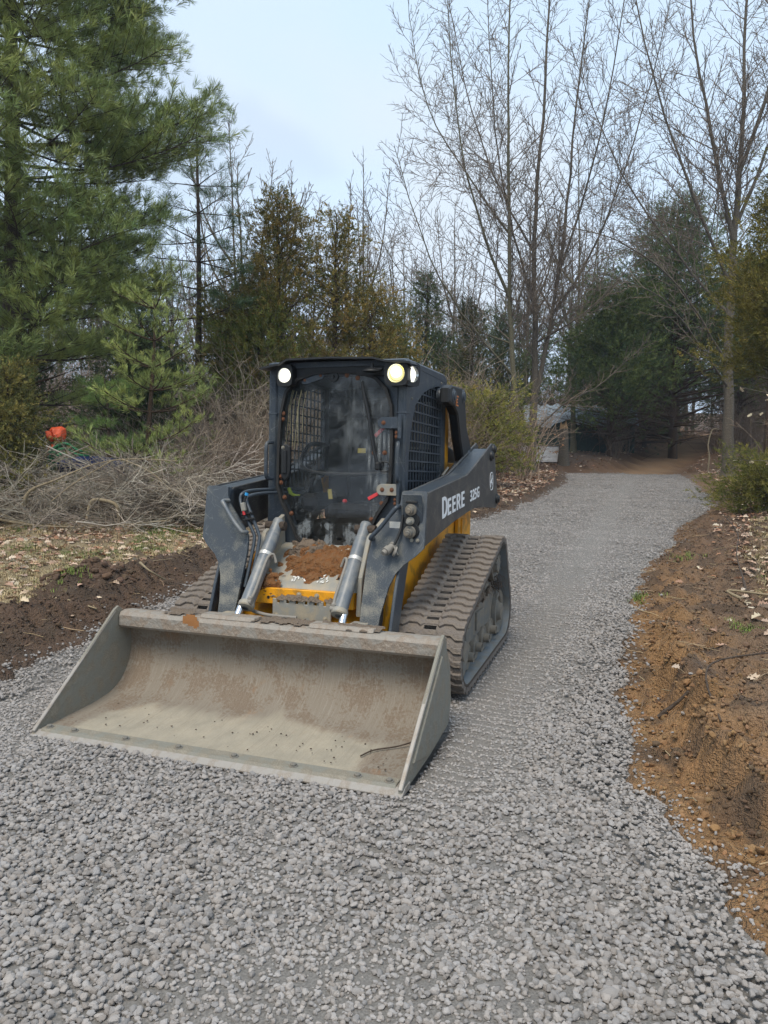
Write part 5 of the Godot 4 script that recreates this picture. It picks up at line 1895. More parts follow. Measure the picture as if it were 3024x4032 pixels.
# tufts of needles along a shoot; places / tints are collected for MultiMeshes
func pine(called: String, label: String, at: Vector3, height: float, crown_from: float, reach: float, trunk_r: float, o: Dictionary) -> Node3D:
	var r := RandomNumberGenerator.new()
	r.seed = o.seed
	at.y = ground_height(at.x, at.z) - 0.05
	var root := thing(called, label, o.get("category", "pine tree"), at, 0.0, o.get("group", ""))
	var b := MB.new()
	var lean: Vector3 = o.get("lean", Vector3.ZERO)
	var path := PackedVector3Array()
	var rad := PackedFloat32Array()
	for k in 13:
		var t := k / 12.0
		path.append(Vector3(sin(t * 5.0 + o.seed) * 0.05, t * height, cos(t * 4.0) * 0.05) + lean * t * t)
		rad.append(trunk_r * (1.0 - t * 0.93) + 0.012)
	b.tube(path, rad, 10)
	put("trunk", b.mesh(), o.bark, root)
	var limbs := MB.new()
	var places := [[], [], []]
	var tints := [[], [], []]
	var y := crown_from
	var tuft: float = o.tuft
	var old_green: Color = o.green
	var tip_green: Color = o.tip
	while y < height - 0.1:
		var t := (y - crown_from) / (height - crown_from)
		var ln0: float = reach * (o.profile as Callable).call(t)
		var n := int(o.whorl) + (1 if r.randf() < 0.4 else 0)
		var spin := r.randf() * TAU
		for k in n:
			if r.randf() < float(o.get("missing", 0.1)): continue
			var az := spin + TAU * k / n + r.randf_range(-0.35, 0.35)
			var ln := ln0 * r.randf_range(0.7, 1.15)
			if o.has("lopsided"):
				ln *= 1.0 + float(o.lopsided) * cos(az)
			var dir := Vector3(cos(az), 0, sin(az))
			var droop: float = float(o.droop) * (1.0 - t) - 0.25 * t
			var tip_up: float = o.tip_up
			var pts := PackedVector3Array()
			var rr := PackedFloat32Array()
			var base := path[mini(12, int(y / height * 12.0))].lerp(path[mini(12, int(y / height * 12.0) + 1)], fmod(y / height * 12.0, 1.0))
			base.y = y
			var sway := r.randf_range(-0.2, 0.2)
			var shade := r.randf_range(0.2, 0.75)
			for q in 7:
				var u := q / 6.0
				pts.append(base + dir.rotated(Vector3.UP, sway * u * u) * ln * u + Vector3(0, ln * (-droop * u + (droop * 0.6 + tip_up) * u * u), 0))
				rr.append(lerpf(0.010 + 0.007 * ln, 0.005, u))
			limbs.tube(pts, rr, 5, false)
			# side shoots carry the tufts
			var step: float = float(o.step) / maxf(ln, 0.4)
			var u := float(o.get("bare", 0.25)) * r.randf_range(0.7, 1.3)
			var flip := 1.0
			while u <= 1.0:
				var q := u * 6.0
				var i := mini(5, int(q))
				var p := pts[i].lerp(pts[i + 1], q - i)
				var fwd := (pts[i + 1] - pts[i]).normalized()
				var sd := fwd.cross(Vector3.UP).normalized() * flip
				flip = -flip
				var sl := ln * (0.10 + 0.34 * sin(minf(1.0, (1.02 - u) * 1.6) * PI * 0.5)) * r.randf_range(0.6, 1.2)
				sl = minf(sl, 1.5)
				var tone := clampf(shade + r.randf_range(-0.2, 0.2), 0.0, 1.0)
				var sdir := (fwd * r.randf_range(0.5, 0.9) + sd * r.randf_range(0.5, 1.0) + Vector3(0, r.randf_range(-0.15, 0.35), 0)).normalized()
				var e := p + sdir * sl + Vector3(0, sl * 0.15, 0)
				if sl > 0.25: limbs.tube(PackedVector3Array([p, p.lerp(e, 0.5) + Vector3(0, -0.02, 0), e]), PackedFloat32Array([0.008, 0.006, 0.004]), 3, false)
				var m := maxi(1, int(sl / (tuft * 0.62)))
				for w in m + 1:
					var f := float(w) / m
					if f < 0.25 and m > 2: continue
					var c := p.lerp(e, f) + Vector3(r.randfn(), r.randfn() * 0.7, r.randfn()) * tuft * 0.22
					var up := (sdir * r.randf_range(0.5, 1.0) + Vector3(r.randfn() * 0.3, r.randf_range(0.25, 0.9), r.randfn() * 0.3)).normalized()
					var s := tuft * r.randf_range(0.75, 1.2)
					var xx := up.cross(Vector3(r.randfn(), r.randfn(), r.randfn())).normalized()
					var kk := r.randi() % 3
					for ex in int(o.get("extra", 0)):
						var u3 := (up + Vector3(r.randfn(), r.randfn() * 0.6, r.randfn()) * 0.55).normalized()
						var x3 := u3.cross(xx + up * 0.3).normalized()
						var k3 := r.randi() % 3
						var s3 := s * r.randf_range(0.7, 1.1)
						places[k3].append(Transform3D(Basis(x3 * s3, u3 * s3, x3.cross(u3) * s3), c + Vector3(r.randfn(), r.randfn() * 0.45, r.randfn()) * tuft * 0.75))
						tints[k3].append(vary(old_green.lerp(tip_green, clampf(tone + r.randf_range(-0.2, 0.2), 0.0, 1.0)), r, 0.2))
					places[kk].append(Transform3D(Basis(xx * s, up * s, xx.cross(up) * s), c))
					tints[kk].append(vary(old_green.lerp(tip_green, clampf(tone + r.randf_range(-0.2, 0.2), 0.0, 1.0)), r, 0.18))
				u += step * r.randf_range(0.7, 1.3)
		y += float(o.gap) * r.randf_range(0.75, 1.25)
	put("limbs", limbs.mesh(), o.bark, root)
	for k in 3:
		many("needles", needle_tuft(int(o.seed) * 3 + k, int(o.needles), 1.0, float(o.thick), float(o.open)), M.needles, places[k], tints[k], root)
	return root

func cedar(called: String, label: String, at: Vector3, height: float, reach: float, o: Dictionary) -> Node3D:
	var r := RandomNumberGenerator.new()
	r.seed = o.seed
	at.y = ground_height(at.x, at.z) - 0.05
	var root := thing(called, label, o.get("category", "cedar tree"), at, 0.0, o.get("group", ""))
	var b := MB.new()
	var path := PackedVector3Array()
	var rad := PackedFloat32Array()
	for k in 9:
		var t := k / 8.0
		path.append(Vector3(sin(t * 4.0 + o.seed) * 0.06, t * height, cos(t * 5.0) * 0.06))
		rad.append((0.018 * height + 0.02) * (1.0 - t * 0.94))
	b.tube(path, rad, 8)
	put("trunk", b.mesh(), M.bark_brown, root)
	var limbs := MB.new()
	var places := [[], [], []]
	var tints := [[], [], []]
	var size: float = o.size
	var n_limbs: int = o.limbs
	var from: float = o.get("from", 0.08)
	for k in n_limbs:
		var t := from + (1.0 - from) * pow((k + r.randf()) / n_limbs, 0.85)
		var y := height * t
		var prof: float = o.profile.call(t)
		var ln := reach * prof * r.randf_range(0.4, 1.35)
		var az := r.randf() * TAU
		var dir := Vector3(cos(az), 0, sin(az))
		var rise: float = lerpf(float(o.get("rise_low", 0.25)), 0.95, t) + r.randf_range(-0.22, 0.22)
		var base := Vector3(0, y * 0.97, 0)
		var pts := PackedVector3Array()
		for q in 5:
			var u := q / 4.0
			pts.append(base + dir * ln * u + Vector3(0, ln * rise * u * (0.6 + 0.4 * u), 0))
		limbs.tube(pts, PackedFloat32Array([0.012 + 0.012 * ln, 0.008 + 0.008 * ln, 0.008, 0.006, 0.003]), 4, false)
		var bare := float(o.get("bare_low", 0.0)) * (1.0 - smoothstep(0.15, 0.55, t))
		if r.randf() < bare:
			# dead lower limb: keeps only its fine twigs
			for w in 10:
				var u := r.randf_range(0.2, 1.0)
				var i := mini(3, int(u * 4.0))
				var p := pts[i].lerp(pts[i + 1], u * 4.0 - i)
				var d := (dir * r.randf_range(0.2, 1.0) + Vector3(r.randfn(), r.randfn() * 0.5, r.randfn()) * 0.6).normalized() * ln * r.randf_range(0.15, 0.45)
				limbs.tube(PackedVector3Array([p, p + d * 0.5 + Vector3(0, r.randf_range(-0.05, 0.05), 0), p + d]), PackedFloat32Array([0.008, 0.006, 0.003]), 3, false)
			continue
		var sub := int(o.get("density", 11.0) * maxf(0.35, ln))
		for w in sub:
			var u := pow(r.randf(), 0.6)
			if u < float(o.get("hollow", 0.2)): continue
			var i := mini(3, int(u * 4.0))
			var p := pts[i].lerp(pts[i + 1], u * 4.0 - i)
			var off := Vector3(r.randfn(), r.randfn() * 0.6, r.randfn()) * (0.10 + 0.13 * ln)
			var up := (dir * r.randf_range(0.3, 1.0) + off.normalized() * 0.7 + Vector3(0, r.randf_range(0.2, 1.0), 0)).normalized()
			p += off
			# a little cluster of sprays
			var tone: Color = (o.green as Color).lerp(o.tip, clampf(r.randfn() * 0.35 + 0.4, 0.0, 1.0))
			for c in int(o.get("cluster", 4)):
				var u2 := (up + Vector3(r.randfn(), r.randfn(), r.randfn()) * 0.45).normalized()
				var s := size * r.randf_range(0.6, 1.25)
				var xx := u2.cross(Vector3(r.randfn(), r.randfn(), r.randfn())).normalized()
				var kk := r.randi() % 3
				places[kk].append(Transform3D(Basis(xx * s, u2 * s, xx.cross(u2) * s), p + Vector3(r.randfn(), r.randfn(), r.randfn()) * size * 0.35))
				tints[kk].append(vary(tone, r, 0.2))
	put("limbs", limbs.mesh(), M.bark_brown, root)
	for k in 3:
		many("sprays", cedar_spray(int(o.seed) * 3 + k, 1.0), M.spray, places[k], tints[k], root)
	return root

func build_evergreens() -> void:
	var pine_green := Color(0.135, 0.195, 0.058)
	var pine_tip := Color(0.38, 0.42, 0.115)
	# the big white pine that fills the left of the view
	pine("white_pine", "tall broad white pine filling the left edge behind the lawn", Vector3(-7.15, 0.35, -14.8), 15.0, 2.0, 3.3, 0.21, {
		"seed": 31, "bark": M.bark_dark, "tuft": 0.19, "green": pine_green, "tip": pine_tip, "extra": 1, "whorl": 6, "droop": 0.12, "tip_up": 0.20, "step": 0.11, "gap": 0.37,
		"needles": 20, "thick": 0.05, "open": 0.85, "missing": 0.14, "bare": 0.30, "lopsided": -0.02,
		"profile": func(t): return lerpf(0.70, 1.0, smoothstep(0.0, 0.35, t)) * (1.0 - 0.75 * smoothstep(0.75, 1.0, t))})
	# thin dark pine just right of it
	pine("slender_pine", "slender dark pine with flat layers, between the big white pine and the bronze cedar", Vector3(-5.0, 0.7, -20.5), 9.8, 4.4, 1.9, 0.10, {
		"seed": 37, "bark": M.bark_dark, "tuft": 0.19, "extra": 1, "green": Color(0.051, 0.099, 0.043), "tip": Color(0.120, 0.185, 0.060), "whorl": 4, "droop": 0.05, "tip_up": 0.05, "step": 0.20, "gap": 0.60,
		"needles": 24, "thick": 0.032, "open": 1.0, "missing": 0.25, "bare": 0.4,
		"profile": func(t): return 1.15 - 0.85 * t})
	# bushy young pine in front of the brush
	pine("young_pine", "bright green young pine standing in the brush left of the loader", Vector3(-4.0, 0.45, -13.2), 3.7, 0.6, 1.5, 0.05, {
		"seed": 41, "bark": M.bark_brown, "tuft": 0.13, "extra": 1, "green": Color(0.150, 0.200, 0.055), "tip": Color(0.36, 0.41, 0.115), "whorl": 5, "droop": 0.12, "tip_up": 0.30, "step": 0.13, "gap": 0.44,
		"needles": 18, "thick": 0.055, "open": 0.7, "missing": 0.34, "bare": 0.22,
		"profile": func(t): return 1.0 - 0.55 * t})
	pine("low_pine", "low green pine with drooping boughs at the brush pile, left of the young pine", Vector3(-4.95, 0.4, -13.7), 2.4, 0.4, 1.3, 0.045, {
		"seed": 43, "bark": M.bark_dark, "tuft": 0.13, "extra": 2, "green": Color(0.078, 0.149, 0.041), "tip": Color(0.210, 0.320, 0.072), "whorl": 4, "droop": 0.2, "tip_up": 0.2, "step": 0.15, "gap": 0.38,
		"needles": 22, "thick": 0.034, "open": 0.85, "missing": 0.2, "bare": 0.25,
		"profile": func(t): return 1.05 - 0.75 * t})
	var bronze := {"seed": 51, "green": Color(0.108, 0.119, 0.029), "tip": Color(0.315, 0.213, 0.054), "size": 0.26, "limbs": 120, "density": 17.0, "hollow": 0.22, "profile": func(t): return 1.05 - 0.88 * pow(t, 1.2)}
	cedar("bronze_cedar", "wide bronze green cedar behind the brush, rising above the loader's cab", Vector3(-2.85, 0.9, -20.5), 7.6, 2.1, bronze)
	var b2 := bronze.duplicate()
	b2.merge({"seed": 52, "limbs": 85}, true)
	cedar("bronze_cedar", "rust tinged cedar on the right flank of the wide bronze cedar", Vector3(-1.35, 0.9, -21.0), 7.3, 1.8, b2)
	b2 = bronze.duplicate()
	b2.merge({"seed": 53, "limbs": 90, "green": Color(0.112, 0.153, 0.031), "tip": Color(0.255, 0.241, 0.050)}, true)
	cedar("olive_cedar", "low olive cedar at the foot of the wide bronze cedar, next to the young pine", Vector3(-3.3, 0.7, -20.2), 4.9, 2.0, b2)
	b2 = bronze.duplicate()
	b2.merge({"seed": 54, "limbs": 70}, true)
	cedar("bronze_cedar", "lower bronze cedar spreading at the right foot of the rust tinged one, above the cab", Vector3(-0.45, 0.9, -20.2), 4.9, 1.9, b2)
	b2 = bronze.duplicate()
	b2.merge({"seed": 55, "limbs": 70, "green": Color(0.10, 0.125, 0.036), "tip": Color(0.25, 0.215, 0.06)}, true)
	cedar("olive_cedar", "olive cedar filling the left flank of the wide bronze cedar", Vector3(-4.1, 0.9, -21.5), 5.6, 1.9, b2)
	var dk := {"seed": 61, "green": Color(0.045, 0.074, 0.029), "tip": Color(0.105, 0.139, 0.038), "size": 0.27, "limbs": 90, "density": 17.0, "hollow": 0.1, "cluster": 4, "profile": func(t): return 1.0 - 0.85 * t}
	cedar("dark_cedar", "small pointed dark cedar above the brush right of the cab roof", Vector3(1.35, 1.3, -27.0), 6.9, 1.25, dk)
	b2 = dk.duplicate()
	b2.merge({"seed": 62, "limbs": 55, "tip": Color(0.128, 0.106, 0.026)}, true)
	cedar("dark_cedar", "narrow brownish cedar between the pointed dark cedar and the big bare oak", Vector3(3.0, 1.6, -27.5), 6.2, 1.0, b2)
	b2 = dk.duplicate()
	b2.merge({"seed": 63, "limbs": 75, "size": 0.24}, true)
	cedar("dark_cedar", "squat dark cedar in the brush directly behind the loader's cab", Vector3(0.2, 1.2, -24.0), 4.7, 1.6, b2)
	# the large dark evergreen behind the road's end, brown and bare below
	cedar("dark_evergreen", "large dark evergreen with bare brown lower limbs beyond the end of the gravel", Vector3(12.6, 2.6, -34.0), 11.0, 5.0, {"seed": 71, "green": Color(0.062, 0.099, 0.038), "tip": Color(0.149, 0.182, 0.054), "size": 0.32, "limbs": 300, "density": 9.0, "hollow": 0.2, "cluster": 4, "bare_low": 0.85, "rise_low": 0.0, "from": 0.05, "profile": func(t): return (1.1 - 0.95 * t) * smoothstep(0.0, 0.15, t + 0.1)})
	cedar("dark_evergreen", "dark evergreen left of the largest one, hanging over the gray tarped shed", Vector3(9.6, 2.3, -33.0), 6.8, 3.4, {"seed": 72, "green": Color(0.067, 0.109, 0.038), "tip": Color(0.173, 0.210, 0.054), "size": 0.34, "limbs": 190, "density": 12.0, "hollow": 0.25, "cluster": 4, "bare_low": 0.95, "rise_low": 0.0, "from": 0.10, "profile": func(t): return 1.05 - 0.8 * t})
	cedar("dark_evergreen", "bare limbed evergreen standing behind the leaning pale stick", Vector3(16.5, 2.9, -36.0), 8.4, 3.0, {"seed": 73, "green": Color(0.067, 0.102, 0.038), "tip": Color(0.168, 0.190, 0.054), "size": 0.34, "limbs": 190, "density": 11.0, "hollow": 0.3, "cluster": 4, "bare_low": 0.95, "rise_low": 0.0, "from": 0.05, "profile": func(t): return 1.05 - 0.85 * t})
	cedar("dark_evergreen", "dark evergreen closing the view behind the dirt track's crest", Vector3(21.5, 3.2, -42.0), 9.0, 3.6, {"seed": 74, "green": Color(0.064, 0.096, 0.042), "tip": Color(0.144, 0.160, 0.056), "size": 0.40, "limbs": 190, "density": 9.0, "hollow": 0.25, "cluster": 4, "bare_low": 0.6, "rise_low": 0.0, "from": 0.03, "profile": func(t): return 1.05 - 0.85 * t})
	cedar("dark_evergreen", "low dark evergreen filling the gap right of the shed", Vector3(14.2, 2.9, -41.5), 6.0, 3.4, {"seed": 75, "green": Color(0.064, 0.096, 0.042), "tip": Color(0.144, 0.160, 0.056), "size": 0.40, "limbs": 170, "density": 9.0, "hollow": 0.25, "cluster": 4, "bare_low": 0.4, "rise_low": 0.0, "from": 0.03, "profile": func(t): return 1.05 - 0.75 * t})
	# the trees across the drive that the cab's door mirrors
	cedar("dark_evergreen", "evergreen across the drive behind the viewer, mirrored dark in the door glass", Vector3(-11.0, 0, 4.6), 9.0, 2.2, {"seed": 95, "green": Color(0.055, 0.085, 0.036), "tip": Color(0.12, 0.14, 0.045), "size": 0.34, "limbs": 110, "density": 9.0, "cluster": 4, "hollow": 0.15, "from": 0.03, "profile": func(t): return 1.05 - 0.8 * t})
	cedar("dark_evergreen", "second evergreen behind the viewer, left of the one mirrored in the door glass", Vector3(-13.0, 0, 2.4), 8.0, 2.4, {"seed": 96, "green": Color(0.055, 0.085, 0.036), "tip": Color(0.12, 0.14, 0.045), "size": 0.34, "limbs": 110, "density": 9.0, "cluster": 4, "hollow": 0.15, "from": 0.03, "profile": func(t): return 1.05 - 0.8 * t})
	# dark growth behind the big pine and the brush
	var shadow := [Vector3(-9.6, 0, -21.0), Vector3(-7.4, 0, -23.5), Vector3(-12.5, 0, -24.0), Vector3(-5.9, 0, -18.6), Vector3(2.4, 0, -33.0), Vector3(5.6, 0, -38.0)]
	var says := ["dark cedar half hidden behind the white pine's trunk", "dark cedar seen through the boughs right of the white pine's trunk", "dark cedar at the far left behind the white pine", "short dark cedar between the young pine and the slender pine", "dim cedar beyond the brush, left of the leaning bare oak", "dim cedar beyond the oak trunks, above the gray tarp"]
	for k in 6:
		cedar("shaded_cedar", says[k], shadow[k], [7.0, 6.0, 7.5, 3.6, 5.0, 6.5][k], [2.2, 1.9, 2.4, 1.3, 1.6, 2.2][k], {"seed": 90 + k, "green": Color(0.055, 0.085, 0.036), "tip": Color(0.12, 0.14, 0.045), "size": 0.28, "limbs": 110, "density": 12.0, "cluster": 4, "hollow": 0.15, "bare_low": 0.4, "from": 0.03, "profile": func(t): return 1.05 - 0.8 * t})
	# golden olive cedar cut by the right edge, and its low boughs over the bank
	cedar("golden_cedar", "golden olive cedar leaning in at the right edge above the bank", Vector3(8.0, 1.0, -15.4), 6.2, 1.15, {"seed": 81, "green": Color(0.092, 0.092, 0.017), "tip": Color(0.238, 0.194, 0.039), "size": 0.22, "limbs": 130, "density": 24.0, "hollow": 0.12, "from": 0.40, "rise_low": 0.1, "profile": func(t): return 0.75 + 0.5 * sin(t * PI) - 0.3 * t})
	cedar("low_cedar", "low yellow green cedar boughs spilling over the right bank", Vector3(6.95, 0.50, -13.6), 0.65, 0.85, {"seed": 82, "green": Color(0.084, 0.097, 0.019), "tip": Color(0.232, 0.211, 0.045), "size": 0.17, "limbs": 60, "density": 26.0, "hollow": 0.15, "rise_low": 0.10, "from": 0.15, "profile": func(t): return 1.1 - 0.4 * t})
	cedar("low_cedar", "brownish cedar shrub at the left edge beside the orange plastic", Vector3(-6.15, 0.35, -12.6), 2.4, 0.85, {"seed": 83, "green": Color(0.102, 0.112, 0.034), "tip": Color(0.272, 0.227, 0.059), "size": 0.20, "limbs": 70, "density": 20.0, "hollow": 0.15, "profile": func(t): return 1.05 - 0.8 * t})
	cedar("low_cedar", "green gold cedar fronds in front of the white corrugated box", Vector3(2.75, 1.05, -20.3), 2.4, 0.95, {"seed": 84, "green": Color(0.123, 0.142, 0.031), "tip": Color(0.330, 0.298, 0.067), "size": 0.22, "limbs": 50, "density": 14.0, "hollow": 0.25, "rise_low": -0.1, "from": 0.2, "profile": func(t): return 1.1 - 0.5 * t})

# ---------------------------------------------------------------- bare trees
# o: seed, levels, spread, upward pull; each limb is a mesh of its own, its twigs ride in one mesh
func limb_path(r: RandomNumberGenerator, p: Vector3, dir: Vector3, ln: float, up: float, wig: float, n: int) -> PackedVector3Array:
	var out := PackedVector3Array([p])
	var d := dir
	for k in n:
		d = (d + Vector3(r.randfn(), r.randfn() * 0.6, r.randfn()) * wig + Vector3(0, up, 0) / n).normalized()
		p += d * ln / n
		out.append(p)
	return out

func taper(r0: float, r1: float, n: int) -> PackedFloat32Array:
	var out := PackedFloat32Array()
	for k in n + 1: out.append(lerpf(r0, r1, pow(float(k) / n, 0.8)))
	return out

func twigs(b: MB, r: RandomNumberGenerator, path: PackedVector3Array, r0: float, ln: float, level: int, o: Dictionary) -> void:
	var n := path.size() - 1
	var per: float = float(o.per[level])
	var total := 0.0
	for k in n: total += path[k].distance_to(path[k + 1])
	var count := int(total * per + r.randf())
	var spin := r.randf() * TAU
	for k in count:
		var u := lerpf(0.16 if level > 0 else 0.22, 1.0, (k + r.randf()) / maxf(1.0, count))
		var q := u * n
		var i := mini(n - 1, int(q))
		var p := path[i].lerp(path[i + 1], q - i)
		var fwd := (path[i + 1] - path[i]).normalized()
		spin += 2.4 + r.randf_range(-0.5, 0.5)
		var side := fwd.cross(Vector3(cos(spin), sin(spin) * 0.7, sin(spin))).normalized()
		var ang: float = float(o.angle) * r.randf_range(0.7, 1.25)
		var d := (fwd * cos(ang) + side * sin(ang)).normalized()
		var l := ln * (1.05 - 0.65 * u) * r.randf_range(0.6, 1.2)
		if l < 0.12: continue
		var rr: float = maxf(float(o.min_r), r0 * (1.0 - 0.75 * u) * 0.55)
		var seg := 4 if level == 0 else 3
		var w := limb_path(r, p, d, l, float(o.up) * (0.5 if level == 0 else 0.35), float(o.wiggle), seg)
		b.tube(w, taper(rr, float(o.min_r) * 0.7, seg), 4 if level == 0 else 3, false)
		if level + 1 < (o.per as Array).size(): twigs(b, r, w, rr, l * 0.5, level + 1, o)

# stems: list of [path points..., radius at base, radius at tip]; written out for the trees whose forks the photograph shows
func bare_tree(called: String, label: String, at: Vector3, stems: Array, m: Material, o: Dictionary) -> Node3D:
	var r := RandomNumberGenerator.new()
	r.seed = o.seed
	at.y = ground_height(at.x, at.z) - 0.05
	var root := thing(called, label, "bare tree", at, 0.0, o.get("group", ""))
	var tw := MB.new()
	for s: Dictionary in stems:
		var path := smooth_path(s.path, 4)
		for k in range(1, path.size()): path[k] += Vector3(r.randfn(), r.randfn() * 0.3, r.randfn()) * 0.02 * minf(1.0, k * 0.3)
		var n := path.size() - 1
		var rad := taper(s.r0, s.r1, n)
		var b := MB.new()
		b.tube(path, rad, 9 if float(s.r0) > 0.08 else 6)
		if s.get("name", "limb") == "trunk":
			# root flare
			b.lathe(pv([s.r0 * 1.75, -0.25, s.r0 * 1.35, 0.05, s.r0 * 1.08, 0.30, s.r0 * 0.98, 0.6]), 12, Transform3D(Basis(), path[0]))
		var limb := put(s.get("name", "limb"), b.mesh(), m, root)
		# side branches along this stem
		var total := 0.0
		for k in n: total += path[k].distance_to(path[k + 1])
		var from: float = s.get("from", 0.3)
		var cnt := int(total * (1.0 - from) * float(s.get("per", o.branch_per)))
		var spin := r.randf() * TAU
		for k in cnt:
			var u := lerpf(from, 1.0, (k + r.randf()) / cnt)
			var q := u * n
			var i := mini(n - 1, int(q))
			var p := path[i].lerp(path[i + 1], q - i)
			var fwd := (path[i + 1] - path[i]).normalized()
			spin += 2.4 + r.randf_range(-0.6, 0.6)
			var side := (Vector3(cos(spin), 0, sin(spin)) - fwd * fwd.dot(Vector3(cos(spin), 0, sin(spin)))).normalized()
			var ang: float = float(o.angle) * r.randf_range(0.75, 1.3)
			var d := (fwd * cos(ang) + side * sin(ang)).normalized()
			var l: float = float(s.get("reach", o.reach)) * (1.1 - 0.7 * u) * r.randf_range(0.55, 1.2)
			var rr := maxf(0.009, rad[mini(n, int(q))] * r.randf_range(0.25, 0.4))
			rr = minf(rr, 0.009 + l * 0.0065)
			var w := limb_path(r, p, d, l, float(o.up), float(o.wiggle) * 0.7, 6)
			tw.tube(w, taper(rr, float(o.min_r), 6), 5, false)
			twigs(tw, r, w, rr, l * 0.42, 0, o)
		twigs(tw, r, path.slice(int(n * 0.75)), 0.02, 0.8, 1, o)
	put("branches", tw.mesh(), o.get("twig", M.twig_gray), root)
	return root

func stem(points: Array, r0: float, r1: float, extra := {}) -> Dictionary:
	var d := {"path": points, "r0": r0, "r1": r1}
	d.merge(extra, true)
	return d

# a tree with a plain ascending habit, for the ones farther off
func plain_tree(called: String, label: String, at: Vector3, height: float, r0: float, m: Material, o: Dictionary) -> Node3D:
	var r := RandomNumberGenerator.new()
	r.seed = o.seed
	var st := []
	var lean := Vector3(r.randfn() * 0.03, 0, r.randfn() * 0.03) * height
	var fork: float = o.get("fork", 0.35)
	st.append(stem([Vector3.ZERO, Vector3(r.randfn() * 0.08, height * 0.25, 0) + lean * 0.2, Vector3(r.randfn() * 0.12, height * 0.55, 0) + lean * 0.5, Vector3(r.randfn() * 0.2, height, 0) + lean], r0, 0.012, {"name": "trunk", "from": fork}))
	for k in int(o.get("forks", 3)):
		var a := r.randf() * TAU
		var y := height * (fork + 0.25 * r.randf())
		var out := height * float(o.get("out", 0.13)) * r.randf_range(0.7, 1.3)
		var d := Vector3(cos(a), 0, sin(a)) * out
		st.append(stem([Vector3(0, y, 0) + lean * 0.3, Vector3(0, y + height * 0.14, 0) + d * 0.6 + lean * 0.4, Vector3(0, minf(height * 0.95, y + height * 0.42), 0) + d + lean * 0.6], r0 * 0.5, 0.010, {"from": 0.15}))
	return bare_tree(called, label, at, st, m, o)

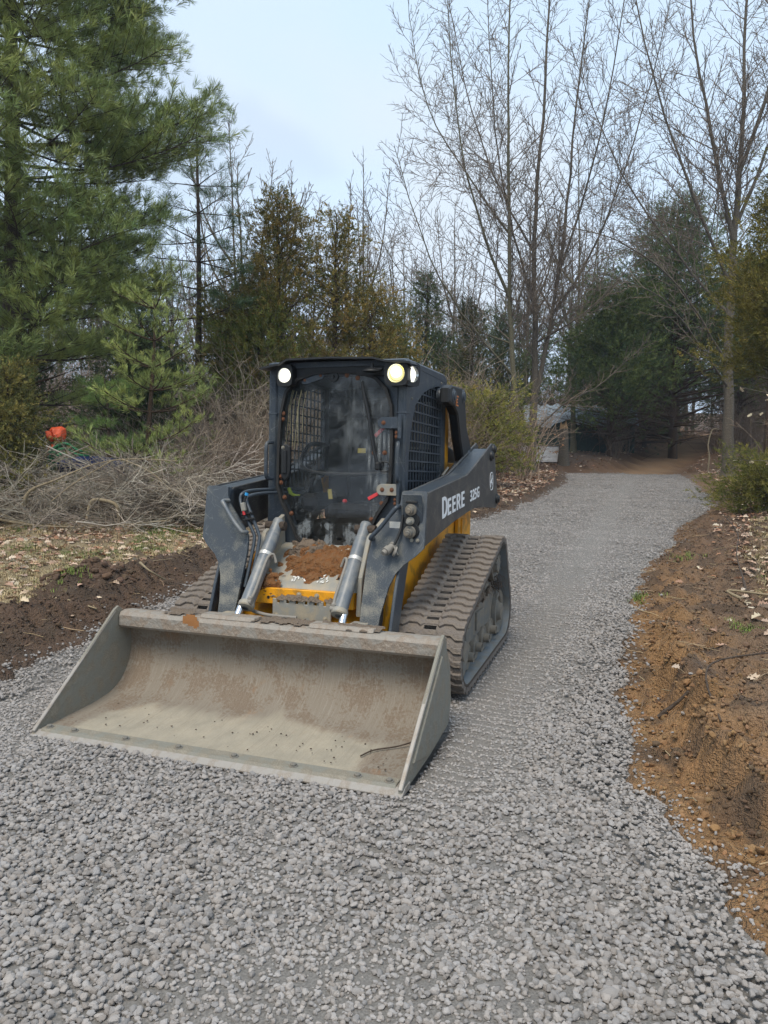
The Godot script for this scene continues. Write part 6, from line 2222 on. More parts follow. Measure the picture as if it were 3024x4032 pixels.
func build_bare_trees() -> void:
	var o := {"seed": 3, "branch_per": 4.6, "reach": 3.0, "angle": 0.80, "up": 0.35, "wiggle": 0.13, "min_r": 0.0075, "per": [5.5, 5.5, 3.5]}
	# the many-stemmed tree in the middle distance
	bare_tree("bare_oak", "tall many stemmed bare oak at the left bend of the gravel, dead centre right", Vector3(5.32, 1.45, -28.0), [
		stem([Vector3(0, 0, 0), Vector3(0.07, 2.15, 0), Vector3(0.09, 4.52, 0), Vector3(-0.09, 7.46, 0.11), Vector3(0, 11.3, 0.34), Vector3(0.22, 16.38, 0.22), Vector3(0.11, 22.03, 0)], 0.18, 0.012, {"name": "trunk", "from": 0.28}),
		stem([Vector3(0.13, 2.94, 0), Vector3(0.5, 5.2, 0.11), Vector3(0.95, 8.59, 0.22), Vector3(1.23, 12.99, 0.45), Vector3(1.79, 19.21, 0.67)], 0.108, 0.012, {"from": 0.18}),
		stem([Vector3(0.56, 5.65, 0.11), Vector3(1.79, 7.46, -0.34), Vector3(3.02, 10.4, -0.56), Vector3(4.14, 14.24, -0.67), Vector3(5.04, 18.53, -0.45)], 0.054, 0.010, {"from": 0.15}),
		stem([Vector3(0.69, 6.78, 0.11), Vector3(1.46, 9.72, 0.9), Vector3(2.13, 13.56, 1.68), Vector3(2.69, 19.21, 2.02)], 0.054, 0.010),
		stem([Vector3(0, 5.99, 0), Vector3(-0.9, 8.36, 0.67), Vector3(-1.68, 11.75, 1.01), Vector3(-2.13, 17.51, 1.12)], 0.0576, 0.010),
		stem([Vector3(-0.06, 7.91, 0), Vector3(-1.12, 10.4, -1.01), Vector3(-2.24, 13.56, -1.46), Vector3(-3.25, 18.08, -1.68)], 0.0504, 0.010),
		stem([Vector3(0.07, 1.53, 0), Vector3(1.01, 2.49, 0.56), Vector3(2.35, 3.28, 0.78), Vector3(3.81, 4.75, 0.9)], 0.0396, 0.008, {"from": 0.25, "reach": 1.5}),
		stem([Vector3(0.09, 4.75, 0), Vector3(1.57, 5.65, 1.01), Vector3(3.14, 7.46, 1.34), Vector3(4.7, 10.62, 1.46)], 0.036, 0.008, {"from": 0.2, "reach": 1.8}),
	], M.bark_gray, o)
	o = o.duplicate()
	o.seed = 4
	bare_tree("bare_oak", "bare gray oak leaning left of the many stemmed one, its crown over the brush", Vector3(4.65, 1.4, -27.2), [
		stem([Vector3(0, 0, 0), Vector3(-0.11, 2.71, 0), Vector3(-0.34, 5.88, 0), Vector3(-0.5, 9.6, 0.11), Vector3(-0.62, 14.12, 0.22), Vector3(-0.56, 19.21, 0)], 0.144, 0.012, {"name": "trunk", "from": 0.3}),
		stem([Vector3(-0.36, 6.1, 0), Vector3(-1.34, 8.14, 0.34), Vector3(-2.24, 11.3, 0.56), Vector3(-2.8, 16.38, 0.56)], 0.0648, 0.010, {"from": 0.15}),
		stem([Vector3(-0.17, 3.39, 0), Vector3(-1.68, 4.97, 0.56), Vector3(-3.25, 7.23, 0.9), Vector3(-4.48, 10.85, 1.01)], 0.054, 0.010, {"from": 0.15}),
		stem([Vector3(-0.45, 8.36, 0), Vector3(-1.79, 10.62, -0.9), Vector3(-3.25, 13.11, -1.12), Vector3(-4.03, 16.38, -1.23)], 0.0432, 0.010),
		stem([Vector3(-0.22, 4.52, 0), Vector3(-2.13, 5.54, -1.01), Vector3(-3.92, 7.01, -1.34), Vector3(-5.49, 9.49, -1.23)], 0.0432, 0.009),
		stem([Vector3(-0.06, 2.03, 0), Vector3(-1.34, 2.94, 0.67), Vector3(-2.69, 3.73, 0.9), Vector3(-4.03, 5.2, 0.9)], 0.036, 0.008, {"from": 0.25, "reach": 1.5}),
	], M.bark_green_gray, o)
	# the big gray tree by the dirt track on the right
	o = o.duplicate()
	o.merge({"seed": 5, "reach": 3.0, "branch_per": 4.6, "angle": 0.75}, true)
	bare_tree("bare_maple", "big smooth gray bare tree beside the dirt track on the right", Vector3(10.95, 1.72, -24.6), [
		stem([Vector3(0, 0, 0), Vector3(-0.04, 2.49, 0), Vector3(-0.11, 5.65, 0), Vector3(0, 8.59, 0), Vector3(0.09, 10.85, 0), Vector3(0.11, 14.69, 0), Vector3(0.56, 21.47, 0)], 0.2025, 0.014, {"name": "trunk", "from": 0.42}),
		stem([Vector3(-0.04, 7.46, 0), Vector3(-0.78, 9.94, 0.22), Vector3(-1.68, 13.56, 0.45), Vector3(-2.46, 19.77, 0.45)], 0.0864, 0.012, {"from": 0.15}),
		stem([Vector3(-0.09, 6.1, 0), Vector3(-1.46, 8.59, 0.45), Vector3(-2.91, 11.98, 0.67), Vector3(-4.14, 16.5, 0.78)], 0.0684, 0.011, {"from": 0.15}),
		stem([Vector3(-0.07, 5.2, 0), Vector3(-1.57, 7.23, -0.56), Vector3(-3.36, 9.94, -0.9), Vector3(-5.15, 14.01, -1.01)], 0.0576, 0.010, {"from": 0.15}),
		stem([Vector3(0.06, 9.72, 0), Vector3(0.67, 12.43, 0.67), Vector3(1.12, 15.82, 1.01), Vector3(1.57, 21.47, 1.12)], 0.072, 0.012),
		stem([Vector3(0.04, 8.14, 0), Vector3(1.12, 10.62, -0.45), Vector3(2.24, 14.01, -0.67), Vector3(3.25, 19.21, -0.67)], 0.0648, 0.011),
		stem([Vector3(-0.06, 3.62, 0), Vector3(-1.12, 4.75, 0.56), Vector3(-2.35, 6.1, 1.01), Vector3(-4.03, 7.12, 1.23), Vector3(-5.49, 7.46, 1.34)], 0.0468, 0.009, {"from": 0.2, "reach": 1.6}),
		stem([Vector3(-0.06, 2.94, 0), Vector3(-1.34, 3.95, 1.01), Vector3(-2.8, 5.42, 1.46), Vector3(-4.37, 5.88, 1.79)], 0.0396, 0.008, {"from": 0.2, "reach": 1.5}),
	], M.bark_gray, o)
	o = o.duplicate()
	o.merge({"seed": 6, "reach": 2.2, "branch_per": 3.4, "per": [4.4, 4.2, 2.4], "min_r": 0.009, "angle": 0.7}, true)
	plain_tree("bare_tree", "thin bare tree standing behind the many stemmed oak on its right", Vector3(8.3, 2.4, -34.0), 13.5, 0.14, M.bark_green_gray, o)
	var q := o.duplicate(); q.seed = 7
	plain_tree("bare_tree", "slender leaning bare tree rising behind the bronze cedar's left shoulder", Vector3(-5.6, 1.2, -28.5), 12.6, 0.12, M.bark_gray, q)
	q = o.duplicate(); q.merge({"seed": 8, "reach": 2.3, "out": 0.16}, true)
	plain_tree("bare_tree", "round crowned bare tree directly left of the bronze cedar's tip", Vector3(-4.35, 1.2, -24.5), 9.7, 0.12, M.bark_gray, q)
	q = o.duplicate(); q.merge({"seed": 9, "reach": 1.6}, true)
	plain_tree("bare_tree", "faint bare tree whose top shows just over the bronze cedar's tip", Vector3(-4.4, 2.0, -33.0), 11.8, 0.11, M.bark_far, q)
	q = o.duplicate(); q.merge({"seed": 10, "reach": 1.7, "angle": 0.5}, true)
	plain_tree("bare_tree", "upswept pale bare tree right of the bronze cedar, against open sky", Vector3(-1.9, 2.0, -33.5), 11.4, 0.12, M.bark_far, q)
	q = o.duplicate(); q.merge({"seed": 12, "reach": 2.2}, true)
	plain_tree("bare_tree", "bare tree at the right edge behind the big gray one, reddish twigs", Vector3(14.6, 2.3, -29.5), 12.5, 0.15, M.bark_brown, q)
	q = o.duplicate(); q.merge({"seed": 13, "reach": 2.2, "fork": 0.2}, true)
	plain_tree("bare_tree", "tangled bare tree cut by the right edge above the golden cedar", Vector3(11.2, 1.5, -19.5), 9.0, 0.11, M.bark_brown, q)
	# woods farther off: a few shapes set out again and again
	var far := []
	var fo := {"seed": 20, "branch_per": 2.4, "reach": 2.4, "angle": 0.7, "up": 0.4, "wiggle": 0.12, "min_r": 0.011, "per": [3.4, 3.2], "twig": M.bark_far}
	var r := RandomNumberGenerator.new()
	r.seed = 99
	var side_words := ["behind the brush", "beyond the shed", "above the dirt track", "past the white pine"]
	for k in 120:
		var x := -30.0 + 66.0 * (k + r.randf()) / 120.0
		var z := -r.randf_range(31.0, 60.0)
		if z > -36.0 and x > 3.0: z -= 12.0
		var y := slope_height(z) - 0.1
		var label := "bare gray tree in the far woods"
		var t: Node3D
		if far.size() < 6:
			fo = fo.duplicate()
			fo.seed = 20 + k
			t = plain_tree("far_tree", label, Vector3(x, y, z), r.randf_range(10.0, 14.0), 0.15, M.bark_far, fo)
			far.append(t)
		else:
			t = (far[k % 6] as Node3D).duplicate()
			t.name = numbered("far_tree")
			add_child(t)
			t.position = Vector3(x, y, z)
			t.rotation.y = r.randf() * TAU
			t.scale = Vector3.ONE * r.randf_range(0.75, 1.15)
		tag(t, label, "bare tree", "bare trees of the far woods")
	# evergreens among the far woods
	for k in 9:
		var x: float = [-26.0, -19.0, -13.0, -9.5, 4.5, 8.0, 21.0, 26.0, 31.0][k]
		var z := -40.0 - 2.3 * (k % 4)
		cedar("far_evergreen", "dark evergreen in the far woods", Vector3(x, slope_height(z) - 0.1, z), 6.0 + 0.9 * (k % 3), 2.2, {"seed": 200 + k, "green": Color(0.045, 0.060, 0.026), "tip": Color(0.112, 0.114, 0.043), "size": 0.4, "limbs": 80, "density": 6.0, "cluster": 3, "group": "evergreens of the far woods", "profile": func(t): return 1.05 - 0.85 * t})

# ---------------------------------------------------------------- brush
func shrub_mesh(seed_: int, stems: int, tall: float, wide: float) -> ArrayMesh:
	var r := RandomNumberGenerator.new()
	r.seed = seed_
	var b := MB.new()
	for k in stems:
		var a := r.randf() * TAU
		var d := Vector3(cos(a) * wide * r.randf_range(0.2, 1.0), tall, sin(a) * wide * r.randf_range(0.2, 1.0)).normalized()
		var ln := tall * r.randf_range(0.6, 1.25)
		var p := Vector3(r.randfn() * 0.15, -0.05, r.randfn() * 0.15)
		var path := limb_path(r, p, d, ln, r.randf_range(-0.55, 0.1), 0.12, 6)
		b.tube(path, taper(r.randf_range(0.008, 0.020), 0.005, 6), 4, false)
		for w in 7:
			var q := r.randf_range(1.2, 5.9)
			var i := int(q)
			var s := path[i].lerp(path[i + 1], q - i)
			var dd := ((path[i + 1] - path[i]).normalized() + Vector3(r.randfn(), r.randfn() * 0.7, r.randfn()) * 0.7).normalized()
			var tw := limb_path(r, s, dd, ln * r.randf_range(0.15, 0.4), -0.1, 0.16, 3)
			b.tube(tw, taper(0.0055, 0.003, 3), 3, false)
			for v in 2:
				var d3 := (dd + Vector3(r.randfn(), r.randfn(), r.randfn()) * 0.8).normalized()
				b.tube(PackedVector3Array([tw[2], tw[2] + d3 * ln * r.randf_range(0.06, 0.16)]), PackedFloat32Array([0.004, 0.0022]), 3, false)
	return b.mesh()

func cut_branch_mesh(seed_: int, long: float, thick: float) -> ArrayMesh:
	# lies along +x
	var r := RandomNumberGenerator.new()
	r.seed = seed_
	var b := MB.new()
	var path := limb_path(r, Vector3(-long * 0.5, 0, 0), Vector3.RIGHT, long, r.randf_range(-0.1, 0.15), 0.10, 7)
	b.tube(path, taper(thick, 0.004, 7), 6)
	for w in 12:
		var q := r.randf_range(1.0, 6.9)
		var i := int(q)
		var s := path[i].lerp(path[i + 1], q - i)
		var dd := (Vector3.RIGHT + Vector3(0, r.randfn() * 0.5, r.randfn()) * 0.8).normalized()
		var ln := long * r.randf_range(0.15, 0.42)
		var tw := limb_path(r, s, dd, ln, 0.0, 0.12, 4)
		b.tube(tw, taper(thick * 0.45, 0.003, 4), 4, false)
		for v in 3:
			var d3 := (dd + Vector3(r.randfn(), r.randfn(), r.randfn()) * 0.6).normalized()
			b.tube(PackedVector3Array([tw[1 + v], tw[1 + v] + d3 * ln * r.randf_range(0.2, 0.5)]), PackedFloat32Array([0.005, 0.0025]), 3, false)
	return b.mesh()

func build_brush() -> void:
	var r := RandomNumberGenerator.new()
	r.seed = 44
	# thicket: arching brown stems packed behind the loader and along the wood's edge
	var places := [[], [], [], []]
	var tints := [[], [], [], []]
	for k in 330:
		var x := r.randf_range(-6.5, 3.0)
		var z := -13.2 - r.randf_range(0.0, 9.0) - maxf(0.0, x + 2.5) * 1.3
		if x < -3.4 and r.randf() < 0.5: continue
		if x > -0.078 * z: continue
		if k > 305:
			x = r.randf_range(2.0, 4.6)
			z = r.randf_range(-28.5, -23.0)
			if in_road(x, z) > -1.2: continue
		var deep := clampf((-13.2 - z) / 8.0, 0.0, 1.0)
		var s := r.randf_range(0.5, 0.85) + 0.75 * deep
		if x < -3.4: s *= 0.7
		if x > -1.5: s *= 0.85
		var i := r.randi() % 4
		places[i].append(Transform3D(Basis(Vector3.UP, r.randf() * TAU) * Basis.from_scale(Vector3(s, s * r.randf_range(0.85, 1.15), s)), Vector3(x, ground_height(x, z), z)))
		tints[i].append(vary(Color(0.15, 0.112, 0.082).lerp(Color(0.40, 0.32, 0.235), pow(r.randf(), 1.5)), r, 0.15))
	var root := thing("thicket", "", "", Vector3.ZERO)
	tag(root, "dense tangle of leafless brown brush along the edge of the woods", "brush", "", "stuff")
	for i in 4: many("brush_stems", shrub_mesh(300 + i, 16, 2.1, 1.5), M.twigs, places[i], tints[i], root)
	# undergrowth beneath the evergreens at the end of the drive and at the right edge
	places = [[], []]
	tints = [[], []]
	for k in 330:
		var x := r.randf_range(8.5, 30.0)
		var z := r.randf_range(-46.0, -32.0)
		if k >= 285:
			x = r.randf_range(9.5, 15.0)
			z = r.randf_range(-24.0, -14.0)
			if x - along(RIGHT_EDGE, z) < 2.0: continue
		if z < ROAD_END and track_path(x, z) < 2.0: continue
		var s := r.randf_range(0.6, 1.2) + (0.7 if z < -38.0 else 0.0)
		places[k % 2].append(Transform3D(Basis(Vector3.UP, r.randf() * TAU) * Basis.from_scale(Vector3.ONE * s), Vector3(x, ground_height(x, z), z)))
		tints[k % 2].append(vary(Color(0.15, 0.105, 0.075).lerp(Color(0.24, 0.18, 0.135), r.randf()), r, 0.15))
	root = thing("undergrowth", "", "", Vector3.ZERO)
	tag(root, "thin brown undergrowth among the trees past the end of the gravel", "brush", "", "stuff")
	for i in 2: many("undergrowth_stems", shrub_mesh(320 + i, 12, 2.0, 1.1), M.twigs, places[i], tints[i], root)
	# scrub that closes the view under the far trees
	places = [[], []]
	tints = [[], []]
	for k in 620:
		var x := r.randf_range(-34.0, 46.0)
		var z := -r.randf_range(29.0, 50.0)
		if x > 0.0 and z > -42.0: continue
		if z < ROAD_END and track_path(x, z) < 2.6: continue
		var s := r.randf_range(1.0, 2.1)
		places[k % 2].append(Transform3D(Basis(Vector3.UP, r.randf() * TAU) * Basis.from_scale(Vector3.ONE * s), Vector3(x, ground_height(x, z), z)))
		tints[k % 2].append(vary(Color(0.20, 0.155, 0.125).lerp(Color(0.33, 0.275, 0.23), r.randf()), r, 0.15))
	root = thing("far_scrub", "", "", Vector3.ZERO)
	tag(root, "gray brown scrub under the far woods", "brush", "", "stuff")
	for i in 2: many("scrub_stems", shrub_mesh(330 + i, 16, 2.2, 1.1), M.twigs, places[i], tints[i], root)
	# pile of cut branches on the left
	places = [[], [], [], []]
	tints = [[], [], [], []]
	for k in 620:
		var u := r.randf_range(-1.0, 1.0)
		var x := -4.9 + u * 3.1
		var z := -12.25 + r.randfn() * 0.5
		var top := 0.85 * (1.0 - pow(absf(u), 2.2)) * exp(-pow((z + 12.25) / 0.75, 2.0)) + 0.1
		var y := ground_height(x, z) + 0.03 + top * r.randf()
		var i := r.randi() % 4
		var turn := (0.0 if r.randf() < 0.5 else PI) + r.randfn() * 0.85
		var s := r.randf_range(0.4, 0.95)
		places[i].append(Transform3D(Basis(Vector3.UP, turn) * Basis(Vector3.BACK, r.randfn() * 0.30 - 0.14 * u * cos(turn)) * Basis(Vector3.RIGHT, r.randf() * TAU) * Basis.from_scale(Vector3.ONE * s), Vector3(x, y, z)))
		tints[i].append(vary(Color(0.21, 0.175, 0.135).lerp(Color(0.52, 0.47, 0.39), pow(r.randf(), 1.9)), r, 0.15))
	root = thing("brush_pile", "", "", Vector3.ZERO)
	tag(root, "long pile of cut gray branches at the back of the lawn", "brush pile", "", "stuff")
	for i in 4: many("cut_branches", cut_branch_mesh(340 + i, 2.3, 0.012), M.twigs, places[i], tints[i], root)
	# a few branches on the pile that stand out
	var b := MB.new()
	b.tube(smooth_path([Vector3(-1.5, -0.40, 0.1), Vector3(-1.38, -0.12, 0.1), Vector3(-0.9, 0.10, 0.05), Vector3(-0.2, 0.40, 0.0), Vector3(0.5, 0.50, 0.0), Vector3(1.3, 0.47, -0.1)]), pf([0.045, 0.042, 0.04, 0.036, 0.034, 0.03, 0.03, 0.026, 0.024, 0.022, 0.02, 0.018, 0.016, 0.014, 0.012, 0.01]), 8)
	b.tube(smooth_path([Vector3(0.1, 0.46, 0.0), Vector3(-0.5, 0.05, 0.2), Vector3(-0.9, -0.3, 0.3)]), pf([0.022, 0.018, 0.012]), 6)
	b.tube(smooth_path([Vector3(0.3, 0.49, 0.0), Vector3(0.9, 0.25, 0.2), Vector3(1.3, -0.1, 0.25)]), pf([0.018, 0.014, 0.01]), 6)
	var o := put("pale_branch", b.mesh(), M.dead_wood, self)
	o.scale = Vector3.ONE * 0.8
	o.position = Vector3(-4.15, ground_height(-4.15, -11.6) + 0.62, -11.5)
	tag(o, "thick pale forked branch arching over the front of the brush pile", "branch", "branches lying on the brush pile")
	b = MB.new()
	b.tube(smooth_path([Vector3(-1.9, 0.1, 0), Vector3(-0.8, -0.06, 0.1), Vector3(0.5, -0.02, 0.1), Vector3(1.5, 0.08, 0)]), pf([0.03, 0.03, 0.028, 0.026, 0.024, 0.022, 0.02, 0.016, 0.012]), 7)
	b.tube(smooth_path([Vector3(-1.2, 0.0, 0), Vector3(-1.6, 0.16, 0.1), Vector3(-2.1, 0.22, 0.1)]), pf([0.016, 0.012, 0.008]), 5)
	o = put("pale_branch", b.mesh(), M.dead_wood, self)
	o.scale = Vector3.ONE * 0.8
	o.position = Vector3(-4.3, ground_height(-4.3, -11.2) + 0.08, -11.2)
	tag(o, "long pale branch lying flat on the grass in front of the brush pile", "branch", "branches lying on the brush pile")
	b = MB.new()
	b.tube(smooth_path([Vector3(0.25, -0.25, 0), Vector3(0.22, 0.05, 0), Vector3(0.05, 0.16, 0), Vector3(-0.28, 0.17, 0.0), Vector3(-0.36, -0.2, 0.05)]), pf([0.028, 0.03, 0.03, 0.032, 0.034]), 8)
	o = put("pale_branch", b.mesh(), M.dead_wood, self)
	o.scale = Vector3.ONE * 0.75
	o.position = Vector3(-4.1, ground_height(-4.1, -11.3) + 0.28, -11.35)
	tag(o, "short hooked pale branch below the forked one on the brush pile", "branch", "branches lying on the brush pile")

func build_far_things() -> void:
	# shed under a gray tarp, half hidden by the dark evergreens
	var sh := thing("tarped_shed", "dark green shed under a gray blue tarp behind the dark evergreens", "shed", Vector3(9.0, slope_height(-36.0), -36.3), -0.12)
	sh.scale = Vector3(0.68, 0.64, 0.8)
	var b := MB.new()
	b.box(Vector3(0, 1.25, 0), Vector3(7.0, 2.5, 3.4))
	var body := put("wall", b.mesh(), M.green_sheet, sh)
	b = MB.new()
	for k in 15: b.box(Vector3(-3.4 + k * 0.48, 1.25, 1.71), Vector3(0.06, 2.4, 0.05), Basis(), 0.01)
	put("wall_rib", b.mesh(), M.green_sheet, body, "stuff")
	b = MB.new()
	# sagging tarp over the roof, hanging over the front edge
	var nz := FastNoiseLite.new()
	nz.seed = 3
	nz.frequency = 0.6
	var nx := 30
	var rows := [Vector2(-1.9, 3.1), Vector2(-0.6, 3.75), Vector2(0.4, 3.7), Vector2(1.3, 3.05), Vector2(1.82, 2.55), Vector2(1.86, 2.2)]
	for i in rows.size():
		for k in nx + 1:
			var x := lerpf(-3.7, 3.7, float(k) / nx)
			b.v.append(Vector3(x, rows[i].y + nz.get_noise_2d(x * 2.0, i * 1.5) * 0.28 - (0.25 * sin(x * 1.9) * (1.0 if i >= 4 else 0.0)), rows[i].x))
			b.n.append(Vector3(0, 0.8, 0.6).normalized())
	for i in rows.size() - 1:
		for k in nx:
			var a := i * (nx + 1) + k
			b.ix.append_array(PackedInt32Array([a, a + 1, a + nx + 1, a + 1, a + nx + 2, a + nx + 1]))
	var st := SurfaceTool.new()
	st.create_from(b.mesh(), 0)
	st.generate_normals()
	put("tarp", st.commit(), M.gray_tarp, sh)
	# white corrugated box between the trunks
	var wb := thing("corrugated_box", "low white corrugated metal box behind the oak trunks left of the shed", "metal box", Vector3(6.1, ground_height(6.1, -30.5) - 0.02, -30.5), 0.1)
	b = MB.new()
	b.box(Vector3(0, 0.33, 0), Vector3(1.6, 0.62, 0.7), Basis(), 0.01)
	put("core", b.mesh(), M.white_metal, wb)
	for k in 12:
		b = MB.new()
		b.rod(Vector3(-0.76, 0.05 + k * 0.053, 0.352), Vector3(0.76, 0.05 + k * 0.053, 0.352), 0.02, 8)
		put("corrugation", b.mesh(), M.white_metal, wb)
	b = MB.new()
	b.box(Vector3(0, 0.67, 0), Vector3(1.6, 0.05, 0.8), Basis(), 0.01)
	put("lid", b.mesh(), M.bark_far, wb)
	# broken stump next to it
	var sp := thing("broken_stump", "gray broken stump standing right of the white corrugated box", "stump", Vector3(6.95, ground_height(6.95, -30.0), -30.0))
	b = MB.new()
	b.tube(PackedVector3Array([Vector3(0.02, -0.2, 0), Vector3(0, 0.1, 0), Vector3(0, 0.8, 0), Vector3(-0.02, 1.35, 0)]), pf([0.30, 0.22, 0.18, 0.17]), 12)
	put("trunk", b.mesh(), M.bark_gray, sp)
	b = MB.new()
	for k in 7:
		var a := TAU * k / 7.0
		b.lathe(pv([0.05, 0.0, 0.035, 0.12, 0.0, 0.16 + 0.22 * absf(sin(a * 1.5))]), 5, Transform3D(Basis(), Vector3(cos(a) * 0.12 - 0.02, 1.32, sin(a) * 0.12)))
	put("splintered_top", b.mesh(), M.pale_wood, sp)
	# leaning pale stick
	b = MB.new()
	b.tube(smooth_path([Vector3(0, 0, 0), Vector3(0.02, 0.6, 0), Vector3(-0.04, 1.0, 0.02), Vector3(0.10, 1.55, 0), Vector3(0.34, 1.58, 0)]), pf([0.035, 0.034, 0.032, 0.03, 0.036, 0.03, 0.028, 0.03, 0.028, 0.026, 0.026, 0.024, 0.024, 0.022, 0.02, 0.02, 0.015]), 7)
	var o := put("upright_stick", b.mesh(), M.dead_wood, self)
	o.position = Vector3(12.0, ground_height(12.0, -28.6) - 0.04, -28.6)
	tag(o, "crooked pale stick standing upright left of the big gray tree", "stick")
	# things half hidden behind the brush pile
	var os := SurfaceTool.new()
	os.append_from(stone_mesh(611, 0.60), 0, Transform3D(Basis(Vector3.BACK, 0.3) * Basis.from_scale(Vector3(0.18, 0.19, 0.13)), Vector3(0.03, 0.16, 0)))
	os.append_from(stone_mesh(612, 0.55), 0, Transform3D(Basis(Vector3.BACK, -0.2) * Basis.from_scale(Vector3(0.10, 0.15, 0.09)), Vector3(-0.07, -0.08, 0.02)))
	os.append_from(stone_mesh(613, 0.55), 0, Transform3D(Basis(Vector3.BACK, 0.7) * Basis.from_scale(Vector3(0.09, 0.12, 0.08)), Vector3(-0.08, 0.12, 0.06)))
	o = put("orange_bundle", os.commit(), M.orange_plastic, self)
	o.position = Vector3(-5.42, 1.86, -12.75)
	tag(o, "crumpled orange plastic bundle hanging in the dark beneath the white pine", "plastic bundle")
	b = MB.new()
	for k in 3:
		b.tube(smooth_path([Vector3(-1.0, 0.05 + k * 0.1, k * 0.12), Vector3(-0.3, 0.22 + k * 0.08, 0.1), Vector3(0.4, 0.16 + k * 0.1, 0), Vector3(1.0, 0.05 + k * 0.05, 0.1)]), pf([0.06, 0.11, 0.13, 0.12, 0.14, 0.13, 0.12, 0.13, 0.12, 0.11, 0.12, 0.11, 0.09, 0.08, 0.07, 0.04]), 8)
	o = put("blue_tarp", b.mesh(), M.blue_tarp, self)
	o.scale = Vector3.ONE * 0.6
	o.position = Vector3(-4.75, ground_height(-4.75, -12.9) + 0.72, -12.75)
	tag(o, "folded dark blue tarp lying behind the brush pile", "tarp")
	b = MB.new()
	for k in 5:
		b.tube(smooth_path([Vector3(-0.5, 0.1 * k, 0), Vector3(-0.1, 0.16 + 0.12 * k, 0.05), Vector3(0.2, 0.05 + 0.11 * k, 0), Vector3(0.5, 0.12 + 0.08 * k, 0)]), pf([0.02, 0.045, 0.05, 0.04, 0.05, 0.03]), 6)
	o = put("green_netting", b.mesh(), M.green_net, self)
	o.scale = Vector3.ONE * 0.7
	o.position = Vector3(-5.2, ground_height(-5.2, -12.8) + 0.78, -12.7)
	tag(o, "bunched bright green netting behind the brush pile below the orange bundle", "netting")

# ---------------------------------------------------------------- leaves, grass, clods, sticks
func leaf_mesh(seed_: int) -> ArrayMesh:
	# lobed, curled dry leaf about one unit long
	var r := RandomNumberGenerator.new()
	r.seed = seed_
	var b := MB.new()
	var curl := r.randf_range(0.2, 0.7)
	var bend := r.randf_range(-0.3, 0.4)
	var halfw := PackedFloat32Array([0.02, 0.20, 0.12, 0.32, 0.16, 0.30, 0.14, 0.02])
	var pos := func(u: float, w: float) -> Vector3: return Vector3(u - 0.5, bend * (u - 0.5) * (u - 0.5) * 2.0 + absf(w) * curl + 0.04, w)
	for k in halfw.size() - 1:
		var u0 := k / 7.0
		var u1 := (k + 1) / 7.0
		for s: float in [-1.0, 1.0]:
			var a: Vector3 = pos.call(u0, 0.0)
			var c: Vector3 = pos.call(u1, 0.0)
			var d: Vector3 = pos.call(u1, s * halfw[k + 1])
			var e: Vector3 = pos.call(u0, s * halfw[k])
			var nn := (c - a).cross(d - a).normalized()
			if nn.y < 0.0: nn = -nn
			b.tri(a, c, d, nn)
			b.tri(a, d, e, nn)
	return b.mesh()

func grass_mesh(seed_: int, blades: int, spread_: float) -> ArrayMesh:
	var r := RandomNumberGenerator.new()
	r.seed = seed_
	var b := MB.new()
	for k in blades:
		var a := r.randf() * TAU
		var d := Vector3(cos(a), 0, sin(a))
		var p := Vector3(r.randfn(), 0, r.randfn()) * 0.25
		var side := d.cross(Vector3.UP) * 0.035
		var h := r.randf_range(0.5, 1.1)
		var o := d * r.randf_range(0.2, 1.0) * spread_
		var m := p + o * 0.35 + Vector3(0, h * 0.65, 0)
		var t := p + o + Vector3(0, h * r.randf_range(0.5, 1.0), 0)
		var nn := (d * 0.4 + Vector3.UP).normalized()
		b.tri(p - side, p + side, m + side * 0.7, nn)
		b.tri(p - side, m + side * 0.7, m - side * 0.7, nn)
		b.tri(m - side * 0.7, m + side * 0.7, t, nn)
	return b.mesh()

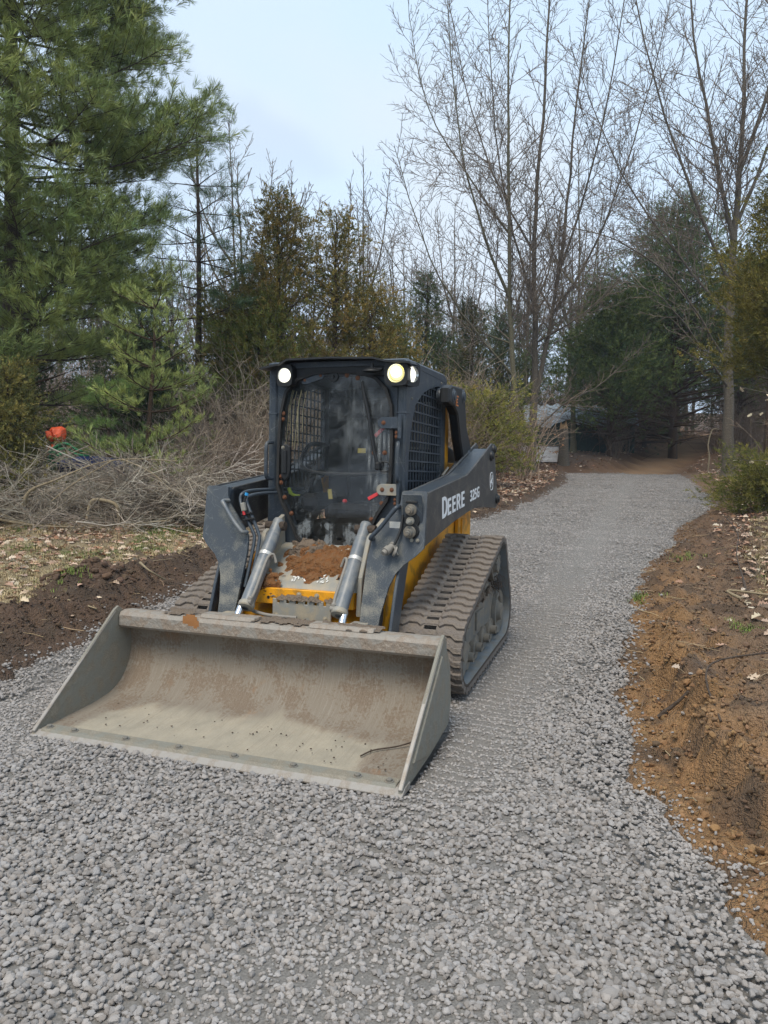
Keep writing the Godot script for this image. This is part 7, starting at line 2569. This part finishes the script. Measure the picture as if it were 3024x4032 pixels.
func build_litter() -> void:
	var r := RandomNumberGenerator.new()
	r.seed = 71
	# dry leaves
	var places := [[], [], []]
	var tints := [[], [], []]
	var shades := [Color(0.42, 0.27, 0.19), Color(0.52, 0.40, 0.31), Color(0.30, 0.16, 0.09), Color(0.58, 0.48, 0.36), Color(0.36, 0.22, 0.15)]
	var drop := func(x: float, z: float, s: float) -> void:
		var k := r.randi() % 3
		var bas := Basis(Vector3.UP, r.randf() * TAU) * Basis(Vector3.RIGHT, r.randfn() * 0.45) * Basis.from_scale(Vector3.ONE * s)
		places[k].append(Transform3D(bas, Vector3(x, ground_height(x, z) + 0.008, z)))
		tints[k].append(vary(shades[r.randi() % 5], r, 0.2))
	for i in 5600:          # woods floor left of the drive
		var z := r.randf_range(-30.0, -11.5)
		var e := along(LEFT_EDGE, z)
		var x := e - 0.35 - absf(r.randfn()) * 2.6
		drop.call(x, z, r.randf_range(0.07, 0.15))
	for i in 5600:          # right bank and the ground behind it
		var z := r.randf_range(-29.0, -3.5)
		var e := along(RIGHT_EDGE, z)
		var x := e + (1.0 if z > -11.0 else 0.6) + absf(r.randfn()) * 1.8
		drop.call(x, z, r.randf_range(0.06, 0.13))
	for i in 4200:          # lawn
		var z := r.randf_range(-13.2, -5.0)
		var x := along(LEFT_EDGE, z) - 0.9 - r.randf() * 5.0
		if r.randf() > smoothstep(-4.5, -11.0, z) + 0.25: continue
		drop.call(x, z, r.randf_range(0.06, 0.12))
	for i in 240:           # strays on the turned soil
		var z := r.randf_range(-14.0, -2.2)
		var x := (along(RIGHT_EDGE, z) + r.randf_range(0.3, 1.8)) if i % 2 == 0 else (along(LEFT_EDGE, z) - r.randf_range(0.3, 1.3))
		drop.call(x, z, r.randf_range(0.05, 0.10))
	for i in 1500:
		var x := r.randf_range(4.0, 14.0)
		var z := r.randf_range(-38.0, -29.3)
		if track_path(x, z) < 1.6: continue
		drop.call(x, z, r.randf_range(0.08, 0.15))
	var root := thing("fallen_leaves", "", "", Vector3.ZERO)
	tag(root, "dry pinkish brown leaves fallen on the woods floor and the lawn", "fallen leaves", "", "stuff")
	for k in 3: many("leaves", leaf_mesh(500 + k), M.leaf, places[k], tints[k], root)
	# grass: straw with green in it
	places = [[], [], []]
	tints = [[], [], []]
	var patch := FastNoiseLite.new()
	patch.seed = 6
	patch.frequency = 0.55
	patch.fractal_octaves = 3
	var green := Color(0.16, 0.23, 0.055)
	var straw := Color(0.56, 0.46, 0.27)
	for i in 26000:
		var z := r.randf_range(-13.5, -5.0)
		var x := along(LEFT_EDGE, z) - 0.85 - r.randf() * (2.2 - z * 0.38)
		if i % 5 == 0:
			z = r.randf_range(-12.5, -4.0)
			x = along(RIGHT_EDGE, z) + 1.15 + absf(r.randfn()) * 0.9
		var n := patch.get_noise_2d(x, z)
		if n < -0.12 and r.randf() < 0.85: continue
		var k := r.randi() % 3
		var s := r.randf_range(0.025, 0.065)
		places[k].append(Transform3D(Basis(Vector3.UP, r.randf() * TAU) * Basis.from_scale(Vector3(s * 1.5, s, s * 1.5)), Vector3(x, ground_height(x, z) - 0.004, z)))
		tints[k].append(vary(straw.lerp(green, smoothstep(0.12, 0.42, n + r.randfn() * 0.13)), r, 0.2))
	for c: Vector3 in [Vector3(2.42, 0, -7.2), Vector3(3.6, 0, -9.0), Vector3(-2.75, 0, -6.7), Vector3(2.7, 0, -5.7)]:
		for i in 26:
			var x := c.x + r.randfn() * 0.10
			var z := c.z + r.randfn() * 0.08
			places[i % 3].append(Transform3D(Basis(Vector3.UP, r.randf() * TAU) * Basis.from_scale(Vector3.ONE * r.randf_range(0.05, 0.09)), Vector3(x, ground_height(x, z), z)))
			tints[i % 3].append(vary(Color(0.22, 0.30, 0.07), r, 0.2))
	root = thing("grass", "", "", Vector3.ZERO)
	tag(root, "short straw coloured grass with green tufts on the lawn and the right bank", "grass", "", "stuff")
	for k in 3: many("grass_blades", grass_mesh(520 + k, 9, 0.9), M.grass, places[k], tints[k], root)
	# clods of turned soil on both banks
	places = [[], [], []]
	tints = [[], [], []]
	for i in 34000:
		var z := -1.6 - pow(r.randf(), 1.5) * 14.5
		var right := r.randf() < 0.6
		var x := 0.0
		if right:
			x = road_edges(z).y + 0.05 + absf(r.randfn()) * 0.85
		else:
			if z > -4.0: continue
			x = road_edges(z).x - 0.12 - absf(r.randfn()) * 0.6
		var s := r.randf_range(0.004, 0.014) * (1.8 if r.randf() < 0.05 else 1.0)
		var c := ground_color(x, z)
		var k := r.randi() % 3
		places[k].append(Transform3D(Basis(Vector3.UP, r.randf() * TAU) * Basis(Vector3.RIGHT, r.randf() * 3.0) * Basis.from_scale(Vector3(s * 1.3, s * 0.8, s)), Vector3(x, ground_height(x, z) + s * 0.1, z)))
		tints[k].append(vary(Color(c.r * 0.6, c.g * 0.6, c.b * 0.6), r, 0.22))
	for i in 260:
		var x := -2.85 + r.randfn() * 0.24
		var z := -7.15 + r.randfn() * 0.22
		var s := r.randf_range(0.015, 0.045)
		places[i % 3].append(Transform3D(Basis(Vector3.UP, r.randf() * TAU) * Basis(Vector3.RIGHT, r.randf() * 3.0) * Basis.from_scale(Vector3(s * 1.3, s * 0.8, s)), Vector3(x, ground_height(x, z), z)))
		tints[i % 3].append(vary(Color(0.10, 0.064, 0.042), r, 0.25))
	root = thing("soil_clods", "", "", Vector3.ZERO)
	tag(root, "crumbled brown clods of turned soil on both banks of the driveway", "soil", "", "stuff")
	for k in 3: many("clods", stone_mesh(540 + k, 0.62), M.clod, places[k], tints[k], root)
	# straw and twig bits on the banks
	places = []
	tints = []
	var b := MB.new()
	b.tube(PackedVector3Array([Vector3(-0.5, 0, 0), Vector3(-0.15, 0.05, 0.03), Vector3(0.2, 0.02, -0.02), Vector3(0.5, 0.06, 0.05)]), pf([0.020, 0.018, 0.016, 0.010]), 4, false)
	for i in 900:
		var z := -1.8 - r.randf() * 15.0
		var right := r.randf() < 0.6
		var x := road_edges(z).y + 0.1 + absf(r.randfn()) * 1.1 if right else road_edges(z).x - 0.15 - absf(r.randfn()) * 1.1
		var s := r.randf_range(0.06, 0.30)
		var th := r.randf_range(0.4, 1.1) * 0.22 / s
		places.append(Transform3D(Basis(Vector3.UP, r.randf() * TAU) * Basis(Vector3.BACK, r.randfn() * 0.18) * Basis.from_scale(Vector3(s, s * minf(th, 1.0), s * minf(th, 1.0))), Vector3(x, ground_height(x, z) + 0.012, z)))
		tints.append(vary(Color(0.44, 0.34, 0.20).lerp(Color(0.20, 0.13, 0.085), r.randf()), r, 0.2))
	var tl := many("twig_litter", b.mesh(), M.twigs, places, tints, self)
	tag(tl, "straw and thin twigs scattered over the soil banks", "twigs", "", "stuff")

func stick(label: String, pts: Array, radii: Array, m: Material, group := "sticks lying on the right bank", cat := "stick", called := "dry_stick") -> void:
	# points are (x, height over the ground, z)
	var b := MB.new()
	var at: Vector3 = pts[0]
	at.y = ground_height(at.x, at.z)
	var list: Array = []
	var end: Vector3 = pts[pts.size() - 1]
	var far_y := ground_height(end.x, end.z)
	for k in pts.size():
		var p: Vector3 = pts[k]
		list.append(Vector3(p.x, lerpf(at.y, far_y, float(k) / (pts.size() - 1)) + p.y, p.z) - at)
	b.tube(smooth_path(list, 4), pf(radii), 7)
	var o := put(called, b.mesh(), m, self)
	o.position = at
	tag(o, label, cat, group)

func build_small_things() -> void:
	stick("broken pale branch with split yellow wood on the right bank at the frame's edge", [Vector3(1.48, 0.03, -3.27), Vector3(1.58, 0.03, -3.27), Vector3(1.7, 0.035, -3.25), Vector3(1.9, 0.04, -3.22)], [0.005, 0.010, 0.012, 0.013, 0.012, 0.015, 0.013, 0.012, 0.013, 0.012, 0.011, 0.011, 0.008], M.pale_wood, "", "branch", "broken_branch")
	stick("bent dark stick arching over dark soil above the broken pale branch", [Vector3(1.62, 0.02, -3.62), Vector3(1.66, 0.1, -3.9), Vector3(1.8, 0.11, -4.05), Vector3(2.2, 0.1, -4.1)], [0.006, 0.006, 0.006, 0.005, 0.005], M.bark_dark)
	stick("long dark thin stick with a pale elbow on the upper right bank", [Vector3(3.24, 0.02, -6.81), Vector3(3.36, 0.1, -7.14), Vector3(3.71, 0.22, -8.06), Vector3(4.19, 0.35, -9.09), Vector3(4.27, 0.5, -9.64)], [0.014, 0.013, 0.012, 0.012, 0.010, 0.008, 0.006], M.bark_dark)
	stick("white forked stick lying where the straw grass begins on the right bank", [Vector3(3.11, 0.02, -6.64), Vector3(3.09, 0.06, -6.85), Vector3(3.4, 0.05, -6.56), Vector3(3.69, 0.03, -6.22)], [0.016, 0.015, 0.013, 0.012, 0.010], M.dead_wood)
	stick("short dark stick half buried in the clay of the right bank", [Vector3(1.55, 0.01, -4.25), Vector3(1.68, 0.03, -4.22), Vector3(1.8, 0.02, -4.3)], [0.012, 0.014, 0.012, 0.009], M.bark_dark)
	stick("thin straw coloured stem slanting across the middle of the right bank", [Vector3(2.37, 0.05, -5.49), Vector3(2.56, 0.04, -5.12), Vector3(2.74, 0.03, -4.74), Vector3(2.98, 0.02, -4.46)], [0.005], M.dead_wood)
	stick("pale stick lying across the dark soil of the left bank by the sods", [Vector3(-2.78, 0.05, -6.39), Vector3(-2.57, 0.07, -6.27), Vector3(-2.28, 0.05, -6.1)], [0.010, 0.011, 0.009, 0.007], M.dead_wood, "sticks lying on the left bank")
	stick("gray stick resting at the lawn's rim behind the bucket's left corner", [Vector3(-2.33, 0.04, -7.35), Vector3(-2.17, 0.08, -7.11), Vector3(-2.07, 0.06, -7.26)], [0.014, 0.013, 0.012, 0.008], M.dead_wood, "sticks lying on the left bank")
	stick("curled light root end on the left bank near the frame's edge", [Vector3(-2.93, 0.03, -5.67), Vector3(-2.79, 0.06, -5.44), Vector3(-2.65, 0.05, -5.25), Vector3(-2.59, 0.07, -5.21)], [0.007, 0.008, 0.007, 0.005], M.dead_wood, "sticks lying on the left bank")
	# saplings with a few dry leaves still on them
	var r := RandomNumberGenerator.new()
	r.seed = 7
	for k in 3:
		var at: Vector3 = [Vector3(6.35, 0, -12.4), Vector3(6.6, 0, -29.6), Vector3(-1.9, 0, -13.4)][k]
		at.y = ground_height(at.x, at.z) - 0.03
		var label: String = ["thin sapling holding pale dry leaves over the low cedar at the right edge", "small sapling with rusty leaves beside the broken stump", "dead stem with one pale leaf in the brush left of the cab"][k]
		var t := thing("leafy_sapling", label, "sapling", at)
		var b := MB.new()
		var places: Array = []
		var tints: Array = []
		var h: float = [2.4, 1.5, 1.9][k]
		var main := limb_path(r, Vector3.ZERO, Vector3(0.1, 1, 0).normalized(), h, 0.0, 0.06, 6)
		b.tube(main, taper(0.016, 0.005, 6), 6)
		for w in [16, 8, 4][k]:
			var q := r.randf_range(2.0, 5.9)
			var p := main[int(q)].lerp(main[int(q) + 1], q - int(q))
			var d := Vector3(r.randfn() - (0.5 if k == 0 else 0.0), r.randf_range(-0.1, 0.5), r.randfn()).normalized()
			var tw := limb_path(r, p, d, r.randf_range(0.35, 1.1) * h * 0.4, 0.0, 0.12, 4)
			b.tube(tw, taper(0.007, 0.003, 4), 4, false)
			for e in ([5, 4, 1][k] if r.randf() < 0.7 else 0):
				var s := r.randf_range(0.07, 0.12)
				places.append(Transform3D(Basis(Vector3(r.randfn(), r.randfn(), r.randfn()).normalized(), r.randf() * TAU) * Basis.from_scale(Vector3.ONE * s), tw[1 + r.randi() % 4] - Vector3(0, 0.03, 0)))
				tints.append(vary([Color(0.62, 0.52, 0.36), Color(0.50, 0.27, 0.13), Color(0.62, 0.42, 0.26)][k], r, 0.2))
		put("stem", b.mesh(), M.bark_gray if k == 0 else M.bark_brown, t)
		if places.size(): many("dry_leaves", leaf_mesh(560 + k), M.leaf, places, tints, t, "")
